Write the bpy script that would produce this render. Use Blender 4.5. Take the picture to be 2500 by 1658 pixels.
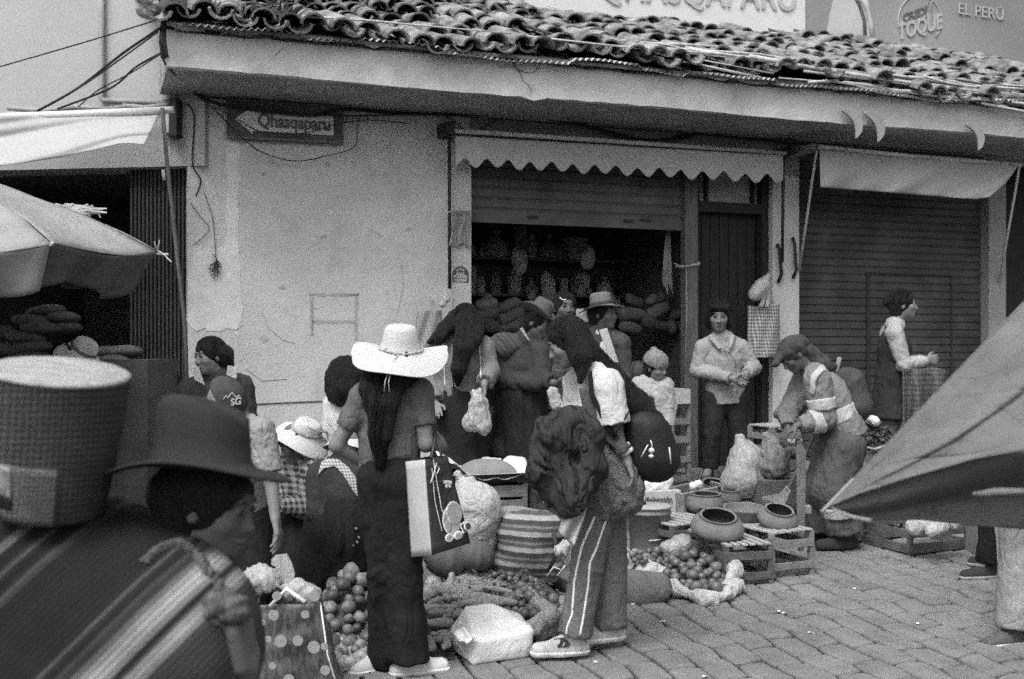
import bpy, bmesh, math, random
import numpy as np
from mathutils import Vector, Matrix
V = Vector
random.seed(7); RNG = np.random.RandomState(11)
for o in list(bpy.data.objects): bpy.data.objects.remove(o)
SC = bpy.context.scene
COL = SC.collection
# ------------------------------------------------------------ camera, sky, sun, exposure
F, CX, CY, HC = 2778.0, 1250.0, 850.0, 1.5
cam = bpy.data.cameras.new('camera'); camo = bpy.data.objects.new('camera', cam); COL.objects.link(camo)
cam.lens = 40.0; cam.sensor_width = 36.0; cam.shift_y = 21/2500.0
camo.location = (0, 0, HC); camo.rotation_euler = (math.pi/2, 0, 0)
cam.clip_start = .05; cam.clip_end = 800
cam.dof.use_dof = True; cam.dof.focus_distance = 6.8; cam.dof.aperture_fstop = 3.2
SC.camera = camo
wd = bpy.data.worlds.new('World'); SC.world = wd; wd.use_nodes = True
nt = wd.node_tree; bg = nt.nodes['Background']
sky = nt.nodes.new('ShaderNodeTexSky'); sky.sky_type = 'NISHITA'; sky.sun_disc = False
SUN_EL, SUN_AZ = math.radians(58), math.radians(205)
sky.sun_elevation = SUN_EL; sky.sun_rotation = SUN_AZ; sky.dust_density = 4.0
bw = nt.nodes.new('ShaderNodeRGBToBW')
nt.links.new(sky.outputs[0], bw.inputs[0]); nt.links.new(bw.outputs[0], bg.inputs[0])
bg.inputs[1].default_value = .145
sl = bpy.data.lights.new('sun', 'SUN'); sl.energy = 1.1; sl.angle = math.radians(28); sl.color = (1, 1, 1)
so = bpy.data.objects.new('sun', sl); COL.objects.link(so)
sd = V((math.sin(SUN_AZ)*math.cos(SUN_EL), math.cos(SUN_AZ)*math.cos(SUN_EL), math.sin(SUN_EL)))
so.rotation_euler = sd.to_track_quat('Z', 'Y').to_euler(); so.location = (0, -3, 12)
SC.view_settings.view_transform = 'Standard'; SC.view_settings.look = 'None'
SC.view_settings.exposure = 0.95; SC.view_settings.gamma = 1.0
SC.render.engine = 'CYCLES'; SC.cycles.max_bounces = 5; SC.cycles.use_denoising = False
SC.cycles.use_adaptive_sampling = True; SC.cycles.adaptive_threshold = .05; SC.cycles.adaptive_min_samples = 20
# ------------------------------------------------------------ coordinates
def P(px, py, Y): return V(((px-CX)/F*Y, Y, HC-(py-CY)/F*Y))
SL = .06
def gz(Y): return SL*(Y-5.5)
def G(px, py, dz=0.0):
    Y = (HC+SL*5.5-dz)/((py-CY)/F+SL); return P(px, py, Y)
TH = math.atan(1/2.682); TT, TC = math.tan(TH), math.cos(TH)
WUx = V((math.cos(TH), math.sin(TH), 0)); WNx = V((math.sin(TH), -math.cos(TH), 0)); WO = V((0, 9.26, 0))
def W(u, n, z): return WO+WUx*u+WNx*n+V((0, 0, z))
def WY(px, n): a = (px-CX)/F; return (9.26-n/TC)/(1-a*TT)
def WU(px, n=0.): Y = WY(px, n); return (V(((px-CX)/F*Y, Y, 0))-WO).dot(WUx)
def WZ(px, py, n=0.): return HC-(py-CY)/F*WY(px, n)
def WP(px, py, n=0.): return P(px, py, WY(px, n))
def lerp(a, b, t): return a+(b-a)*t
ZU = V((0, 0, 1))
# ------------------------------------------------------------ materials
def mat(name, v, a=.15, sc=9., bump=.25, bsc=70., rough=.85, st=(1, 1, 1), pat=None, spec=.3, det=4., rot=(0, 0, 0), trans=0, gm=None, fine=0.0, crease=0., csc=13.):
    m = bpy.data.materials.new(name); m.use_nodes = True; n = m.node_tree; b = n.nodes['Principled BSDF']; L = n.links.new
    b.inputs['Roughness'].default_value = rough; b.inputs['Specular IOR Level'].default_value = spec
    if trans: b.inputs['Transmission Weight'].default_value = trans
    tc = n.nodes.new('ShaderNodeTexCoord'); mp = n.nodes.new('ShaderNodeMapping'); mp.inputs['Scale'].default_value = st; mp.inputs['Rotation'].default_value = rot
    L(tc.outputs['Object'], mp.inputs[0])
    def noise(s, d=4.):
        x = n.nodes.new('ShaderNodeTexNoise'); x.inputs['Scale'].default_value = s; x.inputs['Detail'].default_value = d; x.inputs['Roughness'].default_value = .6
        L(mp.outputs[0], x.inputs['Vector']); return x.outputs[0]
    def mth(op, x, y=None, c=False):
        q = n.nodes.new('ShaderNodeMath'); q.operation = op; q.use_clamp = c
        for i, z in enumerate((x, y)):
            if z is None: continue
            if isinstance(z, (int, float)): q.inputs[i].default_value = z
            else: L(z, q.inputs[i])
        return q.outputs[0]
    n1 = noise(sc, det)
    fac = mth('MULTIPLY', mth('SUBTRACT', n1, .5), 2*a*2.2)
    if fine: fac = mth('ADD', fac, mth('MULTIPLY', mth('SUBTRACT', noise(bsc*1.6, 2.), .5), fine*4))
    fac = mth('ADD', fac, 1.0)
    val = mth('MULTIPLY', fac, v)
    sx = n.nodes.new('ShaderNodeSeparateXYZ'); L(tc.outputs['Object'], sx.inputs[0])
    X, Y, Z = sx.outputs
    if pat:
        k = pat[0]
        if k == 'check':      # (period, darker factor)
            def sq(c):
                return mth('GREATER_THAN', mth('SINE', mth('MULTIPLY', c, 2*math.pi/pat[1])), 0.)
            xx = mth('ADD', X, mth('MULTIPLY', Y, .7))
            s2 = mth('ADD', sq(xx), sq(Z)); f2 = mth('SUBTRACT', 1., mth('MULTIPLY', s2, (1-pat[2])/2)); val = mth('MULTIPLY', val, f2)
        if k == 'stripe':     # (direction, offset, stops)
            d = pat[1]
            c = mth('ADD', mth('ADD', mth('MULTIPLY', X, d[0]), mth('MULTIPLY', Y, d[1])), mth('MULTIPLY', Z, d[2]))
            c = mth('ADD', c, mth('MULTIPLY', mth('SUBTRACT', noise(5., 2.), .5), pat[4] if len(pat) > 4 else .01))
            c = mth('DIVIDE', mth('SUBTRACT', c, pat[2]), pat[3][1])
            if pat[3][0] == 'rep': c = mth('FRACT', c)
            r = n.nodes.new('ShaderNodeValToRGB'); L(c, r.inputs[0]); stp = pat[3][2]
            while len(r.color_ramp.elements) < len(stp): r.color_ramp.elements.new(.5)
            r.color_ramp.interpolation = 'B_SPLINE' if pat[3][0] == 'soft' else 'LINEAR'
            for e, (p_, q_) in zip(r.color_ramp.elements, stp): e.position = p_; e.color = (q_, q_, q_, 1)
            val = mth('MULTIPLY', r.outputs[0], fac)
            if len(pat) > 5: val = mth('MULTIPLY', val, mth('ADD', 1., mth('MULTIPLY', mth('SINE', mth('MULTIPLY', c, pat[5])), .28)))
        if k == 'spots':
            x = n.nodes.new('ShaderNodeTexVoronoi'); x.inputs['Scale'].default_value = pat[1]; L(tc.outputs['Object'], x.inputs['Vector'])
            g = mth('LESS_THAN', x.outputs['Distance'], pat[2])
            val = mth('ADD', val, mth('MULTIPLY', g, pat[3]))
        if k == 'stain':      # darker, damp plaster low down and blotches
            s1 = noise(1.1, 5.); s2 = noise(3.1, 6.)
            g = mth('MULTIPLY', mth('SUBTRACT', s1, .38), 1.6, True); g2 = mth('MULTIPLY', mth('SUBTRACT', s2, .56), 2.4, True)
            val = mth('MULTIPLY', val, mth('SUBTRACT', 1.06, mth('ADD', mth('MULTIPLY', g, pat[1]), mth('MULTIPLY', g2, pat[2]))))
    val = mth('MAXIMUM', val, .004)
    cb = n.nodes.new('ShaderNodeCombineColor')
    for i in range(3): L(val, cb.inputs[i])
    L(cb.outputs[0], b.inputs['Base Color'])
    if bump:
        bp = n.nodes.new('ShaderNodeBump'); bp.inputs['Strength'].default_value = bump; bp.inputs['Distance'].default_value = .01
        hsum = mth('ADD', noise(bsc, 3.), mth('MULTIPLY', n1, .8)); L(hsum, bp.inputs['Height']); L(bp.outputs[0], b.inputs['Normal'])
        if crease:
            x = n.nodes.new('ShaderNodeTexNoise'); x.inputs['Scale'].default_value = csc; x.inputs['Detail'].default_value = 2.5; x.inputs['Distortion'].default_value = 1.2; L(mp.outputs[0], x.inputs['Vector'])
            cr = mth('POWER', mth('ABSOLUTE', mth('MULTIPLY', mth('SUBTRACT', x.outputs[0], .5), 3.)), .6)
            b2 = n.nodes.new('ShaderNodeBump'); b2.inputs['Strength'].default_value = 1.; b2.inputs['Distance'].default_value = crease; L(cr, b2.inputs['Height']); L(b2.outputs[0], bp.inputs['Normal'])
    return m
# ------------------------------------------------------------ objects
ORG = {}
def tag(o, label=None, cat=None, group=None, kind=None):
    if label: o['label'] = label
    if cat: o['category'] = cat
    if group: o['group'] = group
    if kind: o['kind'] = kind
    return o
def root(name, loc, label, cat, group=None):
    o = bpy.data.objects.new(name, None); o.empty_display_size = .1; COL.objects.link(o); o.location = loc; ORG[o] = V(loc)
    return tag(o, label, cat, group)
def mkobj(name, vs, fs, m, parent=None, smooth=False, loc=None):
    vs = np.asarray(vs, dtype=np.float64).reshape(-1, 3)
    if parent is not None: org = ORG[parent]
    else:
        org = V(loc) if loc is not None else V(((vs[:, 0].min()+vs[:, 0].max())/2, (vs[:, 1].min()+vs[:, 1].max())/2, vs[:, 2].min()))
    me = bpy.data.meshes.new(name)
    vv = vs-np.array(org)
    if isinstance(fs, np.ndarray):
        me.vertices.add(len(vv)); me.vertices.foreach_set('co', vv.astype(np.float32).ravel())
        me.loops.add(fs.size); me.loops.foreach_set('vertex_index', fs.astype(np.int32).ravel())
        me.polygons.add(len(fs)); me.polygons.foreach_set('loop_start', np.arange(0, fs.size, 4, dtype=np.int32))
        me.update(calc_edges=True)
    else: me.from_pydata([tuple(x) for x in vv], [], fs); me.update()
    me.materials.append(m)
    if smooth: me.polygons.foreach_set('use_smooth', [True]*len(me.polygons))
    o = bpy.data.objects.new(name, me); COL.objects.link(o); ORG[o] = org
    if parent is not None: o.parent = parent
    else: o.location = org
    return o
def copytree(o, parent=None):
    c = o.copy(); COL.objects.link(c); ORG[c] = ORG[o]
    if parent is not None: c.parent = parent
    for ch in o.children: copytree(ch, c)
    return c
class MB:
    def __init__(s): s.v = []; s.f = []
    def add(s, vs, fs):
        b = len(s.v); s.v += [tuple(x) for x in vs]; s.f += [tuple(i+b for i in f) for f in fs]; return s
    def box(s, c, a, b, d):      # centre, three half vectors
        vs = [c+a*i+b*j+d*k for k in (-1, 1) for j in (-1, 1) for i in (-1, 1)]
        fs = [(0, 2, 3, 1), (4, 5, 7, 6), (0, 1, 5, 4), (2, 6, 7, 3), (0, 4, 6, 2), (1, 3, 7, 5)]
        if a.cross(b).dot(d) < 0: fs = [f[::-1] for f in fs]
        return s.add(vs, fs)
    def wb(s, u0, u1, n0, n1, z0, z1):
        return s.box(W((u0+u1)/2, (n0+n1)/2, (z0+z1)/2), WUx*((u1-u0)/2), WNx*((n1-n0)/2), ZU*((z1-z0)/2))
    def tube(s, pts, r, seg=8, closed=False, rfn=None):
        pts = [V(p) for p in pts]; n = len(pts); vs = []; fs = []; ref = None
        for i, p in enumerate(pts):
            t = (pts[min(i+1, n-1)]-pts[max(i-1, 0)]); t = t.normalized() if t.length > 1e-9 else V((0, 0, 1))
            if ref is None: ref = t.orthogonal().normalized()
            x = (ref-t*ref.dot(t)); x = x.normalized() if x.length > 1e-6 else t.orthogonal().normalized(); y = t.cross(x); ref = x
            rr = rfn(i/(n-1)) if rfn else (r[i] if isinstance(r, (list, tuple)) else r)
            for k in range(seg):
                a = 2*math.pi*k/seg; vs.append(p+x*(math.cos(a)*rr)+y*(math.sin(a)*rr))
        for i in range(n-1):
            for k in range(seg): fs.append((i*seg+k, i*seg+(k+1) % seg, (i+1)*seg+(k+1) % seg, (i+1)*seg+k))
        fs.append(tuple(range(seg))[::-1]); fs.append(tuple((n-1)*seg+k for k in range(seg)))
        return s.add(vs, fs)
    def lathe(s, prof, M=None, seg=32, wob=None, closed=False, ex=1., ey=1.):
        M = M or Matrix.Identity(4); vs = []; fs = []; n = len(prof)
        for (r, z) in prof:
            for k in range(seg):
                a = 2*math.pi*k/seg; x, y, zz = r*math.cos(a)*ex, r*math.sin(a)*ey, z
                if wob: x, y, zz = wob(x, y, zz, a, r)
                vs.append(M @ V((x, y, zz)))
        for i in range(n-1):
            for k in range(seg): fs.append((i*seg+k, i*seg+(k+1) % seg, (i+1)*seg+(k+1) % seg, (i+1)*seg+k))
        if closed:
            for k in range(seg): fs.append(((n-1)*seg+k, (n-1)*seg+(k+1) % seg, (k+1) % seg, k))
        else: fs.append(tuple(range(seg))[::-1]); fs.append(tuple((n-1)*seg+k for k in range(seg)))
        return s.add(vs, fs)
    def sheet(s, fn, nu, nv, th=.003):
        g = [[V(fn(i/nu, j/nv)) for j in range(nv+1)] for i in range(nu+1)]
        vs = []; nn = []
        for i in range(nu+1):
            for j in range(nv+1):
                a = g[min(i+1, nu)][j]-g[max(i-1, 0)][j]; b = g[i][min(j+1, nv)]-g[i][max(j-1, 0)]; c = a.cross(b)
                nn.append(c.normalized() if c.length > 1e-12 else V((0, 0, 1))); vs.append(g[i][j])
        N = len(vs); al = [p+q*(th/2) for p, q in zip(vs, nn)]+[p-q*(th/2) for p, q in zip(vs, nn)]; fs = []
        id = lambda i, j: i*(nv+1)+j
        for i in range(nu):
            for j in range(nv):
                q = (id(i, j), id(i+1, j), id(i+1, j+1), id(i, j+1)); fs.append(q); fs.append(tuple(x+N for x in q[::-1]))
        bd = [id(i, 0) for i in range(nu)]+[id(nu, j) for j in range(nv)]+[id(i, nv) for i in range(nu, 0, -1)]+[id(0, j) for j in range(nv, 0, -1)]
        for a, b in zip(bd, bd[1:]+bd[:1]): fs.append((b, a, a+N, b+N))
        return s.add(al, fs)
    def prism(s, pts, d):
        n = len(pts); pts = [V(p) for p in pts]; d = V(d)
        return s.add(pts+[p+d for p in pts], [tuple(range(n)), tuple(range(2*n-1, n-1, -1))]+[(i+n, (i+1) % n+n, (i+1) % n, i) for i in range(n)])
    def build(s, name, m, parent=None, smooth=False, loc=None, bevel=0):
        o = mkobj(name, s.v, s.f, m, parent, smooth, loc)
        if bevel:
            b = o.modifiers.new('bevel', 'BEVEL'); b.width = bevel; b.segments = 2; b.limit_method = 'ANGLE'
        return o
def frame(c, up, fw):
    z = V(up).normalized(); y = V(fw)-z*V(fw).dot(z); y.normalize(); x = y.cross(z)
    M = Matrix((x, y, z)).transposed().to_4x4(); M.translation = c; return M
# ------------------------------------------------------------ distance-field modelling
class Field:
    def __init__(s, lo, hi, h):
        s.h = h; s.lo = np.array(lo, float)-4*h; n = np.ceil((np.array(hi, float)+4*h-s.lo)/h).astype(int)+1
        s.ax = [s.lo[i]+h*np.arange(n[i]) for i in range(3)]; s.D = np.full(n, 1., np.float32)
    def blk(s, lo, hi):
        sl = []
        for i in range(3):
            a = int(max(0, math.floor((lo[i]-s.lo[i])/s.h))); b = int(min(s.D.shape[i], math.ceil((hi[i]-s.lo[i])/s.h)+1))
            if b <= a: return None
            sl.append(slice(a, b))
        return tuple(sl)
    def put(s, lo, hi, fn, k, sub=False):
        mg = k+3*s.h+.012; sl = s.blk([x-mg for x in lo], [x+mg for x in hi])
        if sl is None: return s
        x = s.ax[0][sl[0]][:, None, None]; y = s.ax[1][sl[1]][None, :, None]; z = s.ax[2][sl[2]][None, None, :]
        d = fn(x, y, z); D = s.D[sl]
        if sub: D = -D
        if k > 0:
            hh = np.maximum(k-np.abs(D-d), 0)/k; r = np.minimum(D, d)-hh*hh*k*.25
        else: r = np.minimum(D, d)
        s.D[sl] = -r if sub else r
        return s
    def cone(s, a, b, ra, rb=None, k=.02, flat=None, cap=False, cap0=False):
        a = np.array(a, float); b = np.array(b, float); rb = ra if rb is None else rb; ab = b-a; L2 = max(ab@ab, 1e-9); R = max(ra, rb); un = ab/math.sqrt(L2)
        def fn(x, y, z):
            X, Y, Z = x-a[0], y-a[1], z-a[2]; t = np.clip((X*ab[0]+Y*ab[1]+Z*ab[2])/L2, 0, 1)
            X = X-t*ab[0]; Y = Y-t*ab[1]; Z = Z-t*ab[2]
            if flat is not None:
                f = np.array(flat[0], float); dt = (X*f[0]+Y*f[1]+Z*f[2])*(flat[1]-1); X = X+dt*f[0]; Y = Y+dt*f[1]; Z = Z+dt*f[2]
            d = np.sqrt(X*X+Y*Y+Z*Z)-(ra+t*(rb-ra))
            if cap: d = np.maximum(d, (x-b[0])*un[0]+(y-b[1])*un[1]+(z-b[2])*un[2])
            if cap0: d = np.maximum(d, -((x-a[0])*un[0]+(y-a[1])*un[1]+(z-a[2])*un[2]))
            return d
        return s.put(np.minimum(a, b)-R, np.maximum(a, b)+R, fn, k)
    def ell(s, c, r, M=None, k=.02, sub=False):
        c = np.array(c, float); r = np.array(r, float); R = r.max(); A = np.array(M.to_3x3()) if M is not None else np.eye(3)
        def fn(x, y, z):
            X, Y, Z = x-c[0], y-c[1], z-c[2]
            q = [(X*A[0, i]+Y*A[1, i]+Z*A[2, i]) for i in range(3)]
            k0 = np.sqrt((q[0]/r[0])**2+(q[1]/r[1])**2+(q[2]/r[2])**2); k1 = np.sqrt((q[0]/r[0]**2)**2+(q[1]/r[1]**2)**2+(q[2]/r[2]**2)**2)+1e-6
            return k0*(k0-1)/k1
        return s.put(c-R, c+R, fn, k, sub)
    def cut(s, p, n):
        p = np.array(p, float); n = np.array(n, float); n /= np.linalg.norm(n)
        s.D = np.maximum(s.D, (s.ax[0][:, None, None]-p[0])*n[0]+(s.ax[1][None, :, None]-p[1])*n[1]+(s.ax[2][None, None, :]-p[2])*n[2]).astype(np.float32); return s
    def noise(s, amp, freq, seed=0, st=(1, 1, 1), ridge=False):
        idx = np.nonzero(np.abs(s.D) < amp*2.5+2.5*s.h)
        p = np.stack([s.ax[i][idx[i]]*st[i] for i in range(3)], 1); rs = np.random.RandomState(seed); o = np.zeros(len(p))
        for j in range(5):
            w = rs.normal(size=3); w = w/np.linalg.norm(w)*freq*(.6+1.1*rs.rand()); w2 = rs.normal(size=3)*freq*.45
            g = np.sin(p@w+rs.rand()*6.3+1.6*np.sin(p@w2+rs.rand()*6.3)); o += (1-2*np.abs(g))*.9 if ridge else g
        s.D[idx] += (amp*o/2.6).astype(np.float32); return s
    def wrink(s, c, ax, rad, lam, amp, seed=0):
        c = np.array(c, float); ax = np.array(ax, float); ax /= np.linalg.norm(ax)+1e-9; sl = s.blk(c-rad*1.4, c+rad*1.4)
        if sl is None: return s
        x = s.ax[0][sl[0]][:, None, None]-c[0]; y = s.ax[1][sl[1]][None, :, None]-c[1]; z = s.ax[2][sl[2]][None, None, :]-c[2]; rs = np.random.RandomState(seed); e = rs.normal(size=3); e /= np.linalg.norm(e); e2 = rs.normal(size=3)
        w = np.exp(-2.*(x*x+y*y+z*z)/rad**2); t = x*ax[0]+y*ax[1]+z*ax[2]+.35*lam*np.sin((x*e[0]+y*e[1]+z*e[2])*6.28/(lam*3.2)+seed)+.3*lam*np.sin((x*e2[0]+y*e2[1]+z*e2[2])*6.28/(lam*5)+1)
        s.D[sl] += (amp*w*(np.abs(np.sin(math.pi*t/lam))**.55-.6)).astype(np.float32); return s
    def mesh(s, name, m, parent=None, loc=None):
        D = s.D; S = D < 0; n = D.shape; cnt = np.zeros([q-1 for q in n], np.uint8)
        cs = [(i, j, k) for i in (0, 1) for j in (0, 1) for k in (0, 1)]
        for (i, j, k) in cs: cnt += S[i:n[0]-1+i, j:n[1]-1+j, k:n[2]-1+k]
        act = (cnt > 0) & (cnt < 8); ijk = np.argwhere(act); idx = np.full(act.shape, -1, np.int64); idx[act] = np.arange(len(ijk))
        val = np.stack([D[ijk[:, 0]+c[0], ijk[:, 1]+c[1], ijk[:, 2]+c[2]] for c in cs], 1).astype(float)
        acc = np.zeros((len(ijk), 3)); w = np.zeros(len(ijk))
        for a in range(8):
            for b in range(a+1, 8):
                df = np.array(cs[b])-np.array(cs[a])
                if np.abs(df).sum() != 1: continue
                va, vb = val[:, a], val[:, b]; mk = (va < 0) != (vb < 0); t = np.where(mk, va/np.where(mk, va-vb, 1), 0)
                acc += mk[:, None]*(np.array(cs[a])+t[:, None]*df); w += mk
        vs = s.lo+s.h*(ijk+acc/np.maximum(w, 1)[:, None]); Fq = []
        for ax in range(3):
            A = [slice(None)]*3; B = [slice(None)]*3; A[ax] = slice(0, -1); B[ax] = slice(1, None)
            sa, sb = S[tuple(A)], S[tuple(B)]; e = np.argwhere(sa != sb); o1, o2 = (ax+1) % 3, (ax+2) % 3
            ok = (e[:, o1] > 0) & (e[:, o2] > 0) & (e[:, o1] < n[o1]-1) & (e[:, o2] < n[o2]-1); e = e[ok]
            def cell(d1, d2):
                q = e.copy(); q[:, o1] += d1; q[:, o2] += d2; return idx[q[:, 0], q[:, 1], q[:, 2]]
            quad = np.stack([cell(-1, -1), cell(0, -1), cell(0, 0), cell(-1, 0)], 1)
            ins = sa[e[:, 0], e[:, 1], e[:, 2]]; quad[~ins] = quad[~ins][:, ::-1]; Fq.append(quad)
        Fq = np.concatenate(Fq)
        return mkobj(name, vs, Fq, m, parent, True, loc)
def text_mesh(txt, size, origin, ux, uz, th, name, m, parent, nrm, sx=1., bold=0.):
    c = bpy.data.curves.new('lettering', 'FONT'); c.body = txt; c.size = size; c.extrude = th; c.offset = bold
    t = bpy.data.objects.new('lettering', c); COL.objects.link(t); bpy.context.view_layer.update()
    me = bpy.data.meshes.new_from_object(t.evaluated_get(bpy.context.evaluated_depsgraph_get()))
    vs = [origin+ux*(v.co.x*sx)+uz*v.co.y+nrm*(v.co.z+th) for v in me.vertices]; fs = [tuple(p.vertices) for p in me.polygons]
    bpy.data.objects.remove(t); bpy.data.curves.remove(c); bpy.data.meshes.remove(me)
    return mkobj(name, vs, fs, m, parent)
# ------------------------------------------------------------ materials of the place
M = {}
M['plaster'] = mat('plaster', .58, .10, 3., .45, 45., .95, pat=('stain', .30, .45), fine=.06)
M['plaster_new'] = mat('plaster_new', .50, .10, 6., .3, 60., .95, fine=.05)
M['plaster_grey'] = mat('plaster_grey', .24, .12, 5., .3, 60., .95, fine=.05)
M['fascia'] = mat('fascia', .55, .12, 2.5, .5, 30., .95, pat=('stain', .22, .55), fine=.06)
M['upper'] = mat('upper', .45, .06, 2., .2, 50., .95, pat=('stain', .08, .1), fine=.03)
M['leftwall'] = mat('leftwall', .36, .07, 1.5, .25, 50., .95, pat=('stain', .10, .12), fine=.04)
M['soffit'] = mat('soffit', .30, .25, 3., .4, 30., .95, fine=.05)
M['tile'] = mat('tile', .21, .75, 5., .9, 40., .95, fine=.18, pat=('stain', .5, .6))
M['lichen'] = mat('lichen', .06, .5, 12., .8, 60., .95)
M['zinc'] = mat('zinc', .6, .2, 20., .1, 60., .5)
M['shutter'] = mat('shutter', .085, .45, 2.5, .15, 60., .55, fine=.05)
M['shutter_dark'] = mat('shutter_dark', .055, .5, 2.5, .15, 60., .6, fine=.05)
M['iron'] = mat('iron', .03, .3, 20., .2, 90., .6)
M['darkwood'] = mat('darkwood', .022, .35, 6., .3, 40., .8, st=(6, 6, .6))
M['postwood'] = mat('postwood', .11, .35, 6., .3, 40., .8, st=(6, 6, .6), fine=.05)
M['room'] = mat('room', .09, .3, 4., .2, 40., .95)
M['joint'] = mat('joint', .03, .4, 25., .5, 90., 1.)
M['paver'] = mat('paver', .17, .22, 5., .7, 55., .95, fine=.12, pat=('stain', .30, .45))
M['slab'] = mat('slab', .16, .22, 3., .5, 60., .95, fine=.08)
M['awning'] = mat('awning', .42, .12, 3., .2, 120., .9, pat=('stain', .3, .4), fine=.04, crease=.006, csc=5.)
M['awning_l'] = mat('awning_l', .36, .08, 3., .2, 120., .9, fine=.03)
M['cable'] = mat('cable', .03, .2, 10., 0, 50., .8)
M['tin'] = mat('tin', .45, .3, 20., .3, 60., .6)
M['white'] = mat('white', .62, .06, 3., .1, 60., .7)
M['ink'] = mat('ink', .10, .2, 10., 0, 50., .8)
M['board'] = mat('board', .10, .3, 8., .2, 60., .8, fine=.05)
M['letgrey'] = mat('letgrey', .42, .06, 8., 0, 50., .8)
M['adgrey'] = mat('adgrey', .26, .25, .55, .0, 50., .8, det=1.)
M['adpale'] = mat('adpale', .46, .08, 3., .0, 50., .8)
M['grime'] = mat('grime', .30, .2, 8., .3, 50., .95)
# ------------------------------------------------------------ ground
mb = MB(); S = 60
mb.add([V((x, y, gz(y)-.022)) for y in (-S, 14) for x in (-S, S)], [(0, 1, 3, 2)])
mb.add([V((x, y, gz(14)-.022+(y-14)*.0)) for y in (14, 300) for x in (-300, 300)], [(0, 1, 3, 2)])
tag(mb.build('ground', M['joint'], loc=(0, 5, 0)), kind='structure')
def pave():
    b = MB(); pu, pn = .172, .272; rr = random.Random(3)
    def wp(u, n):
        return u+.014*math.sin(n*9.1+u*2.3)+.006*math.sin(n*23+u*5), n+.014*math.sin(u*11+n*3.1)+.02*math.sin(u*2.7-n*1.3)
    for i in range(-26, 42):
        for j in range(0, 19):
            off = (i % 2)*.5+.13*math.sin(i*1.7); u0, n0 = i*pu, 1.26+(j+off)*pn-.3
            if n0 < 1.12: continue
            g = .0045+rr.random()*.004; dz = rr.uniform(-.0035, .0035); tx, ty = rr.uniform(-.016, .016), rr.uniform(-.016, .016)
            ring = []; K = 3
            cs = [(0, 0), (1, 0), (1, 1), (0, 1)]
            for e in range(4):
                a, c = cs[e], cs[(e+1) % 4]
                for q in range(K): ring.append((a[0]+(c[0]-a[0])*q/K, a[1]+(c[1]-a[1])*q/K))
            cu, cn = u0+pu/2, n0+pn/2; vs = []
            for (ins, z) in ((0, -.03), (.0, -.010), (.005, -.001), (.014, .002)):
                for (a, c) in ring:
                    u, n = wp(u0+a*pu, n0+c*pn); cc = wp(cu, cn)
                    du, dn = u-cc[0], n-cc[1]; ku = 1-(g+ins)/(pu/2); kn = 1-(g+ins)/(pn/2)
                    rd = .93 if (a in (0, 1) and c in (0, 1)) else 1.
                    u, n = cc[0]+du*ku*rd, cc[1]+dn*kn*rd; p = W(u, n, 0)
                    p.z = gz(p.y)+z+(dz+tx*du+ty*dn if z > -.02 else 0); vs.append(p)
            R = 4*K; fs = []
            for l in range(3):
                for q in range(R): fs.append((l*R+q, (l+1)*R+q, (l+1)*R+(q+1) % R, l*R+(q+1) % R))
            fs.append(tuple(3*R+q for q in range(R))[::-1]); b.add(vs, fs)
    return b
tag(pave().build('paving', M['paver'], loc=(0, 6, 0)), kind='structure')
# raised sidewalk along the shops
SWH = .20
def gs(Y): return gz(Y)+SWH
mb = MB(); uL, uR = WU(440), WU(2900)
nk = 14
for i in range(nk):
    a, b_ = lerp(uL, uR, i/nk), lerp(uL, uR, (i+1)/nk)-.008
    for (n0, n1) in ((-.02, .62), (.628, 1.13), (1.136, 1.25)):
        vs = [W(u, n, 0) for u in (a, b_) for n in (n0, n1)]; top = [V((p.x, p.y, gs(p.y)+random.uniform(-.003, .003))) for p in vs]; bot = [V((p.x, p.y, gz(p.y)-.05)) for p in vs]
        mb.add(bot+top, [(0, 2, 3, 1), (4, 5, 7, 6), (0, 1, 5, 4), (2, 6, 7, 3), (0, 4, 6, 2), (1, 3, 7, 5)])
tag(mb.build('sidewalk', M['slab'], bevel=.006), kind='structure')
# ------------------------------------------------------------ the main tiled building
ZS = 3.35
u_c, u_j0, u_j1 = WU(458), WU(1105), WU(1148)
u_po0, u_po1, u_d1, u_pi1 = WU(1680), WU(1712), WU(1887), WU(1952)
u_s1, u_p2, u_e = WU(2415), WU(2457), WU(2900)
bld = root('shop_building', W(0, 0, .3), 'long plastered shop house with a clay tiled roof and deep white eave', 'building')
zop = WZ(1300, 388); zb = -.3
mb = MB(); mb.wb(u_c, u_j1-.001, -.28, 0, zb, ZS); mb.build('wall', M['plaster'], bld)
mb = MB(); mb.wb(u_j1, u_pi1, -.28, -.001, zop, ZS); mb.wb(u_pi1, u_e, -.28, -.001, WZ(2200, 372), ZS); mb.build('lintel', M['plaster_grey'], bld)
mb = MB(); mb.wb(u_j0, u_j1+.0005, 0.0, .035, zb, WZ(1126, 330)); mb.build('pilaster', M['plaster_new'], bld, bevel=.008)
mb = MB(); mb.wb(u_d1, u_pi1, -.28, .002, zb, zop-.002); mb.build('pilaster', M['plaster_new'], bld, bevel=.01)
mb = MB(); mb.wb(u_s1, u_p2, -.28, .002, zb, WZ(2435, 380)); mb.build('pilaster', M['plaster_grey'], bld, bevel=.01)
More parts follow.
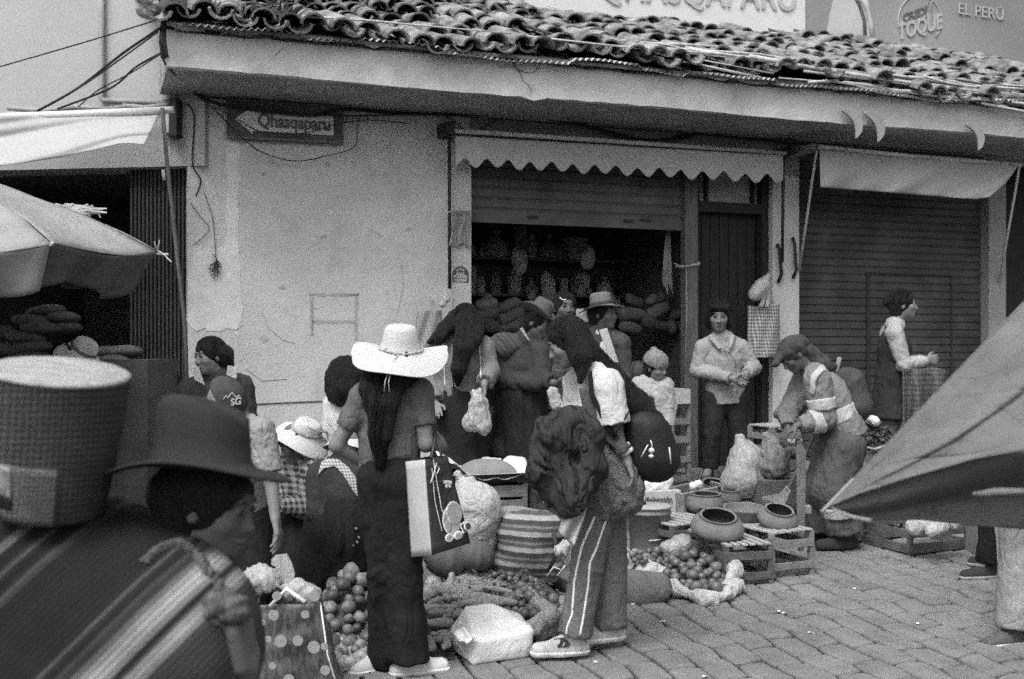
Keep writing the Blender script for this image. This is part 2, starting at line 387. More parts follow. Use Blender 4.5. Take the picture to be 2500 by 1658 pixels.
# repainted patches and scars on the plaster: thin real coats
def patch(px0, py0, px1, py1, m, name, seed, th=.004, wob=5, n0=0.0):
    r = random.Random(seed); pts = []
    for (a, b, c, d, k) in ((px0, py0, px1, py0, 8), (px1, py0, px1, py1, 14), (px1, py1, px0, py1, 8), (px0, py1, px0, py0, 14)):
        for i in range(k):
            t = i/k; pts.append(WP(a+(c-a)*t+r.uniform(-wob, wob), b+(d-b)*t+r.uniform(-wob, wob), n0))
    q = MB(); q.prism(pts, WNx*th); return q.build(name, m, bld)
M['coat'] = mat('coat', .70, .12, 9., .3, 60., .95, fine=.05)
M['scar'] = mat('scar', .42, .18, 9., .3, 60., .95, fine=.05)
patch(552, 345, 584, 780, M['coat'], 'paint_patch', 1, .003, 5)
patch(462, 610, 584, 800, M['coat'], 'paint_patch', 2, .0045, 12)
patch(757, 716, 875, 722, M['scar'], 'wall_scar', 3, .003, 2.5); patch(757, 722, 764, 820, M['scar'], 'wall_scar', 4, .003, 2)
patch(866, 722, 874, 830, M['scar'], 'wall_scar', 5, .003, 2); patch(764, 782, 866, 790, M['scar'], 'wall_scar', 6, .003, 2.5)
mb = MB(); mb.tube([WP(600, 988, .004), WP(700, 983, .004), WP(900, 975, .004), WP(1100, 968, .004)], .005, 5); mb.build('wall_groove', M['ink'], bld)
rr = random.Random(19)
for i in range(34):
    x, y = rr.uniform(475, 1080), rr.uniform(330, 970); s = rr.uniform(2, 9)*(1 if y < 700 else 1.5); k = rr.randint(5, 9); b = MB(); b.prism([WP(x+math.cos(6.283*q/k)*s*rr.uniform(.4, 1.3), y+math.sin(6.283*q/k)*s*rr.uniform(.3, 1.), 0) for q in range(k)][::-1], WNx*.002); b.build('plaster_chip', M['scar'] if rr.random() < .6 else M['coat'], bld)
for pts in ([(640, 760), (655, 800), (690, 830), (720, 838)], [(980, 640), (985, 700), (970, 760)], [(600, 900), (640, 930), (700, 925)], [(905, 560), (930, 575)]):
    b = MB(); b.tube([WP(x, y, .002) for x, y in pts], .003, 4); b.build('wall_crack', M['scar'], bld)
# eave beam, soffit
uf0, uf1 = WU(406, .87), WU(3000, .87)
def rough_beam():
    b = MB(); rr = random.Random(5); N = 90; rows = []
    for i in range(N+1):
        u = lerp(uf0, uf1, i/N); jb = rr.uniform(-.004, .004)+(.022 if abs(u-WU(1290, .87)) < .06 else 0)*-1+.006*math.sin(u*2.1); jt = rr.uniform(-.02, .03)
        rows.append([W(u, .80, ZS+.006), W(u, .87+rr.uniform(-.003, .003), ZS+jb), W(u, .873+rr.uniform(-.004, .004), ZS+.12), W(u, .868+rr.uniform(-.006, .006), ZS+.24+jt*.4), W(u, .80, ZS+.285+jt), W(u, .5, ZS+.29)])
    vs = [p for r in rows for p in r]; fs = []
    for i in range(N):
        for k in range(5): fs.append((i*6+k, (i+1)*6+k, (i+1)*6+k+1, i*6+k+1))
    fs.append((0, 1, 2, 3, 4, 5)); b.add(vs, fs); return b
rough_beam().build('eave_beam', M['fascia'], bld)
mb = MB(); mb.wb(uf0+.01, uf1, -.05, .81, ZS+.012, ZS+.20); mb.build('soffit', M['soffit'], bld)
# cracks in the eave
def crack(pts, m=M['ink'], n=.876, r=.0035, name='crack'):
    q = MB(); q.tube([WP(x, y, n) for x, y in pts], r, 5, rfn=lambda t: r*(1-.7*t)); q.build(name, m, bld)
crack([(1250, 150), (1262, 168), (1272, 180), (1275, 195), (1290, 208), (1298, 222), (1293, 233)])
crack([(1262, 168), (1285, 178), (1305, 176), (1320, 162)]); crack([(1262, 165), (1235, 162), (1212, 165)], r=.002)
crack([(668, 138), (680, 128), (688, 118), (700, 122), (706, 134)], r=.002); crack([(1660, 210), (1675, 195), (1690, 180)], r=.0015)
# roof: real overlapping tiles
def rp(u, r, h=0.): return W(u, .99-r*math.cos(.384), 3.625+r*math.sin(.384)+h)
def roof():
    b = MB(); rr = random.Random(9); RU = rp(0, 1)-rp(0, 0); RN = RU.cross(WUx)*-1; RN.normalize()
    if RN.z < 0: RN = -RN
    pit, row = .185, .28; n = int((uf1-uf0)/pit); sag = lambda u, r: .035*math.sin(u*1.1+r*.9)+.03*math.sin(u*2.9+1+r*2.)+.012*math.sin(u*7+r*5)
    for i in range(n):
        for j in range(12):
            for kind in (0, 1):
                u = uf0-.05+(i+kind*.5)*pit+rr.uniform(-.022, .022); r0 = j*row+rr.uniform(-.08, .08)+(.0 if j else rr.uniform(-.06, .05)); L = rr.uniform(.34, .43)
                if j and kind and rr.random() < .05: continue
                rt = rr.uniform(-.16, .16); k_ = rr.uniform(.9, 1.1); R0, R1 = (.089*k_, .070) if kind else (.083*k_, .070); h0 = sag(u, r0)+(.055 if kind else .075)+rr.uniform(-.012, .022); tilt = rr.uniform(-.04, .05); sd = 6
                vs = []
                for (rad, r, h) in ((R0, r0, h0+.012), (R1, r0+L, h0-.012+tilt)):
                    c = rp(u+(r-r0)*rt, r, h)
                    for th in (0, .016):
                        for k in range(sd+1):
                            a = math.pi*k/sd; q = rad-th; s_ = 1 if kind else -1
                            vs.append(c+WUx*(math.cos(a)*q)+RN*(math.sin(a)*q*.85*s_))
                m_ = sd+1; fs = []
                for k in range(sd):
                    fs += [(k, k+1, 2*m_+k+1, 2*m_+k), (m_+k+1, m_+k, 3*m_+k, 3*m_+k+1), (k+1, k, m_+k, m_+k+1), (2*m_+k, 2*m_+k+1, 3*m_+k+1, 3*m_+k)]
                fs += [(0, 2*m_, 3*m_, m_), (sd, m_+sd, 3*m_+sd, 2*m_+sd)]
                if not kind: fs = [f[::-1] for f in fs]
                b.add(vs, fs)
    b.box(rp((uf0+uf1)/2, 1.75, -.03), WUx*((uf1-uf0)/2), RU*1.7, RN*.012)
    return b
roof().build('roof', M['tile'], bld)
mb = MB(); rr = random.Random(4); N = 420
zz = []
for i in range(N+1):
    u = lerp(uf0+.05, uf1, i/N); k = ((i % 2)*.022-.03*(math.sin(i*.11)+math.sin(i*.047) < .2))+.004*math.sin(i*.3)+.012*math.sin(u*3.1); zz.append((u, k))
vs = []; fs = []
for (u, k) in zz: vs += [W(u, .985+.02*math.sin(u*5), 3.612+k), W(u, .80, 3.66+k)]
for i in range(N): fs.append((2*i, 2*i+2, 2*i+3, 2*i+1))
mb.add(vs, fs); mb.build('eave_flashing', M['zinc'], bld)
# mortar clumps and weeds along the roof
def clump(px, py, s, seed, m='lichen', name='roof_debris'):
    rr = random.Random(seed); b = MB()
    c = None
    for r in np.arange(0, 3.4, .05):     # walk up the roof until the ray meets it
        q = rp(0, float(r)); n_ = (q-WO).dot(WNx); Yq = WY(px, n_); pt = P(px, py, Yq)
        if pt.z < 3.62+r*math.sin(.384)+.08: c = pt; break
    if c is None: c = P(px, py, WY(px, -2.)); 
    for k in range(26):
        d = V((rr.gauss(0, 1), rr.gauss(0, 1), abs(rr.gauss(0, 1)))).normalized(); a = c+V((rr.gauss(0, .5), rr.gauss(0, .5), 0))*s
        t = d.orthogonal().normalized()*s*rr.uniform(.1, .35); b.add([a-t, a+t, a+d*s*rr.uniform(.4, 1.3)+t*.3, a+d*s*rr.uniform(.2, .9)-t*.6], [(0, 1, 2, 3)])
        b.tube([a, a+d*s*rr.uniform(.3, .8)], s*.12, 4)
    return b.build(name, M[m], bld)
for i, (x, y, s) in enumerate([(700, 40, .12), (560, 12, .09), (640, 30, .10), (1475, 70, .08), (1545, 72, .07), (1720, 110, .07), (1830, 110, .06), (1905, 112, .05), (2205, 140, .06), (1110, 28, .05), (1370, 58, .06), (1240, 40, .07), (2060, 150, .05), (2330, 175, .06), (2420, 200, .06), (1290, 62, .08)]): clump(x, y, s, i)
# old beam end jutting out at the roof corner
mb = MB(); a, b_ = P(382, 14, 7.5), P(480, 22, 7.75)
mb.tube([a, lerp(a, b_, .15)+V((0, 0, -.03)), lerp(a, b_, .6), b_+V((0, .2, .02))], .05, 8, rfn=lambda t: .015+.075*min(1, t*2.2)*(1-.3*t)); mb.build('beam_end', M['lichen'], bld, True)
mb = MB(); mb.tube([P(404, 45, 7.5), P(398, 90, 7.5), P(402, 140, 7.48)], .028, 7); mb.build('beam_end', M['lichen'], bld, True)
# canes, sticks and wires lying along the roof
for i, (pts, r) in enumerate([([(1190, -5), (1230, 30), (1290, 66), (1390, 96)], .018), ([(740, 40), (900, 50), (1090, 68), (1250, 82)], .008), ([(1280, 88), (1500, 112), (1760, 138), (2050, 170), (2400, 212)], .008), ([(1700, 125), (1900, 150), (2200, 196), (2500, 232)], .012), ([(1830, 138), (2080, 182), (2260, 208), (2500, 236)], .02), ([(1650, 120), (1850, 132), (2030, 160)], .012)]):
    def onroof(px, py):
        for r_ in np.arange(0, 3.4, .03):
            n_ = (rp(0, float(r_))-WO).dot(WNx); pt = P(px, py, WY(px, n_))
            if pt.z < 3.625+r_*math.sin(.384)+.17: return pt
        return P(px, py, WY(px, -2.1))
    mb = MB(); mb.tube([onroof(*q) for q in pts], r, 6, rfn=lambda t: r*(1-.4*t)); mb.build('roof_cane', M['lichen'] if i in (0,) else M['tin'], bld, True)
rr = random.Random(31)
for i in range(46):
    x = rr.uniform(1560, 2560); y0 = 120+(x-1560)*.125+rr.uniform(-26, 30); l = rr.uniform(60, 210); dy = l*.125+rr.uniform(-14, 16)
    mb = MB(); r = rr.uniform(.005, .013); mb.tube([onroof(x, y0), onroof(x+l/2, y0+dy/2+rr.uniform(-3, 3)), onroof(x+l, y0+dy)], r, 5); mb.build('roof_cane', M['tin'] if rr.random() < .7 else M['lichen'], bld, True)
# shop opening: shutter rolled half-way, post, transom, plank door
def slats(px0, px1, z0, z1, n, pitch, name, m, u0=None, u1=None, dep=.012):
    b = MB(); u0 = WU(px0, n) if u0 is None else u0; u1 = WU(px1, n) if u1 is None else u1
    k = max(1, int(round((z1-z0)/pitch))); p = (z1-z0)/k; prof = []
    for i in range(k):
        z = z1-i*p; prof += [(z, 0), (z-p*.12, dep), (z-p*.8, dep*.9), (z-p*.93, 0.)]
    prof.append((z0, 0)); vs = []
    for (z, d) in prof: vs += [W(u0, n+d, z), W(u1, n+d, z)]
    for i in range(len(prof)-1): b.add([], [])
    b.add(vs, [(2*i, 2*i+2, 2*i+3, 2*i+1) for i in range(len(prof)-1)])
    b.add([W(u0, n-.02, z0), W(u1, n-.02, z0), W(u1, n-.02, z1), W(u0, n-.02, z1)], [(0, 1, 2, 3)])
    return b.build(name, m, bld)
zsh = WZ(1300, 540, -.12)
o = slats(0, 0, zsh, zop+.02, -.12, .092, 'roller_shutter', M['shutter'], u_j1, u_po0)
mb = MB(); mb.wb(u_j1, u_po0, -.125, -.095, zsh-.03, zsh+.035); mb.build('shutter_rail', M['shutter'], bld)
for (x, y) in ((1300, 530), (1535, 540), (1577, 538)):
    mb = MB(); c = WP(x, y, -.093); mb.box(c, WUx*.045, WNx*.01, ZU*.012); mb.build('shutter_latch', M['iron'], bld)
mb = MB(); mb.wb(u_po0+.001, u_po1, -.14, -.05, zb, zop+.02); mb.build('door_post', M['postwood'], bld, bevel=.006)
ztr = WZ(1790, 497, -.12)
mb = MB(); mb.wb(u_po1+.002, u_d1-.002, -.16, -.07, ztr-.09, ztr); mb.wb(u_po1+.002, u_po1+.03, -.16, -.08, ztr, zop); mb.wb(WU(1838, -.1), WU(1843, -.1), -.16, -.10, ztr, zop); mb.wb(WU(1724, -.1), WU(1730, -.1), -.16, -.10, ztr, zop); mb.wb(u_d1-.07, u_d1-.003, -.16, -.065, zb, zop); mb.build('door_frame', M['darkwood'], bld)
M['transom'] = mat('transom', .30, .12, 4., .1, 60., .5)
mb = MB(); mb.wb(u_po1+.03, u_d1-.07, -.155, -.15, ztr, zop); mb.build('transom_panel', M['transom'], bld)
door = MB(); kk = 7; a0, a1 = u_po1+.002, u_d1-.075
for i in range(kk): door.wb(lerp(a0, a1, i/kk)+.003, lerp(a0, a1, (i+1)/kk)-.003, -.20, -.165, zb, ztr-.09)
door.build('plank_door', M['darkwood'], bld, bevel=.004)
# second shop: shutter closed down to the step, with a wicket door in it
zt2 = WZ(2200, 372)
slats(1952, 2415, zb, zt2+.02, -.12, .0735, 'roller_shutter', M['shutter_dark'], u_pi1, u_s1)
for (x0, x1) in ((2116, 2124), (2322, 2326)):
    mb = MB(); mb.wb(WU(x0, -.1), WU(x1, -.1), -.11, -.098, .3, WZ(2120, 668, -.1)); mb.build('wicket_edge', M['iron'], bld)
mb = MB(); mb.wb(WU(2116, -.1), WU(2326, -.1), -.11, -.098, WZ(2120, 668, -.1), WZ(2120, 664, -.1)); mb.build('wicket_edge', M['iron'], bld)
slats(2457, 2900, zb, 3.36, -.35, .5, 'shop_gate', M['darkwood'], u_p2, u_e)
# room behind the open shutter
mb = MB(); r0, r1 = u_j1-.9, u_po0+.25
mb.wb(r0, r1, -2.1, -2.0, zb, 3.3); mb.wb(r0-.1, r0, -3.2, -.281, zb, 3.3); mb.wb(r1, r1+.1, -3.2, -.281, zb, 3.3)
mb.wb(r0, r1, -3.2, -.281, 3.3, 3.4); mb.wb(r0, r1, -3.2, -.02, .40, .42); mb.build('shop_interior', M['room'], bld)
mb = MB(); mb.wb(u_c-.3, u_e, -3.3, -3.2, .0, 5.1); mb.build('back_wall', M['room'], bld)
mb = MB()
for zz_ in (.95, 1.3, 1.65, 2.0, 2.35): mb.wb(r0+.05, r1-.05, -1.98, -1.6, zz_, zz_+.025)
mb.build('shop_shelf', M['postwood'], bld)
# ------------------------------------------------------------ upper house behind with its hoardings
up = root('rendered_house', W(2, -2.45, 3.6), 'pale rendered upper wall rising behind the tiled roof', 'building')
mb = MB(); mb.wb(WU(900, -2.4)-2.5, WU(3200, -2.4), -3.1, -2.4, 3.6, 8.2); mb.build('wall', M['upper'], up)
mb = MB(); mb.tube([WP(1275, 26, -2.30), WP(1600, 66, -2.30), WP(1960, 97, -2.30), WP(2200, 124, -2.3), WP(2500, 168, -2.3), WP(2800, 200, -2.3)], .016, 6); mb.build('ledge_cable', M['grime'], up, True)
brd = root('shop_hoarding', WP(1600, 0, -2.36), 'large white shop board with grey capital letters above the tiles', 'sign')
def quadbox(c4, n0, th, name, m, parent):
    pts = [WP(x, y, n0) for x, y in c4]; q = MB(); q.prism(pts, WNx*th); return q.build(name, m, parent)
quadbox([(1275, 18), (1960, 92), (1960, -380), (1275, -400)], -2.385, .05, 'panel', M['white'], brd)
mb = MB(); mb.tube([WP(1276, -300, -2.32), WP(1276, 20, -2.32), WP(1600, 56, -2.32), WP(1960, 93, -2.32)], .010, 6); mb.build('rim', M['grime'], brd)
pA, pB = WP(1700, 12, -2.325), WP(1938, 40, -2.325); 
tx = text_mesh('QHASQAPARU', 1.0, V((0, 0, 0)), V((1, 0, 0)), V((0, 0, 1)), .004, 'lettering', M['letgrey'], None, V((0, -1, 0)), bold=.012)
def place_text(o, left, right_, parent, hs=1., zoff=0):    # stretch a ready lettering between two points on the board
    co = np.array([v.co for v in o.data.vertices]) + np.array(ORG[o]); x0, x1 = co[:, 0].min(), co[:, 0].max(); ux = (right_-left); Lh = ux.length; ux.normalize(); k = Lh/(x1-x0)
    up_ = ZU-ux*ux.z; up_.normalize(); up_ = ZU
    vs = [left+ux*((c[0]-x0)*k)+up_*(c[2]*k*hs)+WNx*(-c[1]) for c in co]; fs = [tuple(p.vertices) for p in o.data.polygons]; nm, m = o.name.split('.')[0], o.data.materials[0]
    bpy.data.objects.remove(o); return mkobj(nm, vs, fs, m, parent)
place_text(tx, WP(1460, -4, -2.325), WP(1942, 26, -2.325), brd, 1.15)
ad = root('advert_hoarding', WP(2300, 0, -2.3), 'grey printed advertisement hoarding at the top right above the roof', 'sign')
quadbox([(1962, 94), (2230, 120), (2500, 160), (2900, 215), (2900, -500), (1962, -380)], -2.385, .045, 'panel', M['adgrey'], ad)
# white sack-like shape and dark curve printed on the advert
def printed(pts, m, n, name, parent): q = MB(); q.prism([WP(x, y, n) for x, y in pts], WNx*.003); return q.build(name, m, parent)
printed([(2016, 96), (2024, 40), (2034, 0), (2040, -60), (2110, -80), (2118, 0), (2132, 60), (2138, 106), (2080, 102)], M['adpale'], -2.338, 'printed_shape', ad)
mb = MB(); mb.tube([WP(2080, -20, -2.33), WP(2098, 10, -2.33), WP(2110, 50, -2.33), (WP(2112, 104, -2.33))], .022, 6); mb.build('printed_band', M['ink'], ad, True)
mb = MB(); mb.tube([WP(2098, -20, -2.33), WP(2116, 20, -2.33), WP(2126, 60, -2.33), (WP(2130, 104, -2.33))], .03, 6); mb.build('printed_band', M['adpale'], ad, True)
M['adtext'] = mat('adtext', .40, .1, 8., 0, 50., .8); M['addark'] = mat('addark', .12, .1, 8., 0, 50., .8)
tx = text_mesh('CREDI', 1., V((0, 0, 0)), V((1, 0, 0)), V((0, 0, 1)), .004, 'lettering', M['addark'], None, V((0, -1, 0)), bold=.03)
printed([(2198, 50), (2262, 22), (2268, 38), (2205, 66)], M['adtext'], -2.338, 'printed_shape', ad)
place_text(tx, WP(2204, 54, -2.332), WP(2262, 34, -2.332), ad, 1.)
tx = text_mesh('TOQUE', 1., V((0, 0, 0)), V((1, 0, 0)), V((0, 0, 1)), .004, 'lettering', M['adtext'], None, V((0, -1, 0)), bold=.03)
place_text(tx, WP(2192, 96, -2.332), WP(2300, 68, -2.332), ad, 1.3)
ring = [WP(2245+52*math.cos(t), 50+62*math.sin(t), -2.334) for t in np.linspace(2.5, 7.0, 24)]
mb = MB(); mb.tube(ring, .008, 5); mb.build('printed_ring', M['adtext'], ad, True)
mb = MB(); mb.tube([WP(2262, 30, -2.334), WP(2268, -10, -2.334), WP(2276, -14, -2.334), WP(2274, 28, -2.334)], .007, 5); mb.build('printed_ring', M['adtext'], ad, True)
tx = text_mesh('EL PERÚ', 1., V((0, 0, 0)), V((1, 0, 0)), V((0, 0, 1)), .004, 'lettering', M['adtext'], None, V((0, -1, 0))); place_text(tx, WP(2340, 34, -2.332), WP(2450, 50, -2.332), ad)
# ------------------------------------------------------------ left building
t2 = -.137
def LY(px, n=0.): a = (px-CX)/F; return (8.044-n)/(1-a*t2)
def LPt(px, py, n=0.): return P(px, py, LY(px, n))
LX = V((1, t2, 0)).normalized(); LN = V((t2, -1, 0)).normalized()
lb = root('corner_building', V((-3.5, 8.6, .2)), 'pale two-storey corner house at the left with a pipe and a dark shopfront', 'building')
def lbox(px0, px1, z0, z1, n0, n1, b=None):
    b = b or MB(); A, B = LPt(px0, 850, 0), LPt(px1, 850, 0); c = (A+B)/2; c.z = (z0+z1)/2; c += LN*((n0+n1)/2)
    return b.box(c, (B-A)/2, LN*(abs(n1-n0)/2), ZU*((z1-z0)/2))
zl = LPt(250, 410).z
b = lbox(-700, 500, zl, 7.5, -.3, 0); b.build('wall', M['leftwall'], lb)
b = lbox(-700, -160, -.2, zl, -.3, 0.); b.build('wall', M['leftwall'], lb)
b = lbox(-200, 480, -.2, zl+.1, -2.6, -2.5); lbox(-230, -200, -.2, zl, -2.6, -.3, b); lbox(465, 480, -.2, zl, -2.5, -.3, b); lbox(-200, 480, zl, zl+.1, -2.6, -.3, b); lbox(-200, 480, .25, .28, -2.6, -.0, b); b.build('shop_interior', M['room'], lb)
b = MB()
for i in range(16): lbox(300+i*9.8, 300+i*9.8+6.0, .2, zl-.0, -.14, -.11, b)
lbox(300, 458, .2, zl, -.16, -.14, b); b.build('ribbed_door', M['shutter_dark'], lb, bevel=.004)
b = MB(); b.tube([LPt(247, -200, .04), LPt(247, 238, .04), LPt(252, 246, .04), LPt(300, 248, .04), LPt(430, 252, .04)], .022, 8); b.build('pipe', M['grime'], lb, True)
b = lbox(425, 446, LPt(430, 340).z, LPt(430, 245).z, .0, .10); b.build('meter_box', M['iron'], lb, bevel=.01)
b = lbox(406, 428, LPt(430, 330).z, LPt(430, 262).z, .0, .08); b.build('meter_box', M['tin'], lb, bevel=.01)
mb = MB()
for i, (x0, x1) in enumerate(((20, 190), (180, 330), (300, 410))): mb.tube([LPt(x0, 264-i*3, .1), LPt((x0+x1)/2, 268-i*4+3, .12), LPt(x1, 262-i*3, .1)], .018, 6)
mb.build('bracket_bar', M['grime'], lb, True)
# backdrop so that nothing is open sky beside the houses
mb = MB(); mb.box(V((14, 13.8, 4)), V((5, 1.8, 0)), V((-.1, .3, 0)), ZU*4.5)
tag(mb.build('pale_house', M['leftwall']), 'plain pale house wall beyond the right end of the shops', 'building')
# ------------------------------------------------------------ awnings
aw = root('scalloped_awning', WP(1500, 340, .2), 'faded cloth awning with a scalloped lower edge over the open shop', 'awning')
def sc_awn(s, t):
    px = lerp(1112, 1912, s); n = .22+.015*math.sin(s*9)+.03*t
    ytop = lerp(332, 380, s); ph = (s*15.3) % 1.0; sc = (.5+.5*math.cos(2*math.pi*(s*15.2+.05)))**.85
    ybot = lerp(384, 428, s)+22*sc+2*math.sin(s*37)
    p = WP(px, ytop+(ybot-ytop)*t, n); return p
mb = MB(); mb.sheet(sc_awn, 300, 10, .004); mb.build('valance', M['awning'], aw, True)
mb = MB(); mb.tube([WP(1092, 318, .22), WP(1500, 345, .22), WP(1918, 374, .22)], .019, 8); mb.build('roller_bar', M['tin'], aw, True)
mb = MB(); mb.tube([WP(1092, 325, .20), WP(1500, 353, .20), WP(1918, 382, .20)], .012, 8); mb.build('roller_bar', M['iron'], aw, True)
for (a, b_) in (((1097, 312), (1098, 705)), ((1913, 376), (1910, 640))):
    mb = MB(); mb.tube([WP(*a, .2), WP(*b_, .12)], .014, 7); mb.build('side_pole', M['iron'], aw, True)
mb = MB(); mb.box(WP(1088, 318, .12), WUx*.035, WNx*.12, ZU*.05); mb.build('bracket', M['iron'], aw)
mb = MB(); mb.box(WP(1918, 372, .12), WUx*.02, WNx*.12, ZU*.04); mb.build('bracket', M['iron'], aw)
def hook(x0, y0, x1, y1, th):
    q = MB(); q.tube([WP(x0, y0, .03), WP(x0+5, y0+14, .05), WP(x1, y1-20, .05), WP(x1-8, y1, .02)], th, 6); return q.build('pole_hook', M['iron'], aw, True)
hook(1898, 596, 1908, 690, .016); hook(1935, 580, 1944, 680, .014)
a2 = root('short_awning', WP(2200, 400, .4), 'plain pale canvas awning hanging slack over the closed shutter at right', 'awning')
def aw2(s, t):
    xb = lerp(2003, 2415, s); xt = lerp(2001, 2484, s); yt = lerp(366, 404, s); yb = 457+ (486-457)*min(1, s*1.1)-6*max(0, s-.93)*14
    px = lerp(xt, xb, t**1.2); py = lerp(yt, yb, t)+5*math.sin(t*3.1)*(s**4)
    return WP(px, py, .45+.10*math.sin(t*2.2)*(.6+.4*math.sin(s*5))+.02*math.sin(s*14+t*2)+.012*math.sin(s*31+t*7)*t+.12*t*s**3)
mb = MB(); mb.sheet(aw2, 60, 16, .005); mb.build('canvas', M['awning_l'], a2, True)
mb = MB(); mb.tube([WP(1998, 358, .45), WP(2240, 383, .45), WP(2494, 403, .45)], .02, 8); mb.build('roller_bar', M['tin'], a2, True)
mb = MB(); mb.tube([WP(1994, 368, .45), WP(1951, 660, .02)], .012, 7); mb.build('side_pole', M['tin'], a2, True)
mb = MB(); mb.tube([WP(2490, 400, .45), WP(2440, 690, .02)], .012, 7); mb.build('side_pole', M['tin'], a2, True)
mb = MB(); mb.box(WP(1960, 368, .2), WUx*.05, WNx*.2, ZU*.025); mb.build('bracket', M['grime'], a2)
a3 = root('stall_awning', LPt(180, 320, .5), 'long cream canvas awning sagging from the corner house at left', 'awning')
def aw3(s, t):
    xt = lerp(-160, 392, s); yt = lerp(292, 274, s)
    bx = [(-160, 410), (0, 404), (60, 398), (150, 384), (230, 366), (290, 351), (320, 349), (352, 353)]
    k = s*7; i = min(6, int(k)); f = k-i; xb = lerp(bx[i][0], bx[i+1][0], f); yb = lerp(bx[i][1], bx[i+1][1], f)
    return LPt(lerp(xt, xb, t), lerp(yt, yb, t), .35+.45*t-.10*math.sin(t*3.1)*(1-s)+.06*math.sin(t*8+s*5)*(1-.4*s)+.02*math.sin(t*19+s*9))
mb = MB(); mb.sheet(aw3, 60, 20, .005); mb.build('canvas', M['awning_l'], a3, True)
mb = MB(); mb.tube([LPt(-160, 290, .35), LPt(140, 280, .35), LPt(424, 268, .35)], .026, 8); mb.build('roller_bar', M['white'], a3, True)
pp = root('leaning_pole', LPt(440, 1050, .6), 'long thin dark pole leaning beside the ribbed door', 'pole')
mb = MB(); mb.tube([LPt(396, 264, .4), LPt(410, 420, .42), LPt(452, 800, .35), LPt(462, 1120, .3)], .015, 8); mb.build('shaft', M['postwood'], pp, True)
mb = MB(); mb.tube([LPt(398, 415, .44), LPt(401, 440, .44)], .014, 6); mb.build('tie', M['tin'], pp, True)
# ------------------------------------------------------------ arrow sign with blackletter-like lettering
sg = root('arrow_sign', WP(690, 290, .04), 'dark painted board with a pale arrow reading Qhasqaparu under the eave', 'sign')
def wq(pts, n, th, name, m, parent):
    q = MB(); q.prism([WP(x, y, n) for x, y in pts], WNx*th); return q.build(name, m, parent)
wq([(553, 340), (836, 353), (836, 260), (553, 242)], .035, .03, 'board', M['board'], sg)
wq([(573, 290), (617, 327), (617, 319), (814, 331), (814, 284), (630, 272), (613, 263)], .066, .006, 'arrow', M['white'], sg)
tx = text_mesh('Qhasqaparu', 1., V((0, 0, 0)), V((1, 0, 0)), V((0, 0, 1)), .003, 'lettering', M['addark'], None, V((0, -1, 0)), bold=.022)
place_text(tx, WP(630, 308, .073), WP(806, 319, .073), sg, 1.25)
mb = MB(); mb.tube([WP(552, 334, .06), WP(836, 348, .06)], .006, 5); mb.build('rim', M['tin'], sg)
# round sticker notice on the pilaster
st = root('round_notice', WP(1124, 672, .045), 'small rounded paper notice with white lettering stuck on the pilaster', 'sign')
pts = [(1104, 688)]+[(1124-20*math.cos(t), 670-20*math.sin(t)) for t in np.linspace(0, math.pi, 14)]+[(1144, 690)]
wq(pts[::-1], .037, .003, 'paper', M['board'], st)
for k, (s_, x0, x1, y) in enumerate([('AQUÍ', 1113, 1134, 671), ('PUEDES', 1108, 1140, 679), ('YAPEAR', 1109, 1140, 687)]):
    tx = text_mesh(s_, 1., V((0, 0, 0)), V((1, 0, 0)), V((0, 0, 1)), .001, 'lettering', M['white'], None, V((0, -1, 0)), bold=.03); place_text(tx, WP(x0, y, .0415), WP(x1, y+.8, .0415), st, 1.)
for (x, y) in ((1117, 660), (1124, 657), (1131, 660)):
    mb = MB(); mb.lathe([(.0, 0), (.010, .0), (.010, .002), (0, .003)], frame(WP(x, y, .041), WNx, ZU), 10); mb.build('printed_dot', M['adpale'], st)
# dirty cloth tied on the jamb
rg = root('rag', WP(1128, 560, .07), 'grubby cloth rag tied by string to the shop jamb', 'rag')
mb = MB(); mb.sheet(lambda s, t: WP(lerp(1104, 1147, s)+3*math.sin(t*7), lerp(517, 600, t)+5*math.sin(s*9)*t, .06+.02*math.sin(s*12+t*3)), 14, 18, .004); mb.build('cloth', M['grime'], rg, True)
mb = MB(); mb.tube([WP(1096, 518, .22), WP(1104, 514, .12), WP(1146, 516, .08)], .006, 5); mb.tube([WP(1098, 600, .22), WP(1104, 570, .16), WP(1106, 562, .1)], .004, 5); mb.build('string', M['tin'], rg, True)
hp = root('crumpled_bag_on_hook', WP(1090, 725, .15), 'pale crumpled plastic hanging from the awning pole foot', 'bag')
f = Field(WP(1075, 770, .2)-V((.1, .15, .05)), WP(1100, 690, .1)+V((.1, .15, .05)), .008)
f.cone(WP(1086, 705, .15), WP(1088, 728, .15), .012, .03, .02); f.cone(WP(1088, 728, .15), WP(1080, 745, .16), .03, .02, .02); f.noise(.006, 70, 2, ridge=True); f.mesh('plastic', M['awning'], hp)
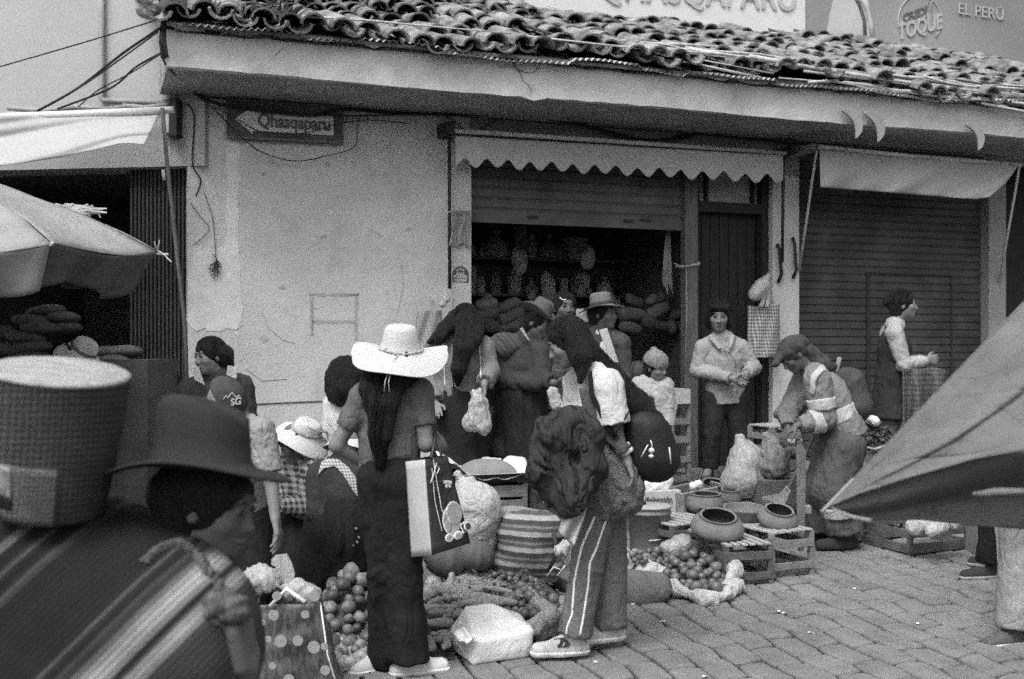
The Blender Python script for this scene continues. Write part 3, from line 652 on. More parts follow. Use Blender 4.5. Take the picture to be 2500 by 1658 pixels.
# moon-shaped ornaments hung from the eave
for i, (x, y, s, lb_) in enumerate([(2084, 300, 1., 'leftmost crescent clay ornament hung under the eave'), (2137, 307, 1.05, 'middle crescent ornament, close right of another, under the eave'), (2385, 332, .95, 'lone crescent ornament hung farthest right under the eave')]):
    c = WP(x-12, y+4, .92); pts = []; R = .13*s
    for t in np.linspace(math.radians(128), math.radians(-62), 18): pts.append(c+WUx*(math.cos(t)*R)+ZU*(math.sin(t)*R*1.0))
    c2 = c+WUx*(-.075*s)+ZU*(-.045*s); a0, a1 = pts[-1], pts[0]
    for t in np.linspace(0, 1, 14)[1:-1]:
        q = lerp(a0, a1, float(t)); pts.append(q+(WUx*.8+ZU*.45)*(math.sin(t*math.pi)*.055*s))
    r_ = root('crescent_ornament', c, lb_, 'ornament', 'crescent ornaments under the eave')
    q = MB(); q.prism(pts, WNx*.02); q.build('crescent', M['grime'], r_, bevel=.004)
    q = MB(); q.tube([c+ZU*R*.9, W((c-WO).dot(WUx), .90, ZS+.06)], .003, 4); q.build('string', M['cable'], r_)
# ------------------------------------------------------------ cables
def cable(pts, r, label, name='cable', grp='cables strung along the house fronts'):
    P_ = [V(p) for p in pts]; out = []
    for i in range(len(P_)-1):
        p0, p1, p2, p3 = P_[max(i-1, 0)], P_[i], P_[i+1], P_[min(i+2, len(P_)-1)]
        for k in range(8):
            t = k/8; out.append(.5*((2*p1)+(p2-p0)*t+(2*p0-5*p1+4*p2-p3)*t*t+(3*p1-p0-3*p2+p3)*t**3))
    out.append(P_[-1]); q = MB(); q.tube(out, r, 6); return tag(q.build(name, M['cable'], None, True), label, 'cable', grp)
w = WP
cable([w(455, 210, .1), w(520, 250, .06), w(620, 268, .1), w(760, 282, .1), w(840, 268, .06), w(1000, 278, .05), w(1270, 282, .05), w(1400, 300, .06), w(1500, 325, .06), w(1580, 342, .06), w(1680, 335, .05), w(1730, 315, .05), w(1950, 340, .05)], .012, 'thick dark cable sagging over the scalloped awning')
cable([w(1270, 280, .07), w(1420, 306, .08), w(1520, 335, .08), w(1610, 345, .08), w(1700, 328, .06), w(1960, 352, .06), w(2400, 385, .06)], .010, 'dark cable running on towards the right end of the eave')
cable([w(460, 215, .12), w(530, 275, .1), w(590, 335, .1), w(640, 372, .1), w(720, 393, .08), w(800, 380, .06), w(865, 358, .04), w(872, 310, .03), w(880, 280, .04)], .004, 'thin wire looping down below the arrow sign')
cable([w(520, 262, .12), w(570, 285, .12), w(640, 322, .12), w(740, 326, .12), w(820, 304, .1), w(900, 293, .06), w(1000, 302, .05)], .004, 'wire crossing the lettering of the arrow sign')
cable([w(456, 205, .14), w(500, 245, .12), w(600, 262, .13), w(800, 282, .1), w(1000, 280, .06)], .007, 'wire just above the lettering of the arrow sign')
cable([w(1175, 318, .06), w(1200, 300, .05), w(1240, 282, .05), w(1300, 276, .05)], .005, 'short wire rising to the right above the awning bar')
cable([w(1085, 300, .05), w(1130, 318, .08), w(1100, 290, .05), w(1060, 276, .04)], .005, 'short loose wire above the left awning bracket')
e0 = P(392, 130, 7.5)
cable([P(392, 68, 7.45), LPt(300, 130, .6), LPt(190, 215, .3), LPt(80, 277, .3)], .010, 'thick cable slanting from the roof corner to the left awning')
cable([P(385, 78, 7.4), LPt(300, 140, .6), LPt(200, 210, .35), LPt(95, 268, .3)], .006, 'thin wire beside the thick slanting cable at left')
cable([P(392, 130, 7.45), LPt(330, 165, .5), LPt(270, 215, .2), LPt(140, 266, .2)], .008, 'cable slanting from the beam corner down to the pipe elbow')
cable([P(390, 133, 7.4), LPt(320, 178, .5), LPt(240, 220, .3), LPt(190, 262, .3)], .005, 'second wire from the beam corner to the pipe elbow')
cable([LPt(-60, 180, .3), LPt(200, 105, .5), P(392, 46, 7.5)], .005, 'single thin wire rising across the pale upper wall')
cable([P(390, 100, 7.45), P(397, 140, 7.45), P(415, 170, 7.6), w(458, 205, .2)], .008, 'cable wrapped round the left end of the eave beam')
cable([w(452, 255, .08), w(466, 262, .06), w(474, 300, .03), w(470, 400, .03), w(490, 440, .02), w(478, 480, .02)], .006, 'wire dropping down the corner of the house')
cable([w(465, 495, .02), w(490, 530, .02), w(510, 562, .02), w(470, 600, .02)], .003, 'thin kinked wire on the plaster near the corner')
cable([w(498, 470, .02), w(520, 540, .02), w(527, 634, .02)], .003, 'thin thread hanging straight on the plaster')
d = root('dried_posy', w(529, 655, .04), 'small dried herb posy hanging on the plaster wall', 'posy'); rr = random.Random(2); mb = MB()
for k in range(26):
    c = w(529+rr.gauss(0, 4), 652+rr.gauss(0, 12), .03); mb.tube([w(528, 636, .03), c, c+V((rr.gauss(0, .02), -.01, rr.gauss(-.01, .02)))], .004, 4)
mb.build('stems', M['lichen'], d)
# ------------------------------------------------------------ bags hanging by the door
M['check_bag'] = mat('check_bag', .42, .1, 12., .2, 120., .8, pat=('check', .030, .22))
M['check_pale'] = mat('check_pale', .42, .1, 12., .2, 120., .8, pat=('check', .022, .6))
hb = root('checked_shopping_bag', WP(1862, 800, .2), 'large checked shopping bag hanging by straps at the door edge', 'bag')
mb = MB(); mb.sheet(lambda s, t: WP(lerp(1825, 1902, s)+lerp(0, 5, t)*math.sin(s*3), lerp(745, 872, t)+3*math.sin(s*5), .10+.07*math.sin(math.pi*s)**.6*(.4+.6*t)+.008*math.sin(s*14+t*6)), 18, 24, .006); mb.sheet(lambda s, t: WP(lerp(1827, 1900, s), lerp(748, 870, t), .09-.03*math.sin(math.pi*s)), 8, 8, .006); mb.build('body', M['check_bag'], hb, True)
for (x, dx) in ((1857, 6), (1872, 5)):
    mb = MB(); mb.sheet(lambda s, t: WP(lerp(x, 1876, t)+dx*(s-.5)*2*(1-.3*t)+2*math.sin(t*6), lerp(750, 672, t), .17+.01*s-.04*t), 3, 12, .004); mb.build('strap', M['check_pale'], hb, True)
M['film'] = mat('film', .46, .22, 14., .5, 60., .32, spec=.6, crease=.004, csc=9., fine=.02, st=(1.4, 1.4, .6)); M['film'].node_tree.nodes['Principled BSDF'].inputs['Alpha'].default_value = .62
def plasticblob(name, label, prims, m, h=.01, amp=.008, fr=45, seed=0, cat='bag', lo=None, part='film', grp=None, cutz=None, st=(1, 1, .45)):
    pts = np.array([list(p[0]) for p in prims]+[list(p[1]) for p in prims]); R = max(max(p[2], p[3]) for p in prims)
    f = Field(pts.min(0)-R, pts.max(0)+R, h)
    for p in prims: f.cone(p[0], p[1], p[2], p[3], p[4] if len(p) > 4 else .04, flat=p[5] if len(p) > 5 else None)
    f.noise(amp*.7, fr*.9, seed, (1, 1, .3), True); f.noise(amp*.5, fr*1.7, seed+2, (.9, .9, .5), True); f.noise(amp*.25, fr*3, seed+5, (1, 1, .7))
    if cutz is not None: f.cut((0, 0, cutz), (0, 0, -1))
    base = V(((pts[:, 0].min()+pts[:, 0].max())/2, (pts[:, 1].min()+pts[:, 1].max())/2, cutz if cutz is not None else pts[:, 2].min()))
    r = root(name, base, label, cat, grp); f.mesh(part, m, r); return r
plasticblob('net_bag', 'small knotted see-through bag hanging above the checked bag', [(WP(1876, 672, .15), WP(1862, 695, .18), .012, .05), (WP(1862, 695, .18), WP(1842, 718, .18), .05, .055)], M['film'], .009)
cb = root('checked_cloth', WP(1040, 790, .05), 'pale checked cloth bag pinned on the wall left of the shop', 'bag')
mb = MB(); mb.sheet(lambda s, t: WP(lerp(1022, 1078, s)-t*12*(1-s), lerp(757, 850, t)+2*math.sin(s*7), .02+.03*math.sin(s*6+t*2)**2), 12, 16, .005); mb.build('cloth', M['check_pale'], cb, True)
# string hank and tie inside the shop
hk = root('rope_hank', WP(1622, 580, -.4), 'pale hank of cords hanging inside the open shop', 'rope'); mb = MB()
for k in range(9): mb.tube([WP(1627+k*1.2, 560, -.35), WP(1624+k*2.2-4, 640, -.35), WP(1618+k*3, 690+(k*37 % 30), -.35)], .005, 4)
mb.build('cords', M['grime'], hk)
ti = root('tied_plastic_strip', WP(1680, 648, .0), 'shiny plastic strip tied round the wooden door post', 'strip'); mb = MB()
mb.sheet(lambda s, t: WP(lerp(1676, 1709, s), lerp(650, 643, s)+(t-.5)*lerp(3, 9, s), -.02+.01*math.sin(s*9)), 12, 3, .003); mb.tube([WP(1645, 642, -.05), WP(1660, 650, -.03), WP(1676, 648, -.02)], .006, 5); mb.tube([WP(1648, 650, -.05), WP(1664, 653, -.03), WP(1676, 650, -.02)], .004, 5); mb.tube([WP(1676, 652, -.03), WP(1677, 760, -.03), WP(1674, 900, -.03)], .004, 5); mb.build('film', M['film'], ti, True)
# ------------------------------------------------------------ people
def skinm(n, v): return mat(n, v, .10, 12., .15, 160., .6, spec=.35, fine=.02)
SK = skinm('skin', .17); SKD = skinm('skin_dark', .10); M['eye'] = mat('eye', .02, .1, 5., 0, 50., .3); M['lip'] = mat('lip', .105, .1, 20., 0, 50., .6)
HAIR = mat('hair', .013, .6, 30., 1.0, 60., .5, st=(5, 5, .25), spec=.22)
def cloth(n, v, pat=None, a=.22, bump=.35, bsc=130., rough=.92, fine=.06, sc=7., crease=.0065, csc=11.): return mat(n, v, a, sc, bump, bsc, rough, pat=pat, fine=fine, crease=crease, csc=csc, spec=.15, st=(1, 1, .5))
BROW = mat('brow', .045, .3, 30., 0, 50., .8)
FELT = cloth('felt', .085, a=.2, crease=0); FELTL = cloth('felt_light', .13, crease=0); STRAW = mat('straw', .50, .08, 6., .5, 190., .85, fine=.08); BAND = cloth('band', .05); SOLE = cloth('sole', .6); SHOED = cloth('shoe_dark', .04)
def hatpart(parent, c, up, fw, rt, rb, h, R, mat_, wave=0, wk=2, ph=0., dish=0., pinch=0., slope=0., ex=.88, name='hat', band=None, bz=.03, bh=.03, drop=0., seg=64):
    Mx = frame(c, up, fw)
    pr = [(0, h*.97), (rt*.35, h*.99), (rt*.68, h*.985), (rt*.9, h*.93), (rt, h*.82), (lerp(rt, rb, .5), h*.42), (rb, .012), (rb+.012, .002), (lerp(rb, R, .35), dish*.2), (lerp(rb, R, .7), dish*.6), (R-.004, dish), (R, dish-.003), (R-.005, dish-.007), (lerp(rb, R, .5), dish*.35-.007), (rb-.002, -.008), (rb-.01, 0), (rt*.9, h*.8), (0, h*.9)]
    def wob(x, y, z, a, r):
        if r > rb: q = (r-rb)/(R-rb); z += wave*q*math.sin(wk*a+ph)+wave*.3*q*math.sin((wk+1)*a+ph*2)-drop*q*q
        if z > h*.6 and pinch: d = max(0, 1-abs(x)/(rt*.55)); z -= pinch*d*max(0, (.4+y/rt)); 
        if r <= rb and z > 0: z -= slope*max(-.05, y)*(z/h)**2
        return x*ex if r <= rb else x*(ex+(1-ex)*min(1, (r-rb)/(R-rb))), y, z
    b = MB(); b.lathe(pr, Mx, seg, wob); o = b.build(name, mat_, parent, True)
    if band:
        b = MB(); rr0 = lerp(rb, rt, bz/h/2)+.003; rr1 = lerp(rb, rt, min(1, (bz+bh)/h/1.6))+.003
        b.lathe([(rr0, .006), (rr0+.001, .006+bh), (rr1-.004, .006+bh), (rr0-.006, .006)], Mx, seg, lambda x, y, z, a, r: (x*ex, y, z), closed=True)
        b.build('hat_band', band, o, True)
    return o
class Person:
    def __init__(s, label, Y, J, look=(0, -1, 0), up=(0, 0, 1), sc=1., skin=None, h=.011, build=1., hands=(None, None), group=None, foot=None, hs=1., face=True, shl=.19):
        s.s = sc; s.h = h; j = {k: P(v[0], v[1], Y+(v[2] if len(v) > 2 else 0)) for k, v in J.items()}; s.j = j; s.b = build
        N, Pv = j['N'], j['P']; j.setdefault('C', lerp(Pv, N, .62))
        rt = (j['SR']-j['SL']); s.fw = rt.cross(N-Pv).normalized(); s.rt = rt.normalized(); sp = (N-Pv).normalized(); s.sp = sp
        hipd = V((s.rt.x, s.rt.y, 0)); hipd = hipd.normalized() if hipd.length > .2 else V((1, 0, 0)); s.hip = hipd
        for sd, q in (('L', -1), ('R', 1)):
            j.setdefault('H'+sd, Pv+hipd*(.085*sc*q)+V((0, 0, -.04*sc)))
            g = gz(j['P'].y) if foot is None else foot
            j.setdefault('A'+sd, V((j['H'+sd].x, j['H'+sd].y, g+.075)))
            j.setdefault('K'+sd, lerp(j['H'+sd], j['A'+sd], .5)+s.fw*.03)
            j.setdefault('T'+sd, j['A'+sd]+V((s.fw.x, s.fw.y, 0))*(.15*sc)+V((0, 0, -.045)))
        base = (j['AL']+j['AR'])/2; base.z = min(j['TL'].z, j['TR'].z)-.03
        s.root = root('person', base, label, 'person', group); s.skin = skin or SK; s.look = V(look).normalized(); s.up = V(up).normalized()
        pts = np.array([list(v) for v in j.values()]); f = Field(pts.min(0)-.16, pts.max(0)+.16, min(h, .0075) if face or h < .01 else h); s.fl = (pts.min(0)-.22, pts.max(0)+.22)
        S = sc; B = build*S
        fx = (s.fw, 1.35)
        f.cone(Pv, j['C'], .125*B, .128*B, .04, flat=fx); f.cone(j['C'], lerp(j['C'], N, .8), .128*B, .07*S, .04, flat=fx)
        f.cone(j['HL'], j['HR'], .09*B, .09*B, .04)
        for sd in 'LR':
            f.cone(N, j['S'+sd], .05*S, .052*S, .04); f.cone(j['S'+sd], j['E'+sd], .047*B, .036*B, .02); f.cone(j['E'+sd], j['W'+sd], .036*B, .025*S, .015)
            f.cone(j['H'+sd], j['K'+sd], .08*B, .052*B, .03); f.cone(j['K'+sd], j['A'+sd], .052*B, .035*S, .02); f.cone(j['A'+sd], j['T'+sd], .036*S, .03*S, .02)
        H = j['H']; s.hs = hs*S; f.cone(N, H-s.look*.02*S-s.up*.05*S, .05*S, .05*S, .03); s.head(f, H)
        for sd, hd in zip('LR', hands):
            w = j['W'+sd]; d0 = (w-j['E'+sd]).normalized()
            if hd is None: n = s.fw if abs(d0.dot(s.fw)) < .9 else V((0, 0, 1)); s.hand(f, w, d0, n, .35, 1 if sd == 'L' else -1)
            else: s.hand(f, w, V(hd[0]).normalized(), V(hd[1]).normalized(), hd[2], hd[3] if len(hd) > 3 else (1 if sd == 'L' else -1), hd[4] if len(hd) > 4 else 1.)
        s.body = f.mesh('body', s.skin, s.root)
        if face: s.face()
    def hf(s, a, b, c):   # head frame to world: right, forward, up
        M_ = s.HM; return M_ @ V((a*s.hs, b*s.hs, c*s.hs))
    def head(s, f, H):
        s.HM = frame(H, s.up, s.look); M_ = s.HM; k = s.hs; g = s.hf
        f.ell(g(0, -.012, .02), (.074*k, .092*k, .092*k), M_, .02); f.ell(g(0, .022, -.045), (.056*k, .066*k, .066*k), M_, .03); f.ell(g(0, .060, -.088), (.024*k, .022*k, .02*k), M_, .025)
        for q in (-1, 1):
            f.ell(g(.036*q, .055, -.02), (.026*k, .026*k, .026*k), M_, .02); f.ell(g(.076*q, -.008, -.008), (.008*k, .018*k, .030*k), M_, .006)
            f.ell(g(.030*q, .089, .014), (.017*k, .012*k, .010*k), M_, .012, sub=True)
            f.ell(g(.030*q, .078, .012), (.014*k, .010*k, .010*k), M_, .006)
        f.cone(g(0, .080, .016), g(0, .102, -.026), .007*k, .011*k, .014)
        for q in (-1, 1): f.ell(g(.011*q, .090, -.030), (.009*k, .009*k, .007*k), M_, .008)
        f.cone(g(-.03, .076, .034), g(.03, .076, .034), .009*k, .009*k, .012)
        f.ell(g(0, .079, -.052), (.024*k, .012*k, .007*k), M_, .008); f.ell(g(0, .077, -.064), (.020*k, .012*k, .008*k), M_, .008)
    def face(s):
        g = s.hf; k = s.hs
        for q in (-1, 1):
            b = MB(); b.lathe([(0, -.004*k), (.008*k, -.002*k), (.0115*k, .001*k), (.008*k, .004*k), (0, .005*k)], frame(g(.030*q, .0845, .0125), s.look, s.up), 12, ey=.6); b.build('eye', M['eye'], s.root, True)
            b = MB(); b.tube([g(.014*q, .0865, .030), g(.030*q, .0875, .037), g(.048*q, .076, .030)], .0024*k, 5); b.build('eyebrow', BROW, s.root, True)
        b = MB(); b.tube([g(-.024, .080, -.058), g(-.010, .0895, -.056), (g(0, .0905, -.0575)), g(.010, .0895, -.056), g(.024, .080, -.058)], .0055*k, 6, rfn=lambda t: k*(.0015+.0050*math.sin(math.pi*t))); b.build('lips', M['lip'], s.root, True)
    def hand(s, f, w, d, n, curl, side, sz=1.):
        k = s.s*sz; lat = d.cross(n).normalized()*side; n = (n-d*n.dot(d)).normalized()
        kn = []
        for i in range(4):
            b0 = w+d*(.012*k)+lat*((i-1.5)*.011*k); b1 = w+d*((.082-.006*abs(i-1.2))*k)+lat*((i-1.5)*.0205*k); f.cone(b0, b1, .014*k, .0115*k, .012); kn.append(b1)
        L = (.068, .078, .072, .056)
        for i in range(4):
            p = kn[i]; a = curl*.5+.05*i; dd = (d+lat*((i-1.5)*.06)).normalized()
            for q, fr in enumerate((.45, .32, .25)):
                v = dd*math.cos(a)+n*math.sin(a); p2 = p+v*(L[i]*fr*k); f.cone(p, p2, (.0086-.0007*q)*k, (.0080-.0009*q)*k, .001); p = p2; a += curl*(.9 if q == 0 else .7)
        t0 = w+d*(.022*k)-lat*(.026*k); v = (d*.65-lat*.65+n*(.2+curl*.35)).normalized(); t1 = t0+v*(.045*k); v2 = (d*.85-lat*(.25-curl*.25)+n*(.2+curl*.5)).normalized(); t2 = t1+v2*(.03*k); t3 = t2+v2*(.024*k)
        f.cone(w+d*.01, t0, .016*k, .014*k, .01); f.cone(t0, t1, .0135*k, .011*k, .008); f.cone(t1, t2, .0105*k, .0095*k, .002); f.cone(t2, t3, .0095*k, .008*k, .002)
    def field(s, h=None, lo=None, hi=None): return Field(s.fl[0] if lo is None else lo, s.fl[1] if hi is None else hi, h or s.h)
    def top(s, m, infl=.02, hem=.08, sleeve=1., flare=1.05, name='shirt', fold=.006, ff=26, seed=1, extra=None, lower=True, cuff=.0, neck=True, arms='LR', k=.035, parent=None, fat=1.):
        f = s.field(); j = s.j; B = s.b*s.s; S = s.s; fx = (s.fw, 1.3); Pv, N, C = j['P'], j['N'], j['C']
        f.cone(lerp(Pv, C, .3), C, (.125*B+infl)*fat, .130*B+infl, k, flat=fx)
        bt = Pv-s.sp*hem; f.cone(lerp(Pv, C, .3), bt, (.128*B+infl)*fat, (.128*B+infl)*flare*fat, k, flat=(s.fw, 1.2), cap=True)
        f.cone(C, lerp(C, N, .8), .128*B+infl, .065*S+infl*.7, k, flat=fx)
        if neck: f.cone(lerp(C, N, .9), N+(N-C).normalized()*.015, .07*S, .058*S, .02, cap=True)
        for sd in arms:
            Sh, E, Wr = j['S'+sd], j['E'+sd], j['W'+sd]; r0 = .051*B+infl*.9; r1 = .039*B+infl*.85
            f.cone(N, Sh, .046*S+infl*.45, .047*S+infl*.75, k)
            if sleeve <= .5: e = lerp(Sh, E, sleeve*2); f.cone(Sh, e, r0, r1*1.08, k*.7, cap=True)
            else:
                f.cone(Sh, E, r0, r1, k*.7); e = lerp(E, Wr, (sleeve-.5)*2); f.cone(E, e, r1, .028*S+infl*.7+cuff, .02, cap=True)
        if extra: extra(f)
        if fold: f.noise(fold*.7, ff*1.3, seed, (1, 1, .75), True); f.noise(fold*.35, ff*3.2, seed+9, (1, 1, .8), True)
        for sd in arms:
            if sleeve > .5: f.wrink(j['E'+sd], j['W'+sd]-j['S'+sd], .12, .034, fold*1.7, seed); f.wrink(lerp(j['E'+sd], j['W'+sd], .75), j['W'+sd]-j['E'+sd], .08, .028, fold*1.3, seed+1)
            f.wrink(lerp(j['S'+sd], N, .25)-s.sp*.06, (j['E'+sd]-C), .12, .045, fold*1.2, seed+2)
        f.wrink(Pv+s.sp*.06+s.fw*.08, s.sp, .22, .06, fold*1.1, seed+3); f.wrink(Pv+s.sp*.06-s.fw*.08, s.sp+s.rt*.3, .22, .055, fold*1.1, seed+4)
        return f.mesh(name, m, s.root if parent is None else parent)
    def pants(s, m, infl=.012, flare=.0, end=.92, name='trousers', fold=.006, seed=3, waist=.05, knee=0., extra=None):
        f = s.field(); j = s.j; B = s.b*s.s
        f.cone(j['P']+s.sp*waist, (j['HL']+j['HR'])/2, .118*B+infl, .125*B+infl, .03, flat=(s.fw, 1.2), cap0=True); f.cone(j['HL'], j['HR'], .085*B+infl, .085*B+infl, .03)
        for sd in 'LR':
            Hh, K, A = j['H'+sd], j['K'+sd], j['A'+sd]; e = lerp(K, A, end)
            f.cone(Hh, K, .088*B+infl, .062*B+infl+knee, .02); f.cone(K, e, .062*B+infl+knee, .048*B+infl+flare, .015, cap=True)
        if extra: extra(f)
        if fold: f.noise(fold*.7, 24, seed, (1, 1, .45), True); f.noise(fold*.35, 60, seed+3, (1, 1, .7))
        if fold:
            for sd in 'LR': f.wrink(j['K'+sd], j['A'+sd]-j['H'+sd], .16, .055, fold*1.5, seed); f.wrink(lerp(j['K'+sd], j['A'+sd], .82), j['A'+sd]-j['K'+sd], .13, .045, fold*1.7, seed+1); f.wrink(j['H'+sd], s.hip+s.sp*.6, .14, .045, fold*1.1, seed+2)
        return f.mesh(name, m, s.root)
    def skirt(s, m, ln=.6, r0=.15, r1=.24, name='skirt', fold=.012, seed=4, flat=1.1):
        j = s.j; p0 = j['P']+s.sp*.05; p1 = V((j['P'].x, j['P'].y, j['P'].z-ln)); p1 = lerp(p1, V(((j['AL'].x+j['AR'].x)/2, (j['AL'].y+j['AR'].y)/2, p1.z)), .6)
        f = Field(np.minimum(p0, p1)-r1*1.1, np.maximum(p0, p1)+r1*1.1, s.h); f.cone(p0, p1, r0*s.s, r1*s.s, .0, flat=(s.fw, flat), cap=True)
        f.noise(fold, 22, seed, (1, 1, .12), True); f.noise(fold*.3, 60, seed+1, (1, 1, .3)); return f.mesh(name, m, s.root)
    def shoes(s, m, sole=None, sz=1., h=.007):
        for sd in 'LR':
            A, T = s.j['A'+sd], s.j['T'+sd]; d = V((T.x-A.x, T.y-A.y, 0)).normalized(); g = min(A.z-.07, T.z-.028); k = s.s*sz
            z0 = T.z-.030*s.s; hp = V((A.x, A.y, z0+.03*k))-d*.035*k; tp = hp+d*(.19*k); tp.z = z0+.022*k
            def prims(f, inf):
                f.cone(hp, lerp(hp, tp, .5), .034*k+inf, .040*k+inf, .02); f.cone(lerp(hp, tp, .5), tp, .040*k+inf, .036*k+inf, .02)
                f.cone(V((A.x, A.y, z0+.035*k)), V((A.x, A.y, z0+.085*k))+d*.0, .038*k+inf, .040*k+inf, .02, cap=True); f.cone(V((A.x, A.y, z0+.075*k)), lerp(hp, tp, .62)+V((0, 0, .02)), .034*k+inf, .03*k+inf, .02)
            bb = (np.minimum(hp, tp)-.09, np.maximum(hp, tp)+.15)
            f = Field(*bb, h); prims(f, 0); f.cut((0, 0, z0), (0, 0, -1)); o = f.mesh('shoe', m, s.root)
            if sole: f = Field(*bb, h); prims(f, .006); f.cut((0, 0, z0-.003), (0, 0, -1)); f.cut((0, 0, z0+.022*k), (0, 0, 1)); f.mesh('sole', sole, o)
    def hair(s, strands, cap=True, m=None, infl=.012, h=None, fr=.0, name='hair', fold=.004, back=True, cl=0.045, hat=False):
        H = s.j['H']; g = s.hf; k = s.hs; pts = [list(g(x, y, z)) for x in (-.1, .1) for y in (-.12, .1) for z in (-.1, .13)]
        for st in strands:
            for p in st[0]: pts.append(list(p))
        pts = np.array(pts); R = max([max(st[1]) for st in strands]+[.03]); f = Field(pts.min(0)-R, pts.max(0)+R, h or min(s.h, .009))
        if cap:
            f.ell(g(0, -.018, .028), (.078*k+infl*.7, .093*k+infl*.6, .092*k+infl), s.HM, .02)
            f.ell(g(0, .075, -.030), (.062*k, .05*k, (.052+cl)*k), s.HM, .015, sub=True)
            if back: f.ell(g(0, -.052, -.03), (.07*k, .055*k, .08*k), s.HM, .02)
        if hat: f.cut(g(0, 0, .05), s.HM.to_3x3().col[2])
        for st in strands:
            ps, rs = st[0], st[1]; kk = st[2] if len(st) > 2 else .03; fl = st[3] if len(st) > 3 else None
            for i in range(len(ps)-1): f.cone(ps[i], ps[i+1], rs[min(i, len(rs)-1)], rs[min(i+1, len(rs)-1)], kk, flat=fl)
        f.noise(fold, 110, 3, (1, 1, .12), True); f.noise(fold*.6, 60, 8, (1, 1, .3)); return f.mesh(name, m or HAIR, s.root)
    def wisps(s, paths=(), n=110, cap=True, seed=1, infl=.013, r=.0022):
        rr = random.Random(seed); b = MB(); g = s.hf; k = s.hs
        if cap:
            for i in range(n):
                a = rr.uniform(-math.pi, math.pi); t0 = rr.uniform(.05, .5); t1 = rr.uniform(1.1, 1.9) if math.cos(a) < .45 else rr.uniform(.7, .95); pts = []
                for q in range(7):
                    t = lerp(t0, t1, q/6); aa = a+.10*math.sin(q*.8+i); e = infl+rr.uniform(.0, .003); pts.append(g(math.sin(aa)*math.sin(t)*(.078+e), -.018+math.cos(aa)*math.sin(t)*(.093+e), .028+math.cos(t)*(.092+e)))
                b.tube(pts, r*k, 4)
        for (ps, rs) in paths:
            for i in range(46):
                a = rr.uniform(0, 6.28); off = rr.uniform(.85, 1.12); e = rr.uniform(.75, 1.); pts = []; m_ = len(ps)
                for q in range(m_*3-2):
                    x = q/3*e; i0 = min(m_-2, int(x)); c = lerp(V(ps[i0]), V(ps[i0+1]), x-i0); rd = lerp(rs[min(i0, len(rs)-1)], rs[min(i0+1, len(rs)-1)], x-i0)
                    d = (V(ps[i0+1])-V(ps[i0])).normalized(); u = d.orthogonal().normalized(); w_ = d.cross(u); aa = a+.15*math.sin(q*.6+i); pts.append(c+(u*math.cos(aa)+w_*math.sin(aa))*rd*off)
                b.tube(pts, r, 4)
        return b.build('hair_strands', HAIR, s.root, True)
    def strap(s, pts, w, m, name='strap', th=.006):
        b = MB(); n = len(pts); pts = [V(p) for p in pts]
        def fn(a, t):
            x = t*(n-1); i = min(n-2, int(x)); p = lerp(pts[i], pts[i+1], x-i); d = (pts[i+1]-pts[i]).normalized(); lt = d.cross(V((0, -1, .15))).normalized(); return p+lt*((a-.5)*w)
        b.sheet(fn, 3, (n-1)*5, th); return b.build(name, m, s.root, True)
# ---- A: young woman in the broad pale sun hat, seen from behind, bending left
YA = 5.3
A = Person('young woman seen from behind in a wide pale sun hat and dark wide trousers', YA,
  {'H': (966, 898, .0), 'N': (964, 938, .03), 'P': (950, 1128, .03), 'C': (955, 1010, .03), 'SL': (888, 968, .02), 'SR': (1024, 958, .0), 'EL': (822, 1088, .0), 'ER': (1040, 1085, -.03),
   'WL': (905, 1140, .10), 'WR': (1080, 1088, .16), 'HL': (928, 1170), 'HR': (972, 1170), 'KL': (940, 1395, .0), 'KR': (985, 1395, -.02), 'AL': (948, 1588, .12), 'AR': (990, 1602, -.02), 'TL': (922, 1622, .08), 'TR': (1052, 1626, .03)},
  look=(-.75, .55, -.45), up=(-.25, .05, 1), h=.008, hands=((V((.5, .5, -.3)), V((0, 1, 0)), .5), (V((-.2, .9, .1)), V((-1, 0, 0)), .9)), build=.98)
TEE = cloth('grey_tee', .105, a=.12); BLK = cloth('black_cloth', .014, a=.3, fine=.02)
A.top(TEE, .014, hem=.03, sleeve=.32, flare=1.0, name='t_shirt', fold=.005, seed=5)
def wide(f):
    f.cone(P(952, 1165, YA+.03), P(955, 1280, YA+.03), .115, .105, .03, flat=((0, 1, 0), 1.1)); f.cone(P(938, 1230, YA+.03), P(948, 1600, YA+.06), .075, .088, .03); f.cone(P(972, 1230, YA), P(992, 1520, YA-.02), .09, .085, .03); f.cone(P(992, 1520, YA-.02), P(996, 1612, YA-.02), .085, .10, .03, cap=True)
A.pants(BLK, .016, .03, .99, fold=.008, extra=wide, waist=.02)
A.shoes(cloth('shoe_white', .5, crease=.002), SOLE, 1.12)
A.hair([([P(950, 905, YA-.05), P(935, 985, YA-.11), P(925, 1060, YA-.12), P(930, 1135, YA-.11)], [.06, .055, .045, .02], .03, ((0, 1, 0), 1.6)), ([P(975, 905, YA-.04), P(950, 985, YA-.12), P(945, 1070, YA-.13)], [.05, .04, .02], .03), ([P(915, 905, YA-.02), P(900, 950, YA-.08), P(918, 1040, YA-.1)], [.05, .04, .02], .03)], m=HAIR, fold=.005, hat=True)
A.wisps([([P(955, 905, YA-.05), P(935, 985, YA-.11), P(925, 1060, YA-.12), P(928, 1150, YA-.11)], [.05, .055, .045, .02])], cap=False, seed=3)
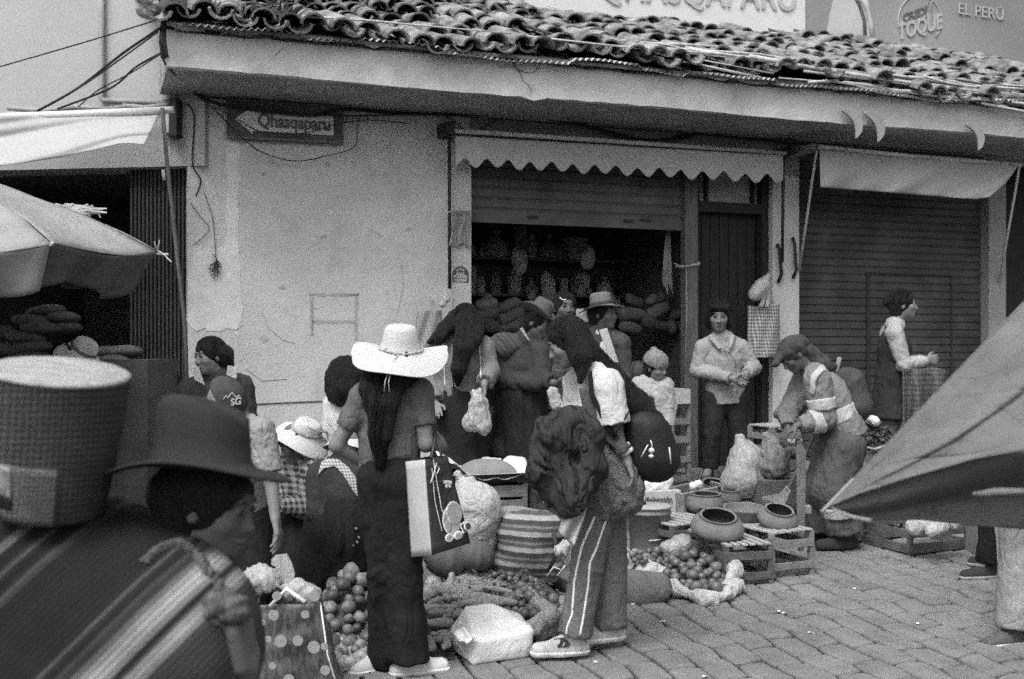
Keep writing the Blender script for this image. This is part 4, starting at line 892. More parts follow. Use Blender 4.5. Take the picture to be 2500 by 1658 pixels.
def sunhat(parent, c, up, fw, mat_):
    Mx = frame(c, up, fw); h = .125; rt, rb, R = .075, .095, .225
    pr = [(0, h), (rt*.5, h*1.0), (rt*.85, h*.96), (rt*1.0, h*.84), (lerp(rt, rb, .5), h*.45), (rb, .015), (rb+.015, .0)]+[(lerp(rb+.015, R, q), -.012*q) for q in (.15, .3, .45, .6, .75, .9, .98, 1)]+[(R, -.016), (lerp(rb, R, .5), -.012), (rb, -.006), (rt*.9, h*.8), (0, h*.93)]
    def wob(x, y, z, a, r):
        q = max(0, (r-rb)/(R-rb))
        z += q*(.026*math.sin(a*1.-.2)*0 + .030*math.cos(2*a+.5)+.022*math.sin(3*a+1.1))-.035*q*q*(1 if y < 0 else .3)
        return x, y*(.97), z
    b = MB(); b.lathe(pr, Mx, 96, wob); o = b.build('sun_hat', mat_, parent, True)
    b = MB(); rr = random.Random(1); ring = []
    for i in range(64): a = 2*math.pi*i/64; ring.append(Mx @ V((math.cos(a)*(rb+.006), math.sin(a)*(rb+.006)*.97, .014+.004*math.sin(a*2+1))))
    b.tube(ring+ring[:1], .0038, 5); 
    for i in range(20): p = ring[(i*2+38) % 64]; b.tube([p, p+V((rr.gauss(0, .006), -.004, rr.gauss(0, .006)))], .006, 5)
    for (dx, a) in ((0, 1), (.008, 1.5)):
        p = Mx @ V((-.03, -(rb+.008), .012)); b.tube([p, p+V((-.03+dx, -.05, -.05)), p+V((-.05+dx*2, -.085, -.125)), p+V((-.055+dx*3, -.08, -.17))], .0025, 4)
    b.build('hat_cord', cloth('cord', .42), o, True)
sunhat(A.root, P(977, 858, YA), (.06, -.22, 1), (-.3, 1, 0), STRAW)
def gp(x, y, d): return P(x, y, d)
gb = root('paper_gift_bag', P(1060, 1360, 5.25), 'glossy dark paper gift bag with pale side and sticker pictures, hung on a forearm', 'bag')
YB = 5.22
T0, T1, T2, T3 = P(990, 1127, YB-.02), P(1037, 1122, YB-.10), P(1092, 1112, YB+.02), P(1046, 1114, YB+.10)
B0, B1, B2, B3 = P(1004, 1360, YB-.02), P(1054, 1356, YB-.12), P(1148, 1326, YB+.02), P(1100, 1335, YB+.12)
def panel(a, b, c, d, m, nm, bul=.0, th=.003):
    q = MB(); nrm = (b-a).cross(d-a).normalized()
    q.sheet(lambda s, t: lerp(lerp(a, b, s), lerp(d, c, s), t)+nrm*(bul*math.sin(math.pi*s)*math.sin(math.pi*t)), 10, 12, th); return q.build(nm, m, gb, True)
GLD = mat('glossy_dark', .035, .3, 9., .25, 30., .4, spec=.4, crease=.006, csc=4.); GLP = mat('glossy_pale', .42, .08, 9., .2, 20., .4, spec=.5)
panel(T0, T1, B1, B0, GLP, 'side_panel', -.012); fr = panel(T1, T2, B2, B1, GLD, 'front_panel', .006); panel(T2, T3, B3, B2, GLD, 'side_panel'); panel(T3, T0, B0, B3, GLD, 'back_panel')
def onf(s, t, off=.006): nn = (T2-T1).cross(B1-T1).normalized(); nn = -nn if nn.y > 0 else nn; return lerp(lerp(T1, T2, s), lerp(B1, B2, s), t)+nn*off
def sticker(pts, m, nm, off=.006): nn = (onf(0, 0, 1)-onf(0, 0, 0)); q = MB(); q.prism([onf(s, t, off) for s, t in pts], nn*.002); return q.build(nm, m, gb)
el = lambda cs, ct, rs, rt, n=20, a0=0: [(cs+rs*math.cos(2*math.pi*i/n+a0), ct+rt*math.sin(2*math.pi*i/n+a0)) for i in range(n)]
PW, PD, PG = cloth('print_white', .7), cloth('print_dark', .06), cloth('print_grey', .3)
sticker(el(.60, .70, .25, .16), PW, 'printed_sticker'); sticker(el(.61, .70, .23, .145), PG, 'printed_sticker', .009)
sticker(el(.70, .62, .23, .125), PW, 'printed_sticker', .012); sticker(el(.70, .62, .21, .112), PG, 'printed_sticker', .015)
for c in (.42, .66): sticker(el(c, .865, .115, .045), PW, 'printed_sticker', .018); sticker(el(c, .865, .085, .030), PG, 'printed_sticker', .021)
sticker([(.76, .76), (.92, .74), (.98, .84), (.80, .87)], PW, 'printed_sticker', .018); sticker([(.78, .77), (.90, .755), (.955, .835), (.82, .855)], PD, 'printed_sticker', .021)
for c, r in ((.94, .80),): sticker(el(c, r, .10, .05), PW, 'printed_sticker', .024); sticker(el(c, r, .075, .037), PD, 'printed_sticker', .027)
b = MB(); b.tube([onf(.32, .0), onf(.35, .3), onf(.38, .55), onf(.5, .72)], .0022, 4); b.tube([onf(.22, .1), onf(.2, .45), onf(.3, .78)], .0018, 4); b.tube([onf(.1, .25, .008), onf(.25, .17, .008), onf(.42, .06, .008), onf(.5, .12, .008), onf(.38, .17, .008)], .003, 4); b.build('printed_line', PW, gb)
for k, an in enumerate((.5, 1.3, 2.2, 3.0)):
    sticker([(.68, .26), (.68+.18*math.cos(an+.2), .26+.09*math.sin(an+.2)), (.68+.18*math.cos(an-.25), .26+.09*math.sin(an-.25))], PW, 'bow', .01+.003*k)
b = MB(); b.tube([onf(.25, 0), P(1060, 1080, YB+.03), P(1062, 1050, YB+.06), P(1068, 1072, YB+.06), onf(.7, 0)], .006, 6); b.build('handle', GLD, gb, True)
# ---- B: long-haired girl with striped track trousers
YB2 = 5.6
B = Person('young woman with very long dark hair, white t-shirt and striped track trousers, looking left', YB2,
  {'H': (1385, 838, .0), 'N': (1440, 905, .02), 'P': (1462, 1170, .02), 'C': (1458, 1020, .02), 'SL': (1408, 935, .13), 'SR': (1482, 938, -.12), 'EL': (1390, 1050, .14), 'ER': (1508, 1072, -.12),
   'WL': (1345, 1120, .02), 'WR': (1532, 1128, -.16), 'HL': (1468, 1215, .07), 'HR': (1462, 1215, -.06), 'KL': (1480, 1380, .06), 'KR': (1432, 1385, -.08), 'AL': (1492, 1528, .06), 'AR': (1402, 1556, -.10), 'TL': (1448, 1552, .03), 'TR': (1338, 1585, -.12)},
  look=(-.85, -.05, -.5), up=(-.45, .05, .9), h=.008, hands=((V((-.6, -.3, -.6)), V((.2, -1, 0)), 1.0), (V((.25, -.1, -.9)), V((-1, 0, 0)), .5)), build=.95)
WT = cloth('white_tee', .50, a=.06, bump=.25); TRK = cloth('track_trousers', .125, a=.15, fine=.10)
B.top(WT, .016, hem=.02, sleeve=.3, flare=1.0, name='t_shirt', fold=.006, seed=8, extra=lambda f: f.cone(P(1482, 945, YB2-.12), P(1497, 1036, YB2-.14), .078, .083, .03, cap=True))
def blegs(f):
    f.cone(P(1432, 1385, YB2-.08), P(1404, 1545, YB2-.10), .075, .075, .02, flat=((0, 1, 0), 1.1), cap=True); f.cone(P(1452, 1250, YB2-.05), P(1432, 1385, YB2-.08), .095, .075, .02); f.cone(P(1488, 1260, YB2+.05), P(1486, 1530, YB2+.06), .085, .088, .02, flat=((0, 1, 0), 1.1), cap=True)
B.pants(TRK, .012, .02, .97, fold=.006, extra=blegs, seed=14)
# the two white side stripes: ribbons laid on the trouser leg
def ribbon(pts, w, Yf, m, name, parent, surf=.078, r=.0):
    q = MB(); n = len(pts)
    def fn(a, t):
        x = t*(n-1); i = min(n-2, int(x)); u = x-i; px = lerp(pts[i][0], pts[i+1][0], u)+(a-.5)*w; py = lerp(pts[i][1], pts[i+1][1], u); return P(px, py, lerp(pts[i][2], pts[i+1][2], u))
    q.sheet(fn, 2, (n-1)*6, .004); return q.build(name, m, parent, True)
def onmesh(o, px, py, off=.004):      # first point of a body part met along a line of sight from where the camera stands
    from mathutils.bvhtree import BVHTree
    if 'bv' not in ORG: ORG['bv'] = {}
    if o not in ORG['bv']: ORG['bv'][o] = BVHTree.FromPolygons([v.co for v in o.data.vertices], [p.vertices for p in o.data.polygons])
    og = ORG[o]; c0 = V((0, 0, HC)); d = (P(px, py, 1.)-c0).normalized(); hit = ORG['bv'][o].ray_cast(c0-og, d)
    return None if hit[0] is None else hit[0]+og-d*off
def seam(o, pts, r, m, name, parent, n=28, off=.002):
    out = []; L = len(pts)-1
    for i in range(n+1):
        x = i/n*L; k = min(L-1, int(x)); q = onmesh(o, lerp(pts[k][0], pts[k+1][0], x-k), lerp(pts[k][1], pts[k+1][1], x-k), off)
        if q is not None: out.append(q)
    if len(out) > 2: mb_ = MB(); mb_.tube(out, r, 6); return mb_.build(name, m, parent, True)
btr = [c for c in B.root.children if c.name.startswith('trousers')][0]
seam(btr, [(1452, 1262), (1420, 1335), (1402, 1420), (1397, 1500), (1385, 1530), (1382, 1562)], .006, PW, 'side_stripe', btr)
seam(btr, [(1482, 1262), (1456, 1340), (1440, 1375), (1436, 1430), (1424, 1510), (1414, 1562)], .006, PW, 'side_stripe', btr)
B.shoes(cloth('shoe_light', .42), SOLE, 1.12)
def shoepatch(pts, m, nm):
    sh = [c for c in B.root.children if c.name.startswith('shoe')]; tot = []
    for o_ in sh:
        q = [onmesh(o_, x, y, .003) for x, y in pts]
        if all(v is not None for v in q): mb_ = MB(); mb_.prism(q, V((0, -.003, 0))); mb_.build(nm, m, o_)
shoepatch([(1352, 1560), (1378, 1556), (1394, 1572), (1386, 1580), (1362, 1580)], SHOED, 'side_patch'); shoepatch([(1312, 1560), (1330, 1560), (1336, 1574), (1310, 1572)], SHOED, 'toe_patch')
hb1 = [P(1392, 815, YB2-.0), P(1424, 862, YB2+.03), P(1488, 930, YB2+.06), P(1548, 990, YB2+.04), P(1590, 1040, YB2-.0), P(1602, 1090, YB2-.05)]
hb2 = [P(1375, 812, YB2-.06), P(1400, 880, YB2-.10), P(1402, 960, YB2-.10), P(1418, 1020, YB2-.08)]
B.hair([(hb1, [.06, .07, .07, .07, .065, .04], .04), ([P(1400, 815, YB2-.03), P(1418, 870, YB2-.08), P(1418, 930, YB2-.10)], [.06, .05, .015], .03)], fold=.006, cl=.04)
B.wisps([(hb1[:5], [.07, .072, .072, .07, .06])], n=150, seed=4)
B.strap([P(1440, 905, YB2-.16), P(1444, 960, YB2-.19), P(1470, 1015, YB2-.20), P(1502, 1068, YB2-.20)], .022, BLK, 'bag_strap')
B.strap([P(1428, 945, YB2-.15), P(1440, 1005, YB2-.18), P(1490, 1065, YB2-.17), P(1530, 1100, YB2-.2)], .06, cloth('wide_strap', .07), 'bag_strap', .01)
B.strap([P(1538, 1000, YB2-.2), P(1516, 1040, YB2-.21), P(1500, 1062, YB2-.2)], .008, BLK, 'bag_strap')
for (x, y) in ((1520, 1092), (1528, 1104)):
    b = MB(); Mx = frame(P(x, y, YB2-.14), (.5, 0, -.85), (0, 1, 0)); b.lathe([(.037, -.010), (.040, -.006), (.040, .006), (.037, .010), (.033, .006), (.033, -.006)], Mx, 20, closed=True); b.build('bracelet', PW, B.root, True)
# black backpack hanging low on her side
bp = plasticblob('black_backpack', 'small black backpack with silver charms hanging behind the long-haired girl', [(P(1588, 1060, YB2-.1), P(1602, 1120, YB2-.1), .10, .115, .05, ((0, 1, 0), 1.5)), (P(1560, 1040, YB2-.08), P(1560, 1110, YB2-.08), .06, .06, .05)], mat('nylon', .012, .2, 9., .3, 80., .6), .009, .004, 30, 2, part='body')
CH = mat('chrome', .6, .1, 9., 0, 20., .25, spec=.8)
b = MB(); b.tube([P(1588, 1075, YB2-.235), P(1592, 1085, YB2-.24), P(1590, 1098, YB2-.24)], .003, 5); b.tube([P(1582, 1086, YB2-.235), P(1566, 1115, YB2-.235)], .006, 5, rfn=lambda t: .007*(1-abs(t-.5))); b.build('charm', CH, bp, True)
b = MB(); b.lathe([(0, -.014), (.012, -.008), (.015, 0), (.012, .009), (0, .014)], frame(P(1591, 1100, YB2-.24), (0, 0, 1), (0, 1, 0)), 12); b.lathe([(0, -.012), (.012, -.006), (.013, 0), (0, .012)], frame(P(1590, 1113, YB2-.24), (0, 0, 1), (0, 1, 0)), 12); b.build('charm', CH, bp, True)
b = MB(); b.tube([P(1634, 1092, YB2-.2), P(1636, 1110, YB2-.205), P(1638, 1132, YB2-.2)], .004, 5); b.build('zip_pull', CH, bp, True)
# fuzzy jumper tied round the waist, dark jacket over the arm
FUZ = mat('fuzzy', .15, .3, 30., 1.2, 150., .98, fine=.16); DJ = cloth('dark_jacket', .04, a=.4, sc=5., crease=.038, csc=6.)
fj = root('fuzzy_jumper', P(1480, 1255, YB2-.1), 'thick grey fleece jumper tied around the waist of the long-haired girl', 'jumper')
f = Field(P(1370, 1270, YB2-.4), P(1580, 1030, YB2+.35), .009); f.cone(P(1455, 1060, YB2-.0), P(1462, 1120, YB2), .12, .15, .05); f.cone(P(1462, 1120, YB2), P(1478, 1200, YB2-.02), .15, .165, .05); f.cone(P(1478, 1200, YB2-.02), P(1480, 1225, YB2-.02), .165, .13, .05, ); f.cone(P(1520, 1150, YB2-.1), P(1530, 1215, YB2-.1), .06, .07, .05)
f.noise(.014, 22, 4, ridge=True); f.noise(.004, 140, 6); f.mesh('knit', FUZ, fj)
dj = root('dark_jacket_bundle', P(1390, 1240, YB2-.3), 'crumpled dark jacket draped over the long-haired girl\'s forearm', 'jacket')
YD = YB2-.30
f = Field(P(1280, 1290, YD-.3), P(1500, 1000, YD+.3), .008)
f.cone(P(1345, 1055, YD), P(1420, 1050, YD), .055, .06, .04); f.cone(P(1340, 1060, YD), P(1322, 1150, YD), .06, .05, .04); f.cone(P(1335, 1150, YD), P(1390, 1215, YD), .07, .07, .05); f.cone(P(1400, 1060, YD), P(1420, 1150, YD), .10, .085, .04, flat=((0, 1, 0), 1.3)); f.cone(P(1360, 1080, YD+.03), P(1370, 1180, YD+.03), .10, .09, .04, flat=((0, 1, 0), 1.3)); f.cone(P(1430, 1060, YD), P(1440, 1140, YD), .06, .05, .04); f.cone(P(1400, 1180, YD), P(1380, 1235, YD), .07, .02, .04)
f.ell(P(1412, 1115, YD-.12), (.035, .09, .11), None, .03, sub=True); f.noise(.022, 17, 12, (1, 1, .5), True); f.noise(.009, 42, 3, (1, 1, .45), True); f.wrink(P(1400, 1080, YD-.08), (1, .2, .6), .25, .055, .016, 3); f.wrink(P(1340, 1140, YD-.05), (.6, 0, 1), .2, .045, .014, 5); f.mesh('cloth', DJ, dj)
wb = root('folded_pale_bag', P(1395, 1330, YD), 'pale folded plastic carrier hanging below the dark jacket bundle', 'bag'); b = MB()
b.sheet(lambda s, t: P(lerp(lerp(1385, 1438, s), lerp(1368, 1405, s), t)+3*math.sin(t*5), lerp(lerp(1205, 1195, s), lerp(1300, 1336, s), t), YD-.02+.02*math.sin(s*8+t*3)), 12, 14, .012); b.build('film', cloth('pale_film', .36), wb, True)
GR = 'shoppers and sellers at the stalls'
# ---- F: woman in zipped hoodie with long dark hair, head bowed
Y = 7.7
HOOD = cloth('hoodie', .17, a=.12, fine=.07); SKIRTD = cloth('dark_skirt', .02, a=.3)
Fp = Person('woman in a light zipped hoodie, dark hair over her face, holding a knotted bag', Y,
  {'H': (1138, 790, -.04), 'N': (1124, 826, .0), 'P': (1122, 985, .02), 'SL': (1066, 850, .0), 'SR': (1178, 848, -.02), 'EL': (1052, 930, .02), 'ER': (1196, 905, -.05), 'WL': (1062, 985, -.1), 'WR': (1182, 938, -.20)},
  look=(.25, -.65, -.75), up=(.1, -.5, .8), hands=(None, (V((.0, -.1, -1)), V((-1, -.2, 0)), .9)), h=.009)
Fp.top(HOOD, .03, hem=-.02, sleeve=.93, name='hoodie', cuff=.010, seed=21, fold=.006, extra=lambda f: (f.cone(P(1098, 832, Y+.02), P(1150, 832, Y+.02), .045, .045, .03)))
Fp.skirt(SKIRTD, .80, .16, .24, flat=1.2, seed=31); Fp.shoes(SHOED)
Fp.hair([([P(1120, 778, Y-.03), P(1085, 805, Y-.05), P(1048, 835, Y-.1)], [.06, .045, .015], .03), ([P(1140, 790, Y-.10), P(1132, 850, Y-.19), P(1120, 900, Y-.20), P(1116, 938, Y-.18)], [.075, .06, .045, .015], .04), ([P(1165, 790, Y-.06), P(1160, 830, Y-.16), P(1150, 850, Y-.18)], [.06, .04, .015], .03), ([P(1110, 780, Y-.02), P(1075, 822, Y-.14), P(1062, 850, Y-.16)], [.06, .035, .01], .03)], cl=.02)
Fp.wisps([([P(1140, 790, Y-.10), P(1132, 850, Y-.19), P(1120, 900, Y-.20), P(1114, 950, Y-.18)], [.075, .06, .045, .02])], n=120, seed=5)
for pts in ([(1083, 838), (1084, 880), (1086, 945)], [(1170, 845), (1173, 880), (1174, 925)]):
    hd = [c for c in Fp.root.children if c.name.startswith('hoodie')][0]; seam(hd, pts, .004, PW, 'drawstring', hd, 16)
kb = plasticblob('knotted_bag', 'see-through knotted bag of produce hanging from the hoodie woman\'s hand', [(P(1172, 950, Y-.24), P(1170, 985, Y-.24), .012, .035, .03), (P(1170, 985, Y-.24), P(1150, 1032, Y-.24), .04, .055, .04), (P(1170, 985, Y-.24), P(1180, 1040, Y-.24), .04, .05, .04), (P(1158, 960, Y-.24), P(1160, 962, Y-.24), .018, .018, .02)], M['film'], .008, .010, 42)
# ---- G: woman in dark felt hat and long coat with carrying cloth
Y = 7.9
COAT = cloth('brown_coat', .042, a=.15, fine=.06); SHAWL = cloth('shawl', .085, a=.3, pat=('stripe', (.8, 0, .55), 0., ('rep', .06, [(0, .05), (.3, .085), (.5, .04), (.75, .08), (1, .05)]), .05))
Gp = Person('woman in a tilted felt hat, long dark coat and striped shawl, looking at her hand', Y,
  {'H': (1312, 788, -.05), 'N': (1283, 830, .0), 'P': (1270, 985, .03), 'SL': (1232, 855, .06), 'SR': (1322, 858, -.06), 'EL': (1238, 930, -.05), 'ER': (1318, 925, -.14), 'WL': (1335, 940, -.22), 'WR': (1352, 935, -.26), 'TL': (1262, 1258, -.1), 'TR': (1300, 1258, -.14)},
  look=(.75, -.35, -.55), up=(.35, -.1, .9), skin=SKD, hands=((V((1, -.1, .0)), V((0, 0, 1)), .6), (V((1, -.2, .1)), V((0, 0, 1)), .5)), h=.009)
Gp.top(COAT, .035, hem=.36, sleeve=.95, flare=1.45, name='coat', seed=22, fold=.006); Gp.skirt(SKIRTD, .55, .18, .23)
Gp.pants(SKIRTD, 0, fold=0, name='stockings'); Gp.shoes(SHOED)
Gp.hair([([P(1295, 800, Y), P(1280, 840, Y)], [.05, .03])], hat=True)
hatpart(Gp.root, P(1316, 768, Y-.04), (.48, -.12, .85), (.85, -.3, -.4), .068, .088, .12, .178, FELT, wave=.03, wk=2, ph=1.2, dish=.03, pinch=.03, band=BAND, ex=.82)
def shw(f):
    pass
f = Field(P(1180, 1010, Y-.3), P(1345, 800, Y+.4), .009)
f.cone(P(1296, 838, Y-.02), P(1225, 850, Y-.03), .05, .075, .04); f.cone(P(1225, 850, Y+.02), P(1200, 905, Y+.08), .10, .13, .06); f.cone(P(1205, 905, Y+.08), P(1210, 965, Y+.08), .12, .07, .05)
f.noise(.012, 22, 6, (.6, 1, 1), True); f.noise(.004, 60, 7); f.mesh('carrying_cloth', SHAWL, Gp.root)
ribv = lambda a, b_, c, d, Yr, nm, m, par, z=.008: MB().prism([P(*a, Yr), P(*b_, Yr), P(*c, Yr), P(*d, Yr)], V((0, z, 0))).build(nm, m, par)
ribv((1268, 802), (1276, 799), (1294, 832), (1287, 828), Y-.14, 'collar', PG, Gp.root)
pk = root('printed_packet', P(1352, 990, Y-.28), 'pale printed paper packet held below the coat woman\'s hand', 'packet'); f = Field(P(1330, 1000, Y-.35), P(1375, 940, Y-.2), .006); f.cone(P(1350, 958, Y-.28), P(1358, 985, Y-.28), .038, .040, .02, flat=((0, 1, 0), 3)); f.noise(.006, 60, 3, ridge=True); f.mesh('paper', cloth('packet', .36, a=.25, sc=30.), pk)
# ---- H: hatted woman with white blouse
Y = 8.4
Hp = Person('woman in a round dark felt hat with pale blouse and open cardigan, gazing right', Y,
  {'H': (1474, 768, -.03), 'N': (1462, 808, .0), 'P': (1462, 960, .02), 'SL': (1408, 836, .05), 'SR': (1512, 838, -.05), 'EL': (1400, 910, .0), 'ER': (1525, 915, -.06), 'WL': (1420, 970, -.1), 'WR': (1515, 980, -.15)}, foot=gs(Y),
  look=(.80, -.55, -.2), up=(.0, .0, 1), skin=SKD, h=.010)
Hp.top(cloth('blouse', .5), .018, hem=.02, sleeve=.3, name='blouse', seed=23)
CARD = cloth('cardigan', .06, fine=.08)
Hp.top(CARD, .030, hem=.05, sleeve=.95, name='cardigan', seed=24, extra=lambda f: (f.cone(P(1450, 800, Y-.18), P(1500, 895, Y-.18), .045, .012, .01) if False else f.ell(P(1474, 835, Y-.17), (.05, .09, .18), Matrix.Rotation(math.radians(-22), 4, 'Y'), .015, sub=True)))
ribv((1462, 806), (1482, 800), (1510, 884), (1492, 886), Y-.205, 'blouse_front', cloth('blouse_v', .42), Hp.root); Hp.skirt(SKIRTD, .72, .17, .24); Hp.hair([([P(1455, 780, Y+.03), P(1445, 850, Y-.0)], [.05, .02])], hat=True); Hp.shoes(SHOED)
hatpart(Hp.root, P(1468, 748, Y-.02), (-.12, .02, 1), (.8, -.5, -.1), .078, .086, .105, .175, FELTL, wave=.014, wk=2, ph=.6, dish=-.01, pinch=.0, band=BAND, ex=.85)
# ---- J: person in patch-pocket jacket, dark hair with a pale clip, behind the coat woman
Y = 8.7
Jp = Person('person in a drab jacket with flap pockets, half hidden behind the hatted women', Y,
  {'H': (1378, 752, .0), 'N': (1372, 798, .0), 'P': (1358, 965, .02), 'SL': (1318, 828, -.02), 'SR': (1418, 828, .02), 'EL': (1312, 910, -.05), 'ER': (1428, 905, -.02), 'WL': (1345, 970, -.15), 'WR': (1405, 985, -.1)}, foot=gs(Y), look=(.3, -.9, -.1), skin=SKD, h=.011)
JK = cloth('drab_jacket', .105, fine=.06)
Jp.top(JK, .03, hem=.1, sleeve=.95, name='jacket', seed=25); Jp.pants(SKIRTD); Jp.shoes(SHOED); Jp.hair([([P(1385, 740, Y+.02), P(1392, 765, Y)], [.06, .04])])
for (x, y) in ((1352, 880), (1350, 925)):
    q = MB(); q.box(P(x, y, Y-.195), V((.055, 0, 0)), V((0, .006, 0)), ZU*.012); q.build('pocket_flap', cloth('flap', .075), Jp.root, bevel=.004)
b = MB(); b.tube([P(1366, 726, Y-.1), P(1374, 732, Y-.11), P(1382, 731, Y-.1)], .004, 5); b.build('hair_clip', PW, Jp.root)
# ---- J2: figure in pale cloth hat behind
Y = 9.15
J2 = Person('short person in a pale round cloth cap standing in the shop doorway', Y, {'H': (1413, 790, .0), 'N': (1410, 830, .0), 'P': (1410, 980, .0), 'SL': (1370, 855, .0), 'SR': (1450, 855, .0), 'EL': (1362, 925, .0), 'ER': (1458, 925, .0), 'WL': (1370, 980, -.1), 'WR': (1450, 980, -.1)}, foot=gs(Y), look=(-.2, -.9, -.2), skin=SKD, h=.013)
J2.top(cloth('dull_top', .06), .03, hem=.05, name='jumper'); J2.pants(SKIRTD); J2.shoes(SHOED)
hatpart(J2.root, P(1410, 785, Y), (-.1, -.1, 1), (0, -1, 0), .088, .094, .10, .115, cloth('pale_cap', .26), name='cap')
# ---- I: child in bobble beanie
Y = 8.3
Ip = Person('child in a ribbed bobble beanie and open pale jacket over a flowery top', Y,
  {'H': (1602, 898, -.03), 'N': (1588, 930, .02), 'P': (1588, 1035, .02), 'SL': (1556, 945, .02), 'SR': (1622, 945, -.02), 'EL': (1550, 995, .02), 'ER': (1632, 995, -.02), 'WL': (1555, 1040, -.03), 'WR': (1632, 1045, -.05)}, foot=gz(Y)+.05, look=(.6, -.6, -.5), up=(.1, -.2, .95), sc=.76, hs=1.12, h=.009)
Ip.top(mat('flowery', .025, .2, 9., .2, 90., .9, pat=('spots', 14., .30, .32)), .02, hem=.03, sleeve=.3, name='flowery_top', seed=3)
CJ = cloth('child_jacket', .34, fine=.08)
Ip.top(CJ, .034, hem=.05, sleeve=.95, name='jacket', seed=26, extra=lambda f: f.ell(P(1592, 990, Y-.16), (.052, .10, .17), Matrix.Rotation(math.radians(-10), 4, 'Y'), .012, sub=True)); Ip.pants(SKIRTD); Ip.shoes(SHOED)
KN = mat('knit_beanie', .20, .2, 25., 1.0, 120., .95, fine=.1, pat=None)
f = Field(Ip.hf(-.13, -.15, -.08), Ip.hf(.13, .15, .22), .006) if False else Field(np.array(Ip.j['H'])-.17, np.array(Ip.j['H'])+.2, .006)
f.ell(Ip.hf(0, -.015, .05), (.084, .098, .088), Ip.HM, .01); f.ell(Ip.hf(0, -.05, .145), (.026, .026, .024), None, .008); f.cut(Ip.hf(0, 0, .025), -Ip.HM.to_3x3().col[2]-Ip.HM.to_3x3().col[1]*.25); f.noise(.0035, 180, 2, (1, 1, .1), True); f.mesh('beanie', KN, Ip.root)
Ip.hair([([Ip.hf(.06, -.03, -.02), Ip.hf(.06, -.02, -.07)], [.02, .01])], infl=.002)
# ---- C: woman in pale padded jacket facing us, hands clasped
Y = 9.2
PJ = cloth('padded_jacket', .27, a=.14, fine=.04, crease=.0025, bump=.15)
Cp = Person('smiling woman in a pale quilted jacket facing the street with clasped hands', Y,
  {'H': (1755, 772, -.04), 'N': (1762, 820, .0), 'P': (1770, 965, .02), 'SL': (1718, 850, .0), 'SR': (1808, 850, .0), 'EL': (1702, 905, .0), 'ER': (1840, 898, .0), 'WL': (1790, 925, -.22), 'WR': (1822, 912, -.20),
   'AL': (1730, 1145, -.02), 'AR': (1812, 1150, -.02), 'TL': (1722, 1168, -.16), 'TR': (1820, 1170, -.16)}, look=(-.15, -.9, -.35), up=(0, -.2, 1), h=.008, hands=((V((.8, -.2, -.3)), V((0, -1, 0)), .8), (V((-.5, -.2, -.7)), V((0, -1, 0)), .9)), build=1.0, hs=1.08)
Cp.top(PJ, .022, hem=.06, sleeve=.96, name='jacket', seed=27, fold=.0045, ff=30, extra=lambda f: (f.cone(P(1737, 824, Y-.06), P(1757, 850, Y-.13), .022, .012, .015, flat=((0, 1, 0), 1.6)), f.cone(P(1789, 824, Y-.06), P(1782, 850, Y-.13), .022, .012, .015, flat=((0, 1, 0), 1.6)), f.ell(P(1770, 838, Y-.16), (.022, .06, .085), Matrix.Rotation(math.radians(-25), 4, 'Y'), .008, sub=True)))
jk = [c for c in Cp.root.children if c.name.startswith('jacket')][0]; seam(jk, [(1775, 855), (1795, 880), (1800, 960)], .003, cloth('seam_dark', .12), 'zip', jk, 20)
ribv((1758, 836), (1768, 830), (1780, 858), (1776, 858), Y-.15, 'inner_collar', PG, Cp.root)
Cp.pants(cloth('navy', .024), .014, .01, .98); Cp.shoes(SHOED); Cp.hair([([Cp.hf(-.07, -.02, .02), Cp.hf(-.075, .0, -.05), Cp.hf(-.07, .0, -.10)], [.03, .025, .012]), ([Cp.hf(.07, -.02, .02), Cp.hf(.078, .0, -.04), Cp.hf(.07, .0, -.09)], [.03, .022, .01]), ([Cp.hf(-.05, .07, .075), Cp.hf(.05, .07, .078)], [.022, .022])], cl=.02)
# ---- D: bent man in hi-vis work clothes
Y = 7.8
WK = cloth('workwear', .19, a=.2, fine=.08); WKT = cloth('work_trousers', .085, a=.2, fine=.08); REF = cloth('reflective', .42, a=.08)
Dp = Person('workman bending in hi-vis overalls with reflective bands and a cloth over his head', Y,
  {'H': (1936, 868, -.03), 'N': (1985, 900, .0), 'P': (2062, 1068, .02), 'C': (2020, 968, .03), 'SL': (1966, 930, .14), 'SR': (1996, 928, -.15), 'EL': (1925, 1010, .12), 'ER': (2012, 1022, -.16), 'WL': (1925, 1045, .05), 'WR': (1945, 1040, -.18),
   'HL': (2040, 1092, .08), 'HR': (2062, 1092, -.08), 'KL': (1995, 1195, .10), 'KR': (2046, 1200, -.10), 'AL': (2002, 1290, .12), 'AR': (2068, 1302, -.08), 'TL': (1962, 1312, .10), 'TR': (2028, 1330, -.10)},
  look=(-.7, -.2, -.7), up=(-.65, -.05, .7), skin=SKD, h=.009, build=1.18, hands=((V((-.5, -.2, -.8)), V((0, 0, -1)), .7), (V((-.8, -.1, -.5)), V((0, 0, -1)), .6)), face=False)
def rotarm(f): pass
Dp.top(WK, .034, hem=.0, sleeve=.93, name='work_jacket', seed=28, fold=.007)
def band(a, b_, r0, r1, t0, t1, nm, par, m=REF, flat=None):
    f = Field(np.minimum(lerp(a, b_, t0), lerp(a, b_, t1))-.22, np.maximum(lerp(a, b_, t0), lerp(a, b_, t1))+.22, .008); f.cone(lerp(a, b_, t0), lerp(a, b_, t1), r0, r1, .0, flat=flat, cap=True, cap0=True); f.noise(.004, 30, 3); f.mesh(nm, m, par)
j = Dp.j; band(j['ER'], j['SR'], .092, .098, .22, .52, 'reflective_band', Dp.root); band(j['ER'], j['WR'], .090, .084, .12, .5, 'reflective_band', Dp.root)
